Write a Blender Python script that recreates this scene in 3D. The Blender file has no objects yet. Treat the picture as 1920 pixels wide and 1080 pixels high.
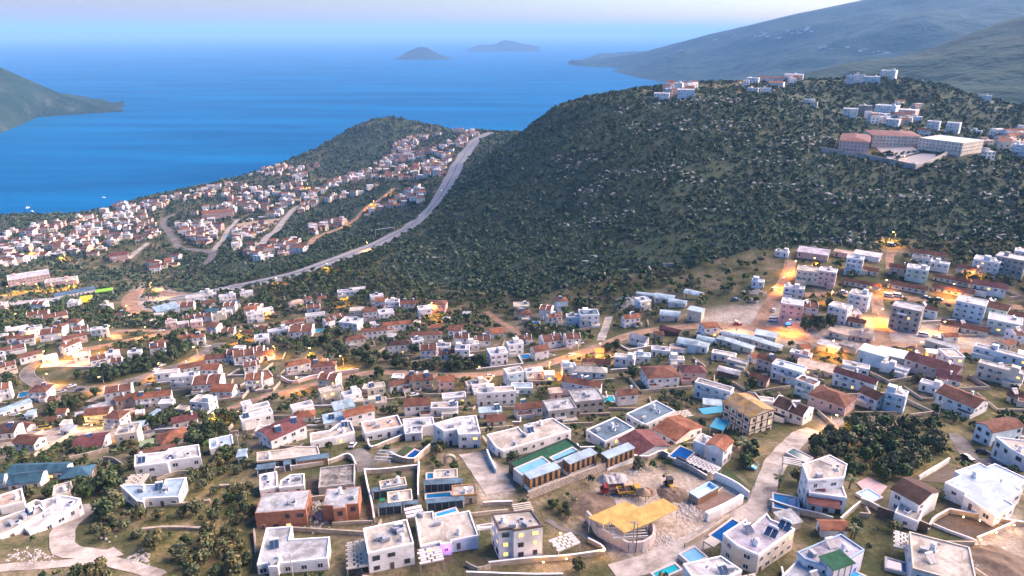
import bpy, math, random
import numpy as np
from mathutils import Vector
rng = random.Random(7)
nrg = np.random.default_rng(7)
R = math.radians
SC = bpy.context.scene
COL = SC.collection

# ------------------------------------------------------------------ camera
H = 350.0                      # metres above the sea
PITCH = R(20.5)
FPX = 1280.0                   # focal length in pixels of the 1920 wide frame
CP, SP = math.cos(PITCH), math.sin(PITCH)
cam_d = bpy.data.cameras.new('camera')
cam_d.sensor_width = 36.0; cam_d.lens = 24.0
cam_d.clip_start = 1.0; cam_d.clip_end = 400000.0
cam = bpy.data.objects.new('camera', cam_d); COL.objects.link(cam)
cam.location = (0, 0, H); cam.rotation_euler = (math.pi/2 - PITCH, 0, 0)
SC.camera = cam

# ------------------------------------------------------------------ sky, sun, exposure
SUN_AZ = R(70)                 # clockwise from straight ahead (the glow sits to the right)
SUN_EL = R(0.2)
w = bpy.data.worlds.new('World'); SC.world = w; w.use_nodes = True
nt = w.node_tree
bg = nt.nodes['Background']
sky = nt.nodes.new('ShaderNodeTexSky'); sky.sky_type = 'NISHITA'; sky.sun_disc = False
sky.sun_elevation = SUN_EL; sky.sun_rotation = SUN_AZ
sky.altitude = 350; sky.air_density = 0.85; sky.dust_density = 0.4; sky.ozone_density = 3.5
tint = nt.nodes.new('ShaderNodeMix'); tint.data_type = 'RGBA'; tint.blend_type = 'MULTIPLY'; tint.inputs['Factor'].default_value = 1.0
tint.inputs['B'].default_value = (1.12, .97, .93, 1)      # the rosy dusk air
nt.links.new(sky.outputs['Color'], tint.inputs['A']); nt.links.new(tint.outputs['Result'], bg.inputs['Color'])
bg.inputs['Strength'].default_value = 0.15
sun_d = bpy.data.lights.new('sun', 'SUN'); sun_d.energy = 1.8; sun_d.angle = R(85); sun_d.color = (1.0, 0.74, 0.62)
sun = bpy.data.objects.new('sun', sun_d); COL.objects.link(sun)
sd = Vector((math.sin(SUN_AZ)*math.cos(R(16)), math.cos(SUN_AZ)*math.cos(R(16)), math.sin(R(16))))
sun.rotation_euler = sd.to_track_quat('Z', 'Y').to_euler()
SC.view_settings.view_transform = 'Standard'; SC.view_settings.look = 'None'
SC.view_settings.exposure = 3.78; SC.view_settings.gamma = 1.0
SC.render.engine = 'CYCLES'
SC.cycles.use_denoising = True
SC.cycles.max_bounces = 5; SC.cycles.diffuse_bounces = 3; SC.cycles.glossy_bounces = 2
SC.cycles.transmission_bounces = 2; SC.cycles.volume_bounces = 0; SC.cycles.transparent_max_bounces = 4
SC.cycles.sample_clamp_indirect = 3.0; SC.cycles.caustics_reflective = False; SC.cycles.caustics_refractive = False

# ------------------------------------------------------------------ pixel <-> world
def ray(u, v):
    xc = (u-960)/FPX; yc = (540-v)/FPX
    return np.array((xc, CP+yc*SP, -SP+yc*CP))          # per unit of camera depth
def wp(u, v, zc):
    d = ray(u, v)*zc
    return (d[0], d[1], H+d[2])
def proj(p):
    x, y, z = p[0], p[1], p[2]-H
    zc = y*CP - z*SP; yy = y*SP + z*CP
    return 960+FPX*x/zc, 540-FPX*yy/zc, zc

# ------------------------------------------------------------------ terrain: a smooth surface through surveyed points
CTRL = [
 (-300,1080,150),(-100,1080,152),(300,1080,158),(700,1080,160),(1000,1060,166),(1400,1080,160),(1900,1080,160),(2150,1080,158),
 (100,950,195),(500,950,190),(900,950,186),(1300,950,188),(1800,950,185),(2100,950,184),
 (-200,880,245),(50,880,232),(400,880,215),(800,880,208),(1150,880,206),(1450,870,210),(1850,870,213),(2100,870,212),
 (50,800,315),(250,790,310),(480,820,245),(700,800,252),(1000,790,258),(1300,780,258),(1550,790,248),(1850,790,247),(2150,790,240),
 (-200,730,375),(50,730,365),(250,720,365),(450,720,345),(650,710,335),(900,710,314),(1200,700,304),(1500,700,298),(1850,700,288),(2150,700,280),
 (50,640,440),(300,640,440),(550,640,420),(800,650,382),(1050,640,365),(1300,640,345),(1550,620,342),(1880,640,330),
 (-200,590,550),(50,590,540),(280,560,610),(480,580,520),(700,580,480),(950,580,440),(1200,560,418),(1450,540,400),(1650,560,378),(1880,555,378),(2150,560,370),
 (50,510,760),(300,500,800),(500,520,630),(560,510,605),(700,520,560),(950,510,500),(1200,510,458),(1450,470,448),(1700,480,428),(1900,470,428),(2150,470,420),
 (640,483,640),(700,460,690),(760,460,655),(800,400,860),(830,370,950),(870,300,1200),(890,268,1390),(925,252,1480),
 (860,380,740),(930,300,850),(1000,420,620),(1200,450,505),(1200,350,590),(1050,280,740),(1050,203,900),(1200,168,905),(1330,174,830),(1420,195,745),
 (1420,300,610),(1500,400,512),(1550,250,690),(1650,300,605),(1560,275,625),(1780,290,605),(1900,400,482),(1750,385,505),(1900,300,600),
 (1660,215,800),(1850,240,770),(1600,168,900),(1700,152,930),(1850,190,960),(1940,215,960),(1500,152,960),(1400,160,930),(1280,160,960),
 (50,460,980),(50,420,1250),(0,409,1350),(200,450,960),(200,395,1360),(300,420,1130),(400,480,800),(450,400,1120),(400,345,1500),(500,450,850),(600,400,1050),
 (600,330,1400),(560,295,1640),(750,300,1500),(800,250,1720),(870,250,1600),(640,255,1800),(740,222,1850),(690,232,1850),(640,440,880),
]
EXTRA = [(-900,1250,-25),(-1300,1300,-60),(-900,1700,-60),(-600,1900,-60),(-500,2150,-60),(-300,2350,-60),(0,2150,-40),(150,1900,20),(-1300,1000,-20),(-1500,700,20),
 (100,2300,-60),(400,1900,-10),(700,1700,40),(250,1250,200),(150,1150,215),(400,1300,180),(800,1400,190),(1300,1300,230),(1400,900,260),(1200,500,260),
 (-300,0,265),(0,0,262),(300,0,265),(-600,100,240),(600,100,258),(-600,300,190),(-900,500,120),(700,300,225),(300,2400,-60),(1200,1800,40),(1600,2300,-20)]
_P = np.array([wp(*c) for c in CTRL] + [tuple(map(float, e)) for e in EXTRA])
_S = 400.0
def _phi(r2):
    return 0.5*r2*np.log(np.maximum(r2, 1e-12))
def _fit():
    X = _P[:, :2]/_S; n = len(X)
    d2 = ((X[:, None]-X[None])**2).sum(-1)
    A = np.zeros((n+3, n+3)); A[:n, :n] = _phi(d2) + np.eye(n)*2e-4
    A[:n, n] = 1; A[:n, n+1:] = X; A[n, :n] = 1; A[n+1:, :n] = X.T
    return X, np.linalg.solve(A, np.concatenate([_P[:, 2], np.zeros(3)]))
_X, _W = _fit()
def ground(x, y):
    """height of the terrain at arrays x, y"""
    x = np.atleast_1d(np.asarray(x, float)); y = np.atleast_1d(np.asarray(y, float))
    out = np.empty(x.shape); fx, fy, fo = x.ravel(), y.ravel(), out.ravel()
    for i in range(0, fx.size, 20000):
        q = np.stack([fx[i:i+20000], fy[i:i+20000]], 1)/_S
        d2 = ((q[:, None]-_X[None])**2).sum(-1)
        n = len(_X)
        fo[i:i+20000] = _phi(d2)@_W[:n] + _W[n] + q@_W[n+1:]
    z = fo.reshape(x.shape)
    dist = np.hypot(x, y)
    z = z + np.clip((dist-350)/400, 0, 1)*(3.0*np.sin(x*.031+1.3*np.sin(y*.017))*np.sin(y*.027+np.sin(x*.019)))*np.clip((z-20)/60, 0, 1)
    return np.maximum(z, -40)
def gz(x, y):
    return float(ground(x, y)[0])
_T = np.geomspace(70, 2700, 110)
def pix(u, v, lift=0.0):
    """the point where the sight line through pixel (u, v) meets the terrain (raised by lift)"""
    d = ray(u, v); T = _T
    for stage in range(2):
        g = (H + d[2]*T) - ground(d[0]*T, d[1]*T) - lift
        k = int(np.argmax(g < 0))
        if g[k] >= 0: k = int(np.argmin(g))
        k = max(k, 1); lo, hi = T[k-1], T[min(k, len(T)-1)]
        if stage == 0: T = np.linspace(lo, hi, 14)
    a, b = g[k-1], g[k]; f = a/(a-b) if a > 0 > b else .5
    t = lo + (hi-lo)*f
    return Vector((d[0]*t, d[1]*t, H+d[2]*t))
def onplane(u, v, z):
    d = ray(u, v); t = (z-H)/d[2]
    return Vector((d[0]*t, d[1]*t, z))

# ------------------------------------------------------------------ materials
MATS = {}
def mat(name, col, rough=.8, var=.0, scale=1.0, spec=.3, metal=0, emit=None, es=0, col2=None, bump=0, bscale=8, lo=.35, hi=.65):
    """principled material whose colour wanders between col and col2 (or a var darker col) with noise in object space"""
    if name in MATS: return MATS[name]
    m = bpy.data.materials.new(name); m.use_nodes = True
    t = m.node_tree; b = t.nodes['Principled BSDF']
    b.inputs['Roughness'].default_value = rough; b.inputs['Specular IOR Level'].default_value = spec
    b.inputs['Metallic'].default_value = metal
    c1 = (*col, 1)
    if var or col2:
        c2 = (*(col2 if col2 else [c*(1-var) for c in col]), 1)
        g = t.nodes.new('ShaderNodeNewGeometry')
        n = t.nodes.new('ShaderNodeTexNoise'); n.inputs['Scale'].default_value = scale; n.inputs['Detail'].default_value = 6
        n.inputs['Roughness'].default_value = .65
        r = t.nodes.new('ShaderNodeValToRGB')
        r.color_ramp.elements[0].position = lo; r.color_ramp.elements[1].position = hi
        r.color_ramp.elements[0].color = c2; r.color_ramp.elements[1].color = c1
        t.links.new(g.outputs['Position'], n.inputs['Vector']); t.links.new(n.outputs['Fac'], r.inputs['Fac'])
        t.links.new(r.outputs['Color'], b.inputs['Base Color'])
    else:
        b.inputs['Base Color'].default_value = c1
    if bump:
        g = t.nodes.new('ShaderNodeNewGeometry')
        n2 = t.nodes.new('ShaderNodeTexNoise'); n2.inputs['Scale'].default_value = bscale; n2.inputs['Detail'].default_value = 4
        bp = t.nodes.new('ShaderNodeBump'); bp.inputs['Strength'].default_value = bump; bp.inputs['Distance'].default_value = .2
        t.links.new(g.outputs['Position'], n2.inputs['Vector']); t.links.new(n2.outputs['Fac'], bp.inputs['Height']); t.links.new(bp.outputs['Normal'], b.inputs['Normal'])
    if emit:
        b.inputs['Emission Color'].default_value = (*emit, 1); b.inputs['Emission Strength'].default_value = es
    MATS[name] = m
    return m

# ------------------------------------------------------------------ objects
def newobj(name, me, parent=None, loc=None):
    o = bpy.data.objects.new(name, me); COL.objects.link(o)
    if parent is not None: o.parent = parent
    if loc is not None: o.location = loc
    return o
def tag(o, label=None, cat=None, group=None, kind=None):
    if label: o['label'] = label
    if cat: o['category'] = cat
    if group: o['group'] = group
    if kind: o['kind'] = kind
    return o
def empty(name, loc, rz=0):
    o = bpy.data.objects.new(name, None); COL.objects.link(o); o.location = loc; o.rotation_euler = (0, 0, rz); o.empty_display_size = .5
    return o
class MB:
    """collects faces for one mesh"""
    def __init__(s): s.v = []; s.f = []; s.m = []
    def face(s, pts, m=0):
        i = len(s.v); s.v += [tuple(p) for p in pts]; s.f.append(tuple(range(i, i+len(pts)))); s.m.append(m)
    def box(s, x0, y0, z0, x1, y1, z1, m=0, bottom=False):
        i = len(s.v)
        s.v += [(x0,y0,z0),(x1,y0,z0),(x1,y1,z0),(x0,y1,z0),(x0,y0,z1),(x1,y0,z1),(x1,y1,z1),(x0,y1,z1)]
        F = [(4,5,6,7),(0,1,5,4),(1,2,6,5),(2,3,7,6),(3,0,4,7)] + [(3,2,1,0)]*bottom
        for f in F: s.f.append(tuple(i+k for k in f)); s.m.append(m)
    def prism(s, poly, z0, z1, m=0, top=True, mtop=None, bottom=False):
        n = len(poly); i = len(s.v)
        s.v += [(p[0], p[1], z0) for p in poly] + [(p[0], p[1], z1) for p in poly]
        for k in range(n):
            j = (k+1) % n; s.f.append((i+k, i+j, i+n+j, i+n+k)); s.m.append(m)
        if top: s.f.append(tuple(i+n+k for k in range(n))); s.m.append(m if mtop is None else mtop)
        if bottom: s.f.append(tuple(i+k for k in range(n))[::-1]); s.m.append(m)
    def bar(s, a, b, r, m=0, r2=None, n=6):
        a = Vector(a); b = Vector(b); d = (b-a).normalized()
        t = Vector((0, 0, 1)) if abs(d.z) < .9 else Vector((1, 0, 0))
        x = d.cross(t).normalized(); y = d.cross(x); r2 = r if r2 is None else r2
        i = len(s.v)
        for c, q in ((a, r), (b, r2)):
            for k in range(n):
                an = 2*math.pi*k/n; s.v.append(tuple(c + x*math.cos(an)*q + y*math.sin(an)*q))
        for k in range(n):
            j = (k+1) % n; s.f.append((i+k, i+j, i+n+j, i+n+k)); s.m.append(m)
        s.f.append(tuple(i+n+k for k in range(n))); s.m.append(m); s.f.append(tuple(i+k for k in range(n))[::-1]); s.m.append(m)
    def mesh(s, name, mats, smooth=False):
        me = bpy.data.meshes.new(name); me.from_pydata(s.v, [], s.f)
        for m in (mats if isinstance(mats, (list, tuple)) else [mats]): me.materials.append(m)
        me.polygons.foreach_set('material_index', s.m)
        if smooth: me.polygons.foreach_set('use_smooth', [True]*len(s.f))
        me.update(); return me
    def build(s, name, mats, parent=None, loc=None, smooth=False):
        return newobj(name, s.mesh(name, mats, smooth), parent, loc)
def npmesh(name, V, F, mats, mi=None, smooth=False):
    """fast mesh from numpy vertices (n,3) and quads or tris (m,k)"""
    me = bpy.data.meshes.new(name); V = np.asarray(V, np.float32); F = np.asarray(F, np.int32)
    me.vertices.add(len(V)); me.vertices.foreach_set('co', V.ravel())
    k = F.shape[1]; me.loops.add(F.size); me.loops.foreach_set('vertex_index', F.ravel())
    me.polygons.add(len(F)); me.polygons.foreach_set('loop_start', np.arange(0, F.size, k, dtype=np.int32))
    me.polygons.foreach_set('loop_total', np.full(len(F), k, np.int32))
    for m in (mats if isinstance(mats, (list, tuple)) else [mats]): me.materials.append(m)
    if mi is not None: me.polygons.foreach_set('material_index', np.asarray(mi, np.int32))
    if smooth: me.polygons.foreach_set('use_smooth', np.ones(len(F), bool))
    me.update(calc_edges=True); me.validate(); return me
def inpoly(u, v, poly):
    """even-odd test on arrays"""
    u = np.asarray(u); v = np.asarray(v); c = np.zeros(u.shape, bool); n = len(poly)
    for i in range(n):
        x1, y1 = poly[i]; x2, y2 = poly[(i+1) % n]
        if y1 == y2: continue
        k = ((y1 > v) != (y2 > v)) & (u < (x2-x1)*(v-y1)/(y2-y1)+x1); c ^= k
    return c
# ------------------------------------------------------------------ the ground sheet
# areas given as outlines on the ground (found from the survey sight lines)
def gpoly(pts): return [tuple(pix(u, v)[:2]) for u, v in pts]
SCRUB = [gpoly([(700,500),(760,462),(830,410),(880,330),(905,275),(960,240),(1050,206),(1200,172),(1320,176),(1440,190),(1560,260),(1600,300),(1700,312),(1800,300),(1918,330),(1918,455),(1700,450),(1560,465),(1400,470),(1300,500),(1150,515),(1000,560),(860,545),(760,530)])]
SCRUB += [gpoly([(1440,192),(1500,152),(1700,150),(1918,205),(1918,330),(1800,300),(1720,235),(1560,258)]), gpoly([(600,292),(640,256),(740,222),(860,246),(835,262),(750,268),(720,300),(640,332),(605,335)]), gpoly([(0,440),(0,411),(200,397),(400,348),(560,298),(600,284),(540,300),(420,340),(230,376),(100,408)]),
 gpoly([(470,470),(560,400),(700,345),(760,345),(800,352),(815,372),(770,415),(690,455),(560,505),(480,520),(330,500),(340,480)])]
FIELD = [gpoly([(260,985),(380,880),(480,900),(480,1079),(280,1079)]), gpoly([(1520,800),(1800,800),(1780,900),(1600,900)]), gpoly([(1740,720),(1918,730),(1918,800),(1760,790)])]
DIRT = [gpoly([(1110,905),(1200,880),(1300,880),(1390,900),(1400,960),(1330,1010),(1290,1060),(1150,1050),(1120,960)]),
        gpoly([(1340,580),(1500,560),(1500,640),(1380,640),(1300,600)]), gpoly([(1440,600),(1900,600),(1900,660),(1440,650)]),
        gpoly([(0,790),(200,800),(330,790),(330,815),(150,825),(0,850)]), gpoly([(1820,960),(1918,960),(1918,1079),(1800,1079)]),
        gpoly([(890,860),(960,880),(960,930),(900,950)]),
        gpoly([(1540,780),(1700,790),(1700,830),(1540,820)]), gpoly([(250,530),(340,540),(350,590),(240,590)])]
def make_ground():
    rr = np.concatenate([np.arange(20, 300, 3.0), np.arange(300, 700, 4.0), np.arange(700, 1300, 8.0), np.arange(1300, 2700, 14.0)])
    ph = np.radians(np.linspace(-62, 62, 460))
    RR, PH = np.meshgrid(rr, ph, indexing='ij')
    X = RR*np.sin(PH); Y = RR*np.cos(PH); Z = ground(X, Y)
    n, k = X.shape
    V = np.stack([X, Y, Z], -1).reshape(-1, 3)
    i = np.arange(n*k).reshape(n, k)
    F = np.stack([i[:-1, :-1], i[:-1, 1:], i[1:, 1:], i[1:, :-1]], -1).reshape(-1, 4)[:, ::-1]
    keep = ~(np.all(V[F][:, :, 2] < -15, axis=1))
    me = npmesh('ground', V, F[keep], ground_mat(), smooth=True)
    x, y = V[:, 0], V[:, 1]
    for nm, polys in (('scrub', SCRUB), ('field', FIELD), ('dirt', DIRT)):
        a = me.attributes.new(nm, 'FLOAT', 'POINT'); val = np.zeros(len(V), np.float32)
        for p in polys: val = np.maximum(val, inpoly(x, y, p).astype(np.float32))
        g = val.reshape(n, k)
        for _ in range(3):
            g = (g + np.roll(g, 1, 0) + np.roll(g, -1, 0) + np.roll(g, 1, 1) + np.roll(g, -1, 1))/5
        a.data.foreach_set('value', g.ravel())
    return tag(newobj('ground', me), kind='structure')
def ground_mat():
    m = bpy.data.materials.new('ground'); m.use_nodes = True; t = m.node_tree; N = t.nodes; L = t.links
    b = N['Principled BSDF']; b.inputs['Roughness'].default_value = .95; b.inputs['Specular IOR Level'].default_value = .1
    g = N.new('ShaderNodeNewGeometry')
    def noise(s, d=6, r=.6):
        n = N.new('ShaderNodeTexNoise'); n.inputs['Scale'].default_value = s; n.inputs['Detail'].default_value = d; n.inputs['Roughness'].default_value = r
        L.new(g.outputs['Position'], n.inputs['Vector']); return n.outputs['Fac']
    def ramp(f, stops):
        r = N.new('ShaderNodeValToRGB'); e = r.color_ramp.elements
        while len(e) < len(stops): e.new(.5)
        for el, (p, c) in zip(e, stops): el.position = p; el.color = (*c, 1)
        L.new(f, r.inputs['Fac']); return r.outputs['Color']
    def mix(f, a, c):
        x = N.new('ShaderNodeMix'); x.data_type = 'RGBA'; L.new(f, x.inputs['Factor']); L.new(a, x.inputs['A']); L.new(c, x.inputs['B']); return x.outputs['Result']
    def attr(nm):
        a = N.new('ShaderNodeAttribute'); a.attribute_name = nm; return a.outputs['Fac']
    base = ramp(noise(.045, 8, .7), [(.32, (.045,.060,.026)), (.46, (.085,.088,.040)), (.57, (.165,.140,.085)), (.70, (.32,.26,.185))])
    fine = ramp(noise(.9, 5), [(.3, (.55,.55,.55)), (.7, (1.25,1.25,1.25))])
    scrub = ramp(noise(.05, 9, .75), [(.34, (.032,.058,.034)), (.50, (.046,.068,.040)), (.66, (.070,.078,.052)), (.78, (.22,.22,.20))])
    field = ramp(noise(.12, 8, .7), [(.34, (.055,.070,.026)), (.48, (.12,.115,.045)), (.60, (.23,.185,.09)), (.75, (.32,.26,.15))])
    dirt = ramp(noise(.10, 8, .7), [(.3, (.24,.19,.145)), (.5, (.38,.325,.265)), (.7, (.50,.455,.41))])
    c = mix(attr('scrub'), base, scrub); c = mix(attr('field'), c, field); c = mix(attr('dirt'), c, dirt)
    mu = N.new('ShaderNodeMix'); mu.data_type = 'RGBA'; mu.blend_type = 'MULTIPLY'; mu.inputs['Factor'].default_value = .8
    L.new(c, mu.inputs['A']); L.new(fine, mu.inputs['B']); L.new(mu.outputs['Result'], b.inputs['Base Color'])
    bp = N.new('ShaderNodeBump'); bp.inputs['Strength'].default_value = .8; bp.inputs['Distance'].default_value = .6
    L.new(noise(.7, 6), bp.inputs['Height']); L.new(bp.outputs['Normal'], b.inputs['Normal'])
    return m
make_ground()

# ------------------------------------------------------------------ the sea
def sea_mat():
    m = bpy.data.materials.new('sea'); m.use_nodes = True; t = m.node_tree; N = t.nodes; L = t.links
    b = N['Principled BSDF']; b.inputs['Roughness'].default_value = .28; b.inputs['IOR'].default_value = 1.33; b.inputs['Specular IOR Level'].default_value = 0.0
    g = N.new('ShaderNodeNewGeometry')
    mp = N.new('ShaderNodeMapping'); mp.inputs['Scale'].default_value = (.22, 1.3, 1); L.new(g.outputs['Position'], mp.inputs['Vector'])
    n = N.new('ShaderNodeTexNoise'); n.inputs['Scale'].default_value = .0035; n.inputs['Detail'].default_value = 8; n.inputs['Roughness'].default_value = .6
    L.new(mp.outputs['Vector'], n.inputs['Vector'])
    r = N.new('ShaderNodeValToRGB'); r.color_ramp.elements[0].position = .38; r.color_ramp.elements[1].position = .66
    r.color_ramp.elements[0].color = (.000,.070,.175,1); r.color_ramp.elements[1].color = (.000,.130,.295,1)
    L.new(n.outputs['Fac'], r.inputs['Fac']); L.new(r.outputs['Color'], b.inputs['Base Color'])
    n2 = N.new('ShaderNodeTexNoise'); n2.inputs['Scale'].default_value = .06; n2.inputs['Detail'].default_value = 6
    L.new(mp.outputs['Vector'], n2.inputs['Vector'])
    bp = N.new('ShaderNodeBump'); bp.inputs['Strength'].default_value = .5; bp.inputs['Distance'].default_value = 3
    L.new(n2.outputs['Fac'], bp.inputs['Height']); L.new(bp.outputs['Normal'], b.inputs['Normal'])
    gl = N.new('ShaderNodeBsdfGlossy'); gl.inputs['Color'].default_value = (.14,.58,1,1); gl.inputs['Roughness'].default_value = .32; L.new(bp.outputs['Normal'], gl.inputs['Normal'])
    mx = N.new('ShaderNodeMixShader'); mx.inputs['Fac'].default_value = .12; L.new(b.outputs['BSDF'], mx.inputs[1]); L.new(gl.outputs['BSDF'], mx.inputs[2]); L.new(mx.outputs['Shader'], N['Material Output'].inputs['Surface'])
    return m
S = 150000.0
mb = MB(); mb.face([(-S,-2000,0),(S,-2000,0),(S,S,0),(-S,S,0)])
tag(mb.build('sea', sea_mat()), kind='structure')

# ------------------------------------------------------------------ far land: ridges lofted down to their shores
def fbm(x, y, seed=0, oct=5):
    o = np.zeros_like(x); a = 1.0; f = 1.0
    rs = np.random.default_rng(seed)
    for _ in range(oct):
        p = rs.uniform(0, 6.28, 4)
        o += a*np.sin(f*x+p[0]+1.7*np.sin(.7*f*y+p[1]))*np.sin(f*y+p[2]+1.7*np.sin(.6*f*x+p[3])); a *= .52; f *= 2.03
    return o
def ridge(name, crest, front, back, m, rough, seed, n=220, k=60, curve=1.25):
    """crest, front and back are 3-d polylines of equal length; the land is a sheet from shore over crest to the far foot"""
    def sample(P, n):
        P = np.array(P, float); t = np.linspace(0, len(P)-1, n); i = np.minimum(t.astype(int), len(P)-2); f = (t-i)[:, None]
        return P[i]*(1-f)+P[i+1]*f
    C, F, B = sample(crest, n), sample(front, n), sample(back, n)
    rows = []
    for s in np.linspace(0, 1, k):
        h = s**curve
        q = F*(1-s)+C*s; q[:, 2] = F[:, 2]*(1-h)+C[:, 2]*h; rows.append((q, s))
    for s in np.linspace(.05, 1, k//2):
        q = C*(1-s)+B*s; rows.append((q, 1-s))
    V = []
    for q, s in rows:
        nz = fbm(q[:, 0]/rough[0], q[:, 1]/rough[0], seed)
        q = q.copy(); q[:, 2] += nz*rough[1]*math.sin(math.pi*min(s, .999)**.8) + nz*rough[1]*.12*(s > .9); V.append(q)
    V = np.stack(V); a, b_ = V.shape[:2]
    i = np.arange(a*b_).reshape(a, b_)
    Fc = np.stack([i[:-1, :-1], i[:-1, 1:], i[1:, 1:], i[1:, :-1]], -1).reshape(-1, 4)
    o = newobj(name, npmesh(name, V.reshape(-1, 3), Fc, m, smooth=True)); tag(o, kind='structure'); return o
def land_mat(name, a, b_, c_, sc):
    m = bpy.data.materials.new(name); m.use_nodes = True; t = m.node_tree; N = t.nodes; L = t.links
    b = N['Principled BSDF']; b.inputs['Roughness'].default_value = .95; b.inputs['Specular IOR Level'].default_value = .1
    g = N.new('ShaderNodeNewGeometry')
    n = N.new('ShaderNodeTexNoise'); n.inputs['Scale'].default_value = sc; n.inputs['Detail'].default_value = 10; n.inputs['Roughness'].default_value = .75
    L.new(g.outputs['Position'], n.inputs['Vector'])
    r = N.new('ShaderNodeValToRGB'); e = r.color_ramp.elements; e.new(.6)
    for el, (p, c) in zip(e, ((.40, a), (.55, b_), (.70, c_))): el.position = p; el.color = (*c, 1)
    L.new(n.outputs['Fac'], r.inputs['Fac']); L.new(r.outputs['Color'], b.inputs['Base Color'])
    bp = N.new('ShaderNodeBump'); bp.inputs['Strength'].default_value = 1; bp.inputs['Distance'].default_value = 12
    n2 = N.new('ShaderNodeTexNoise'); n2.inputs['Scale'].default_value = sc*6; n2.inputs['Detail'].default_value = 8; L.new(g.outputs['Position'], n2.inputs['Vector'])
    L.new(n2.outputs['Fac'], bp.inputs['Height']); L.new(bp.outputs['Normal'], b.inputs['Normal'])
    return m
LM = land_mat('maquis', (.005,.030,.018), (.010,.044,.026), (.034,.058,.042), .006)
LM2 = land_mat('rocky_maquis', (.010,.030,.020), (.020,.042,.030), (.075,.080,.065), .009)
def sl(u, v):                       # a shore point: where the sight line meets the water
    p = onplane(u, v, -3.0); return (p.x, p.y, -3.0)
def off(P, dx, dy, z=-4): return [(p[0]+dx, p[1]+dy, z) for p in P]
# far mountain across the bay
cr = [wp(1066,119,8400), wp(1200,99,7400), wp(1330,63,6600), wp(1420,44,6300), wp(1500,26,6000), wp(1620,0,5700), wp(1800,-45,5400), wp(2100,-70,5200), wp(2500,-60,5000)]
fr = [sl(1066,121), sl(1130,131), sl(1190,145), sl(1240,156), sl(1290,166), sl(1350,180), sl(1500,200), sl(1800,220), sl(2300,240)]
ridge('far_mountain', cr, fr, off(cr, 900, 3500), LM, (520., 60.), 3, n=300, k=90, curve=1.1)
# nearer mountain on the right
cr = [wp(1440,172,2150), wp(1535,130,2300), wp(1600,116,2350), wp(1680,106,2400), wp(1760,86,2450), wp(1830,60,2450), wp(1920,30,2450), wp(2060,-30,2450), wp(2300,-60,2400), wp(2600,-60,2300)]
fr = [wp(1440,190,1900), wp(1535,152,1900), wp(1600,160,1750), wp(1680,185,1600), wp(1760,215,1500), wp(1830,230,1450), wp(1920,245,1400), wp(2060,250,1350), wp(2300,255,1300), wp(2600,260,1250)]
ridge('green_mountain', cr, fr, off(cr, 300, 1500, 60), LM, (230., 22.), 5, n=240, k=80, curve=.95)
# headland on the left
cr = [wp(-500,60,3000), wp(-250,85,3000), wp(-100,103,3050), wp(0,126,3080), wp(60,152,3130), wp(120,178,3180), wp(170,195,3220), wp(215,206,3250), wp(236,209,3260)]
fr = [sl(-500,300), sl(-250,275), sl(-60,262), sl(0,252), sl(40,236), sl(70,221), sl(130,217), sl(190,213), sl(238,211)]
ridge('headland', cr, fr, [(p[0]*1.25, p[1]*1.25, -6) for p in cr], LM2, (170., 16.), 9, n=220, k=60, curve=.9)
# a hamlet high on the far mountain
def hamlet():
    o = bpy.data.objects['far_mountain']; n = len(o.data.vertices); V = np.empty(n*3, np.float32); o.data.vertices.foreach_get('co', V); V = V.reshape(-1, 3)
    zc = V[:, 1]*CP-(V[:, 2]-H)*SP; u = 960+FPX*V[:, 0]/zc; v = 540-FPX*(V[:, 1]*SP+(V[:, 2]-H)*CP)/zc; mb = MB()
    for a, b, k, su, sv in ((1335,74,4,6,1.5),(1440,66,12,30,4),(1490,60,12,16,4),(1620,98,8,20,3),(1275,92,2,3,1),(1560,90,4,12,2)):
        for _ in range(k):
            i = int(np.argmin((u-a-rng.gauss(0, su))**2+(v-b-rng.gauss(0, sv))**2+np.where(zc > 6500, 1e6, 0))); x, y, z = map(float, V[i]); w, h = rng.uniform(8, 16), rng.uniform(6, 10); mb.box(x-w, y-9, z-8, x+w, y+9, z+h, rng.choice((0, 0, 1)))
    tag(mb.build('mountain_hamlet', [mat('hamlet_white', (.6,.6,.6)), mat('hamlet_tan', (.45,.36,.28))]), 'scattered pale houses high on the far hazy mountain', 'houses', kind='stuff')
hamlet()
# islands
def island(name, prof, vb, dz, seed):
    zb = (H)/(SP-CP*(540-vb)/FPX)
    cr = [wp(u, v, zb) for u, v in prof]; fr = [sl(u, vb) for u, v in prof]
    ridge(name, cr, off(fr, 0, -dz*.6), off(cr, 0, dz), LM2, (240., 10.), seed, n=120, k=30, curve=.8)
island('island', [(738,112),(752,104),(768,95),(785,88),(800,89),(815,97),(832,105),(845,108)], 111, 420, 11)
island('islet', [(868,97),(885,88),(900,83),(915,84),(928,83),(945,75),(962,77),(980,82),(1000,85),(1012,87)], 96, 600, 12)

# ------------------------------------------------------------------ haze
def haze():
    mb = MB(); q = S+500
    mb.box(-q, -2500, -45, q, q, 760, bottom=True)
    m = bpy.data.materials.new('haze'); m.use_nodes = True; t = m.node_tree
    t.nodes.remove(t.nodes['Principled BSDF'])
    v = t.nodes.new('ShaderNodeVolumePrincipled')
    v.inputs['Color'].default_value = (.25, .54, 1.0, 1); v.inputs['Density'].default_value = HAZE
    t.links.new(v.outputs['Volume'], t.nodes['Material Output'].inputs['Volume'])
    return tag(mb.build('haze', m), kind='stuff')
HAZE = 6.5e-5
haze()
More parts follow.
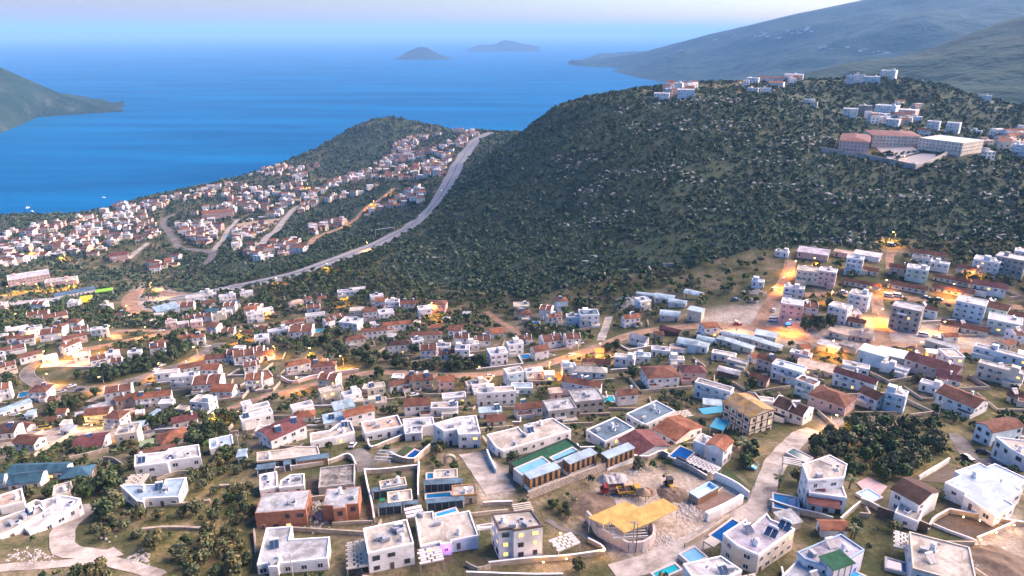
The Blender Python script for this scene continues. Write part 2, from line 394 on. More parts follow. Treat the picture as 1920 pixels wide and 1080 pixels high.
# ------------------------------------------------------------------ crops the survey was read from: offset and scale of each
CR = dict(A=(0,780,3.6), B=(440,780,3.6), C=(880,780,3.6), D=(1200,780,3.6), E=(1500,780,3.6), F=(0,540,4), G=(440,540,4), H=(880,540,4),
          I=(1240,560,4.32), J=(1520,540,4), K=(0,320,4), L=(400,200,3.6), M=(880,120,3.6), N=(1400,100,3.6), O=(1400,380,3.692), P=(680,380,2.667),
          X=(1100,860,6), Y=(1380,960,6.857), Z=(640,960,6.857), U=(0,0,1))
def C2(c, x, y):
    ox, oy, s = CR[c]; return ox+x/s, oy+y/s
# ------------------------------------------------------------------ palette
W_ = {}
def wallmat(k): return WALLS[k]
WALLS = dict(
 w=mat('white_render', (.77,.77,.78), .85, .16, .35, spec=.15),
 c=mat('cream_render', (.66,.60,.50), .85, .14, .4, spec=.15),
 b=mat('pale_blue_render', (.55,.68,.76), .85, .14, .4, spec=.15),
 p=mat('pink_render', (.66,.46,.41), .85, .12, .4, spec=.15),
 g=mat('pale_green_render', (.56,.66,.60), .85, .12, .4, spec=.15),
 y=mat('yellow_render', (.75,.52,.20), .85, .12, .4, spec=.15),
 k=mat('bare_concrete', (.38,.38,.37), .9, .3, .5, spec=.1),
 r=mat('hollow_brick', (.36,.17,.11), .9, .3, .9, spec=.1),
 s=mat('pale_stone', (.50,.43,.35), .9, .3, .8, spec=.1, bump=.4, bscale=3),
 d=mat('dark_cladding', (.05,.055,.06), .5, .2, 1),
 t=mat('timber', (.40,.22,.10), .7, .35, 1.5),
 m=mat('sheet_metal_wall', (.42,.50,.55), .5, .2, .6),
 n=mat('brown_boards', (.14,.09,.07), .8, .3, 1))
ROOFS = dict(
 cream=mat('roof_cream', (.55,.52,.465), .9, .22, .45, spec=.1),
 white=mat('roof_white', (.60,.61,.63), .9, .2, .45, spec=.1),
 grey=mat('roof_grey', (.40,.41,.44), .9, .2, .5, spec=.1),
 lilac=mat('roof_lilac', (.44,.43,.50), .9, .15, .5, spec=.1),
 blue=mat('roof_pale_blue', (.33,.45,.55), .6, .14, .4, spec=.25),
 metal=mat('roof_metal_blue', (.40,.55,.64), .45, .22, .35, spec=.4),
 slate=mat('roof_slate_blue', (.12,.20,.27), .6, .25, .5, spec=.3),
 teal=mat('roof_blue_tile', (.055,.14,.20), .6, .3, .6, spec=.3),
 brown=mat('tile_brown', (.21,.105,.075), .85, .35, .8, spec=.1, bump=.5, bscale=4),
 terra=mat('tile_terracotta', (.32,.14,.085), .85, .3, .8, spec=.1, bump=.5, bscale=4),
 maroon=mat('tile_maroon', (.18,.075,.075), .8, .25, .8, spec=.15, bump=.4, bscale=4),
 dark=mat('tile_dark_brown', (.10,.065,.055), .85, .3, .8, spec=.1, bump=.4, bscale=4),
 ochre=mat('roof_ochre_lichen', (.42,.26,.07), .9, .45, .35, spec=.1, col2=(.30,.25,.20)),
 peach=mat('roof_peach', (.58,.45,.37), .9, .2, .5, spec=.1),
 dirty=mat('roof_dirty', (.42,.40,.38), .95, .6, .7, spec=.1, col2=(.12,.12,.12)),
 green=mat('roof_green_turf', (.030,.11,.065), .95, .25, 1.2, spec=.1),
 canvas=mat('yellow_canvas', (.55,.38,.13), .85, .22, .6, spec=.1),
 pale=mat('roof_concrete_pale', (.48,.51,.54), .9, .3, .5, spec=.1))
RNAME = dict(cream='cream flat', white='white flat', grey='grey flat', lilac='lilac grey flat', blue='pale blue', metal='blue metal', slate='slate blue', teal='dark blue tiled',
 brown='brown tiled', terra='terracotta tiled', maroon='maroon', dark='dark brown', ochre='ochre', peach='peach', dirty='stained grey', green='green', canvas='yellow', pale='pale concrete')
WNAME = dict(w='white', c='cream', b='pale blue', p='pink', g='pale green', y='yellow', k='concrete', r='brick', s='stone', d='dark', t='timber', m='metal', n='brown')
FRAME = mat('window_frame', (.55,.56,.58), .5)
DFRAME = mat('dark_frame', (.06,.05,.05), .5)
GLASS = mat('window_glass', (.035,.05,.07), .12, spec=.6)
LIT = mat('lit_window', (.6,.4,.15), .4, emit=(1.0,.55,.13), es=.16)
DOOR = mat('door', (.10,.075,.06), .6)
PANEL = mat('solar_panel', (.025,.06,.12), .15, spec=.6)
STEEL = mat('galvanised_steel', (.45,.47,.5), .4, metal=.4)
TANK = mat('tank_white', (.70,.70,.70), .4)
TRIM = mat('white_trim', (.80,.80,.81), .8)
AC = mat('unit_grey', (.30,.33,.36), .6)
# ------------------------------------------------------------------ small shared meshes (unit size, scaled per copy)
def _win_mesh(name, pane, frame):
    m = MB()                                    # faces -y, 1 wide and 1 high, frame proud of the wall
    t = .09
    for (a, b, c, d) in ((-.5,-.5,.5,-.5+t), (-.5,.5-t,.5,.5), (-.5,-.5+t,-.5+t,.5-t), (.5-t,-.5+t,.5,.5-t), (-.03,-.5+t,.03,.5-t)):
        m.box(a, -.07, b, c, .02, d, 0)
    m.face([(-.5+t,-.02,-.5+t),(.5-t,-.02,-.5+t),(.5-t,-.02,.5-t),(-.5+t,-.02,.5-t)], 1)
    return m.mesh(name, [frame, pane])
WIN = [_win_mesh('window', GLASS, FRAME), _win_mesh('window_lit', LIT, FRAME), _win_mesh('window_dark', GLASS, DFRAME)]
def _door_mesh():
    m = MB(); m.box(-.5,-.06,0,.5,.02,1,0); m.box(-.42,-.09,.03,.42,-.06,.96,1); return m.mesh('door', [FRAME, DOOR])
DOORM = _door_mesh()
def _chimney():
    m = MB(); m.box(-.3,-.3,-.6,.3,.3,1.1,0); m.box(-.42,-.42,1.1,.42,.42,1.28,0); return m.mesh('chimney', TRIM)
CHIM = _chimney()
def _solar_panel():
    m = MB()
    for s in (-1.05, .05):
        m.face([(s,-1,.25),(s+1,-1,.25),(s+1,.8,1.25),(s,.8,1.25)], 0); m.face([(s,.8,1.2),(s+1,.8,1.2),(s+1,-1,.2),(s,-1,.2)], 1)
    for x in (-1, 0, 1):
        m.bar((x,.8,0),(x,.8,1.25),.04,1,n=4); m.bar((x,-1,0),(x,-1,.25),.04,1,n=4)
    return m.mesh('solar_panel', [PANEL, STEEL])
SOLP = _solar_panel()
def _tank():
    m = MB(); m.bar((-1,1.0,1.45),(1,1.0,1.45),.32,0,n=10); m.bar((-.7,1,0),(-.7,1,1.2),.04,0,n=4); m.bar((.7,1,0),(.7,1,1.2),.04,0,n=4)
    return m.mesh('water_tank', TANK)
TANKM = _tank()
def _unit():
    m = MB(); m.box(-.9,-.45,.25,.9,.45,1.05,0,True); m.box(-.8,-.4,0,-.7,.4,.25,0); m.box(.7,-.4,0,.8,.4,.25,0); m.box(-.95,-.5,1.05,.95,.5,1.12,0,True)
    return m.mesh('roof_unit', AC)
UNITM = _unit()
def _dish():
    m = MB(); m.bar((0,0,0),(0,0,1.0),.04,0,n=5)
    for i in range(8):
        A, B = i*math.pi/4, (i+1)*math.pi/4; m.face([(0,.12,1.1),(.45*math.cos(A),0,1.1+.45*math.sin(A)),(.45*math.cos(B),0,1.1+.45*math.sin(B))])
    return m.mesh('satellite_dish', STEEL)
DISHM = _dish()
def _drum():
    m = MB(); m.bar((0,0,.3),(0,0,1.7),.55,0,n=12); m.bar((0,0,1.7),(0,0,1.85),.5,0,.2,n=12); m.box(-.6,-.6,0,.6,.6,.3); return m.mesh('roof_tank', TANK)
DRUMM = _drum()
def _skylight():
    m = MB(); m.box(-.6,-.6,0,.6,.6,.5); m.box(-.5,-.5,.5,.5,.5,.54,1); return m.mesh('roof_hatch', [TRIM, GLASS])
HATCHM = _skylight()
def weather(m, amt=.45, sc=.22):
    t = m.node_tree; b = t.nodes['Principled BSDF']; src = b.inputs['Base Color'].links[0].from_socket
    g = t.nodes.new('ShaderNodeNewGeometry'); o = []
    for s_, lo, hi in ((sc, .40, .56), (sc*9, .30, .70)):
        n = t.nodes.new('ShaderNodeTexNoise'); n.inputs['Scale'].default_value = s_; n.inputs['Detail'].default_value = 8; n.inputs['Roughness'].default_value = .72; n.inputs['Distortion'].default_value = .6
        t.links.new(g.outputs['Position'], n.inputs['Vector']); r = t.nodes.new('ShaderNodeValToRGB'); r.color_ramp.elements[0].position = lo; r.color_ramp.elements[1].position = hi
        d = 1-amt if s_ == sc else 1-amt*.5; r.color_ramp.elements[0].color = (d, d*.98, d*.95, 1); r.color_ramp.elements[1].color = (1.04, 1.04, 1.04, 1); t.links.new(n.outputs['Fac'], r.inputs['Fac']); o.append(r.outputs['Color'])
    for c in o:
        x = t.nodes.new('ShaderNodeMix'); x.data_type = 'RGBA'; x.blend_type = 'MULTIPLY'; x.inputs['Factor'].default_value = 1; t.links.new(src, x.inputs['A']); t.links.new(c, x.inputs['B']); src = x.outputs['Result']
    t.links.new(src, b.inputs['Base Color'])
for k_, m_ in ROOFS.items(): weather(m_, .42 if k_ not in ('blue', 'canvas', 'green') else .25)
for k_, m_ in WALLS.items(): weather(m_, .20, .16)
# ------------------------------------------------------------------ polygon helpers
def area(P): return .5*sum(P[i][0]*P[(i+1)%len(P)][1]-P[(i+1)%len(P)][0]*P[i][1] for i in range(len(P)))
def ccw(P): return list(P) if area(P) > 0 else list(P)[::-1]
def inset(P, d):
    n = len(P); out = []
    for i in range(n):
        a, b, c = Vector(P[i-1][:2]), Vector(P[i][:2]), Vector(P[(i+1)%n][:2])
        e1, e2 = (b-a).normalized(), (c-b).normalized()
        n1, n2 = Vector((-e1.y, e1.x)), Vector((-e2.y, e2.x))
        k = 1+n1.dot(n2); v = (n1+n2)/max(k, .35)
        out.append((b.x+v.x*d, b.y+v.y*d))
    return out
def rectfit(Q):
    """nearest rectangle to four corners (keeps their order)"""
    c = sum((Vector(q[:2]) for q in Q), Vector((0, 0)))/4
    e1 = (Vector(Q[1][:2])-Vector(Q[0][:2])) + (Vector(Q[2][:2])-Vector(Q[3][:2])); e2 = (Vector(Q[2][:2])-Vector(Q[1][:2])) + (Vector(Q[3][:2])-Vector(Q[0][:2]))
    l1, l2 = e1.length/2, e2.length/2
    sgn = 1 if e1.x*e2.y-e1.y*e2.x > 0 else -1
    a1 = math.atan2(e1.y, e1.x); a2 = math.atan2(e2.y, e2.x)-sgn*math.pi/2
    x = math.cos(a1)*l1+math.cos(a2)*l2; y = math.sin(a1)*l1+math.sin(a2)*l2; a = math.atan2(y, x)
    u = Vector((math.cos(a), math.sin(a))); v = Vector((-u.y, u.x))*sgn
    return [tuple(c - u*l1/2 - v*l2/2), tuple(c + u*l1/2 - v*l2/2), tuple(c + u*l1/2 + v*l2/2), tuple(c - u*l1/2 + v*l2/2)]
OCC = []                                            # (x, y, r) taken ground
def occupy(P):
    cx = sum(p[0] for p in P)/len(P); cy = sum(p[1] for p in P)/len(P)
    n = len(P)
    OCC.append((cx, cy, .55*max(math.hypot(p[0]-cx, p[1]-cy) for p in P)))
    for i in range(n):
        a, b = P[i], P[(i+1)%n]; k = max(1, int(math.hypot(b[0]-a[0], b[1]-a[1])/3))
        for j in range(k): OCC.append((a[0]+(b[0]-a[0])*j/k, a[1]+(b[1]-a[1])*j/k, .8))
NW = [0]
def put(name, me, parent, loc, rz=0, sc=(1,1,1)):
    o = newobj(name, me, parent, loc); o.rotation_euler = (0, 0, rz); o.scale = sc; return o
def windows(root, P, z0, h, o3, storey=2.9, lit=.06, dens=.8, style=0, doors=True, ww=1.35, wh=1.4, skip=()):
    """each window a part of its own on the walls that face the view"""
    n = len(P); rows = max(1, int((h+.5)//storey)); done = not doors
    for i in range(n):
        if i in skip: continue
        a, b = Vector(P[i]), Vector(P[(i+1)%n]); e = b-a; L = e.length
        if L < 2.2: continue
        e /= L; nrm = Vector((e.y, -e.x)); mid = (a+b)/2
        if nrm.dot(-mid) < 0.05*mid.length: continue
        cols = max(1, int(L/2.9)); rz = math.atan2(e.y, e.x)
        for r in range(rows):
            zc = z0 + h - storey*(rows-1-r) - storey*.5 - (.15 if h > storey else 0)
            if h < 2.6: zc = z0+h*.55
            for c in range(cols):
                t = (c+.5)/cols*L
                p = a+e*t
                if r == 0 and not done and rng.random() < .5:
                    put('door', DOORM, root, (p.x-o3.x, p.y-o3.y, zc-storey*.5+.15-o3.z), rz, (1.1, 1, 2.1)); done = True; continue
                if rng.random() > dens: continue
                k = 1 if rng.random() < lit else style
                put('window', WIN[k], root, (p.x-o3.x, p.y-o3.y, zc-o3.z), rz, (ww*rng.choice((.8, 1, 1, 1.3)), 1, wh*rng.choice((.8, 1, 1))))
HOUSES = []                                          # for the labels
def build_house(name, P, zg, h, kind, wall, roof, label=None, cat='house', group=None, rise=None, lit=.035, dens=.8, style=0, par=.35, sol=0, units=0, chim=0, over=.4, doors=True, trim=None, wmat=None, wskip=(), noocc=False, timber=False, more=False):
    """P: outline (world xy), walls from the ground up to zg+h, then the roof"""
    P = ccw([(p[0], p[1]) for p in P]) if kind not in ('gable', 'pgable', 'arch', 'mono', 'hip') else [(p[0], p[1]) for p in P]
    if kind in ('gable', 'pgable', 'arch', 'mono', 'hip') and area(P) < 0: P = [P[1], P[0], P[3], P[2]]
    cx = sum(p[0] for p in P)/len(P); cy = sum(p[1] for p in P)/len(P)
    zlo = float(ground([p[0] for p in P], [p[1] for p in P]).min()) - 1.0
    o3 = Vector((cx, cy, zg)); root = empty(name, o3)
    Q = [(p[0]-cx, p[1]-cy) for p in P]; zt = h; zb = zlo-zg
    WM = wmat or WALLS[wall]; RM = ROOFS[roof]
    m = MB(); m.prism(Q, zb, zt, 0, top=(kind == 'flat'))
    rise = (1.5 if rise is None else rise)
    ln = lambda a, b, t: (a[0]+(b[0]-a[0])*t, a[1]+(b[1]-a[1])*t)
    if kind in ('gable', 'pgable'):                 # ridge parallel to side 0-1: gable walls on sides 1-2 and 3-0
        g1, g2 = ln(Q[1], Q[2], .5), ln(Q[3], Q[0], .5)
        m.face([(*Q[1], zt), (*Q[2], zt), (*g1, zt+rise)]); m.face([(*Q[3], zt), (*Q[0], zt), (*g2, zt+rise)])
    if kind == 'arch':
        K = 8
        for a, b in ((Q[1], Q[2]), (Q[3], Q[0])):
            m.face([(*ln(a, b, k/K), zt+rise*math.sin(math.pi*k/K)) for k in range(K+1)])
    wo = m.build('wall', WM, root)
    if kind == 'flat':
        I = inset(Q, .28); r = MB(); r.face([(*p, zt+.02) for p in I]); ro = r.build('roof', RM, root)
        if par > 0:
            q = MB(); O = inset(Q, -.04); n = len(Q)
            for i in range(n):
                j = (i+1) % n
                q.face([(*O[i], zt-.25), (*O[j], zt-.25), (*O[j], zt+par), (*O[i], zt+par)]); q.face([(*O[i], zt+par), (*O[j], zt+par), (*I[j], zt+par), (*I[i], zt+par)])
                q.face([(*I[i], zt+par), (*I[j], zt+par), (*I[j], zt), (*I[i], zt)])
            q.build('parapet', trim or (TRIM if wall in 'wbpg' else WM), ro)
    else:
        r = MB(); th = .16
        def slab(pts):
            n = len(pts); lo = [(p[0], p[1], p[2]-th) for p in pts]
            r.face(pts); r.face(lo[::-1])
            for i in range(n): r.face([lo[i], lo[(i+1)%n], pts[(i+1)%n], pts[i]])
        eo = over if kind != 'pgable' else -.15
        e = Vector((Q[1][0]-Q[0][0], Q[1][1]-Q[0][1])).normalized(); f = Vector((-e.y, e.x))
        E = [(Q[0][0]-e.x*eo-f.x*over, Q[0][1]-e.y*eo-f.y*over), (Q[1][0]+e.x*eo-f.x*over, Q[1][1]+e.y*eo-f.y*over),
             (Q[2][0]+e.x*eo+f.x*over, Q[2][1]+e.y*eo+f.y*over), (Q[3][0]-e.x*eo+f.x*over, Q[3][1]-e.y*eo+f.y*over)]
        d = math.hypot(Q[2][0]-Q[1][0], Q[2][1]-Q[1][1])/2; drop = rise*over/max(d, .5); z0 = zt-drop+.1; z1 = zt+rise+.1
        if kind in ('gable', 'pgable'):
            a, b = ln(E[3], E[0], .5), ln(E[1], E[2], .5)
            slab([(*E[0], z0), (*E[1], z0), (*b, z1), (*a, z1)]); slab([(*a, z1), (*b, z1), (*E[2], z0), (*E[3], z0)])
        elif kind == 'hip':
            a, b = ln(E[3], E[0], .5), ln(E[1], E[2], .5); L = math.hypot(b[0]-a[0], b[1]-a[1]); t = min(.46, (d+over)/max(L, .1))
            a2, b2 = ln(a, b, t), ln(a, b, 1-t)
            r.face([(*E[0], z0), (*E[1], z0), (*b2, z1), (*a2, z1)]); r.face([(*E[2], z0), (*E[3], z0), (*a2, z1), (*b2, z1)])
            r.face([(*E[1], z0), (*E[2], z0), (*b2, z1)]); r.face([(*E[3], z0), (*E[0], z0), (*a2, z1)])
            r.face([(*p, z0-.02) for p in E][::-1])
        elif kind == 'mono':
            zz = lambda i: zt+.1+(rise if i in (2, 3) else 0)
            slab([(*E[i], zz(i)) for i in range(4)])
            mm = MB(); mm.face([(*Q[1], zt), (*Q[2], zt), (*Q[2], zt+rise), (*Q[1], zt)]); 
            if rise > .3:
                mm.face([(*Q[2], zt), (*Q[3], zt), (*Q[3], zt+rise), (*Q[2], zt+rise)]); mm.face([(*Q[3], zt), (*Q[0], zt), (*Q[3], zt+rise)])
                mm.f = mm.f[1:]; mm.m = mm.m[1:]; mm.face([(*Q[1], zt), (*Q[2], zt), (*Q[2], zt+rise)]); mm.build('gable_wall', WM, root)
        elif kind == 'arch':
            K = 8
            for k in range(K):
                s0, s1 = k/K, (k+1)/K; h0, h1 = zt+.08+rise*math.sin(math.pi*s0), zt+.08+rise*math.sin(math.pi*s1)
                slab([(*ln(E[0], E[3], s0), h0), (*ln(E[1], E[2], s0), h0), (*ln(E[1], E[2], s1), h1), (*ln(E[0], E[3], s1), h1)][::1])
        ro = r.build('roof', RM, root)
        if kind == 'pgable':
            for a, b in ((Q[1], Q[2]), (Q[3], Q[0]), (ln(Q[0], Q[1], .52), ln(Q[3], Q[2], .52))):
                q = MB(); mid = ln(a, b, .5); s = e*(.14 if a == Q[1] else -.14)
                prof = [(*a, zt-.2), (*b, zt-.2), (*b, zt+.35), (*mid, zt+rise+.45), (*a, zt+.35)]
                p1 = [(p[0]-s.x, p[1]-s.y, p[2]) for p in prof]; p2 = [(p[0]+s.x*.3, p[1]+s.y*.3, p[2]) for p in prof]
                q.face(p1); q.face(p2[::-1])
                for i in range(5): q.face([p1[i], p1[(i+1)%5], p2[(i+1)%5], p2[i]])
                q.build('gable_parapet', TRIM, root)
    windows(root, P, zg, h, o3, lit=lit, dens=dens, style=style, doors=doors, skip=wskip)
    ang = math.atan2(Q[1][1]-Q[0][1], Q[1][0]-Q[0][0])
    zr = zt+.02 if kind == 'flat' else zt+rise*.5
    I = inset(Q, min(2.0, .25*min(math.hypot(Q[1][0]-Q[0][0], Q[1][1]-Q[0][1]), math.hypot(Q[2][0]-Q[1][0], Q[2][1]-Q[1][1]))))
    def spot():
        i = rng.randrange(len(I)); t = rng.random()*.6+.1; return ln(ln(I[i], I[(i+1)%len(I)], rng.random()), (0, 0), t)
    for _ in range(sol):
        x, y = spot(); az = rng.uniform(-.3, .3)+math.pi*.1
        s = put('solar_panel', SOLP, root, (x, y, zr), az); put('water_tank', TANKM, root, (x, y, zr), az)
    for _ in range(units):
        x, y = spot(); put('roof_unit', UNITM, root, (x, y, zr), ang+rng.uniform(-.1, .1))
    if kind == 'flat' and label and name == 'house' and roof not in ('green', 'dirty'):
        for me_, nm_, pr_ in ((DISHM, 'satellite_dish', .7), (DRUMM, 'roof_tank', .55), (HATCHM, 'roof_hatch', .7), (UNITM, 'roof_unit', .5), (HATCHM, 'roof_hatch', .3)):
            if rng.random() < pr_: put(nm_, me_, root, (*spot(), zr), rng.uniform(0, 6))
        if wall in 'wbc' and not sol and rng.random() < .4: sol = 0; x, y = spot(); put('solar_panel', SOLP, root, (x, y, zr), .3); put('water_tank', TANKM, root, (x, y, zr), .3)
    for _ in range(chim):
        x, y = spot(); put('chimney', CHIM, root, (x, y, zt+(rise if kind != 'flat' else .3)), ang)
    if more:
        best = None
        for i in range(len(Q)):
            a, b = Vector(Q[i]), Vector(Q[(i+1)%len(Q)]); ee = b-a; L = ee.length; ee /= L; nn = Vector((ee.y, -ee.x)); f = nn.dot(-Vector((cx, cy)).normalized())*L
            if f > 0 and (best is None or f > best[0]): best = (f, a, ee, nn, L)
        if best:
            f, a, ee, nn, L = best; rz = math.atan2(ee.y, ee.x); ns_ = int((h+.4)//2.9)
            if ns_ >= 2 and rng.random() < .75:
                bw = min(L*.55, 4.2); t0 = rng.uniform(.05, .4)*(L-bw)
                for r_ in range(1, ns_):
                    q = a+ee*t0; zz = h-2.9*(ns_-r_)
                    bm_ = MB(); bm_.box(0, -1.25, -.12, bw, -.01, 0, 0, True); bm_.box(0, -1.25, 0, bw, -1.15, .85, 0); bm_.box(0, -1.15, 0, .1, -.01, .85, 0); bm_.box(bw-.1, -1.15, 0, bw, -.01, .85, 0)
                    put('balcony', bm_.mesh('balcony', WM if rng.random() < .7 else TRIM), root, (q.x, q.y, zz), rz)
            if rng.random() < .55 and L > 5:
                aw = L*rng.uniform(.35, .6); ad = rng.uniform(1.8, 3.2); q = a+ee*(0 if rng.random() < .5 else L-aw); bm_ = MB()
                bm_.box(.03, -ad, zb-1, aw-.03, -.02, 2.75, 0); bm_.box(.2, -ad+.2, 2.75, aw-.2, -.2, 2.77, 1)
                put('annex', bm_.mesh('annex', [WM, RM if kind != 'flat' else ROOFS['cream']]), root, (q.x, q.y, 0), rz)
        if kind == 'flat' and rng.random() < .45:
            bm_ = MB(); w_ = rng.uniform(2.2, 3.2); bm_.box(-w_/2, -w_/2, 0, w_/2, w_/2, 2.3, 0); put('roof_room', bm_.mesh('roof_room', WM), root, (*spot(), zt), ang)
    if timber:                                      # half-timbering: each beam a bar proud of the wall
        n = len(Q)
        for i in range(n):
            a, b = Vector(Q[i]), Vector(Q[(i+1)%n]); ee = (b-a); L = ee.length; ee /= L; nn = Vector((ee.y, -ee.x))
            if nn.dot(-Vector((cx, cy))) < 0: continue
            rz = math.atan2(ee.y, ee.x)
            for zz in (zt-.15, zt-3.0, zt-5.9):
                bm_ = MB(); bm_.box(0, -.08, -.16, L, .02, .16, 0, True); put('beam', bm_.mesh('beam', DFRAME), root, (a.x, a.y, zz), rz)
            for k in range(5):
                q = a+ee*(L*k/4); bm_ = MB(); bm_.box(-.13, -.09, 0, .13, .02, h-.1, 0); put('beam', bm_.mesh('beam', DFRAME), root, (q.x, q.y, 0), rz)
    if not noocc: occupy(P)
    desc = None
    if label: tag(root, label, cat, group)
    else: HOUSES.append((root, cat, WNAME[wall], RNAME[roof], kind, h, proj((cx, cy, zg+h/2)), group))
    return root
def hero(c, pts, h, kind, wall, roof, label, name='house', cat='house', reg=None, **k):
    """a house read from the corners of its roof"""
    uv = [C2(c, *p) for p in pts]
    u = sum(p[0] for p in uv)/len(uv); v = sum(p[1] for p in uv)/len(uv)
    c3 = pix(u, v, lift=h); zr = c3.z
    P = [tuple(onplane(a, b, zr)[:2]) for a, b in uv]
    if len(P) == 4 and reg is not False: P = rectfit(P)
    return build_house(name, P, zr-h, h, kind, wall, roof, label=label, cat=cat, **k)
def boxed(c, x0, y0, x1, y1, typ, rot=0, rat=.78, **k):
    """a house read from its box in the picture; the distance comes from the terrain"""
    u0, v0 = C2(c, x0, y0); u1, v1 = C2(c, x1, y1); u = (u0+u1)/2
    g = pix(u, v1-1); zc = proj(g)[2]
    dn = PITCH + math.atan((v1-540)/FPX); k1, k2 = math.cos(dn), math.sin(dn)
    Wm = (u1-u0)*zc/FPX; Hm = (v1-v0)*zc/FPX
    rz = R(rot); cs, sn = abs(math.cos(rz)), abs(math.sin(rz))
    kind, wall, roof = typ.split('.')
    kind = dict(f='flat', g='gable', p='pgable', h='hip', m='mono', a='arch')[kind]
    w = Wm/(cs+rat*sn); d = rat*w; D = w*sn+d*cs
    h = (Hm-D*k2)/k1
    tall = k.get('cat', 'house') in ('house', 'apartment block', 'guesthouse', 'villa', 'hotel', 'unfinished building') and kind != 'mono'
    if tall and h < 6.3 and (Hm-6.3*k1)/k2 >= 4.2:
        h = 6.3; D = (Hm-h*k1)/k2; d = max(4.2, min(d, (D-w*sn*.6)/max(cs, .3))); D = w*sn+d*cs
    elif tall and h < 6.3:
        D = 4.6; h = max(3.2, (Hm-D*k2)/k1); d = max(3.8, min(d, (D-w*sn*.5)/max(cs, .3))); D = w*sn+d*cs
    elif h < 3.0:
        h = 3.0; D = max(3.5, (Hm-3.0*k1)/k2); d = max(3.2, min(d, (D-w*sn)/max(cs, .3))); D = w*sn+d*cs
    h = min(h, 13.5)
    rise = 0
    if kind in ('gable', 'pgable', 'hip', 'arch'):
        rise = min(1.9, .22*d+.4) if kind != 'arch' else .14*d+.3; h = max(2.6, h-rise*.55)
    elif kind == 'mono': rise = .3
    vb = v1 - .5*D*k2*FPX/zc
    ctr = pix(u, vb); yaw = math.atan2(ctr.y, ctr.x)-math.pi/2 + rz
    ux, uy = math.cos(yaw), math.sin(yaw)
    P = [(ctr.x+ux*a*w/2-uy*b*d/2, ctr.y+uy*a*w/2+ux*b*d/2) for a, b in ((-1,-1),(1,-1),(1,1),(-1,1))]
    if k.pop('turn', False): P = P[1:]+P[:1]
    dist = zc
    k.setdefault('dens', .9 if dist < 480 else .6); k.setdefault('more', tall)
    return build_house(k.pop('name', 'house'), P, ctr.z, h, kind, wall, roof, rise=rise, **k)
# ------------------------------------------------------------------ the nearest houses, one by one
h_ = hero
h_('A', [(812,472),(1112,465),(1115,432),(1258,420),(1206,550),(972,560),(968,585),(925,580)], 3.5, 'flat', 'w', 'blue', 'long low white house with pale blue flat roof beside the olive grove', units=1, chim=1)
h_('A', [(910,268),(1125,245),(1140,225),(1342,197),(1355,278),(1142,305),(1130,318),(908,345)], 5.4, 'flat', 'w', 'white', 'white twin villa with two dark roof openings behind the low blue-roofed house', lit=.15)
h_('A', [(540,125),(725,115),(690,205),(500,222)], 3.3, 'gable', 'w', 'maroon', 'white house with maroon metal roof below the yellow-lit restaurant', sol=1)
h_('A', [(800,65),(940,50),(930,115),(780,130)], 6.2, 'flat', 'c', 'cream', 'beige block with cluttered flat roof next to the maroon-roofed house', units=3)
h_('A', [(1065,125),(1235,75),(1275,130),(1085,195)], 3.2, 'hip', 'w', 'terra', 'hipped terracotta-roofed house above the white twin villa')
h_('A', [(935,235),(1170,190),(1180,215),(935,262)], 3.0, 'mono', 'w', 'brown', 'narrow brown-roofed wing directly behind the white twin villa', rise=.3)
h_('A', [(120,325),(490,310),(430,375),(40,390)], 3.2, 'gable', 'w', 'teal', 'longest dark blue tiled pavilion at the left edge', rise=1.2)
h_('A', [(105,385),(310,365),(270,435),(50,460)], 3.0, 'gable', 'w', 'teal', 'dark blue tiled pavilion standing in front of the longest one', rise=1.4)
h_('A', [(455,345),(635,332),(605,395),(400,425)], 3.0, 'hip', 'n', 'teal', 'rightmost dark blue roofed pavilion with brown timber front', rise=1.2)
h_('A', [(-60,400),(45,385),(10,445),(-90,460)], 3.0, 'gable', 'w', 'teal', 'dark blue tiled pavilion cut off by the left edge', rise=1.2)
h_('A', [(360,475),(475,447),(480,520),(362,540)], 4.0, 'flat', 'c', 'cream', 'small beige cube house below the dark blue pavilions')
h_('A', [(275,580),(418,540),(545,562),(520,600),(200,790),(150,745),(310,650)], 3.6, 'flat', 'w', 'white', 'white angular house descending beside the winding pale path', units=1, reg=False)
h_('A', [(0,695),(270,605),(308,648),(150,742),(0,815),(-60,770)], 2.8, 'flat', 'w', 'cream', 'low cream-roofed terrace house left of the white angular house', units=2)
h_('A', [(0,540),(148,492),(162,580),(0,622),(-40,590)], 3.4, 'flat', 'w', 'peach', 'white flat-roofed house at left edge with stained peach roof')
h_('A', [(20,50),(135,40),(95,118),(-20,105)], 5.0, 'gable', 'w', 'dark', 'white two-storey house with dark brown roof at left edge', sol=1)
h_('A', [(165,115),(305,140),(220,190),(100,178)], 4.6, 'gable', 'w', 'brown', 'white house with brown roof right of the left edge villa')
h_('A', [(1420,160),(1560,130),(1582,192),(1408,232)], 3.0, 'flat', 'w', 'blue', 'small white house with pale blue slab roof above the grove')
h_('A', [(1618,230),(1662,224),(1655,272),(1598,282)], 2.8, 'mono', 'b', 'metal', 'tiny pale blue outbuilding with metal roof by the timber-fronted villa', rise=.3)
h_('B', [(148,100),(385,0),(492,58),(245,155)], 5.4, 'gable', 'w', 'maroon', 'large white barn-like house with long maroon roof', sol=2, rise=1.3)
h_('B', [(510,125),(640,105),(700,60),(780,38),(810,112),(680,150),(512,185)], 3.6, 'flat', 'w', 'cream', 'white house with curved parapets right of the maroon barn house', par=.6, lit=.4)
h_('B', [(150,250),(340,228),(410,212),(560,208),(575,262),(410,285),(150,312)], 3.0, 'flat', 'd', 'cream', 'low villa with warm timber front and dark canopies behind the curved white wall', lit=.5, trim=WALLS['c'])
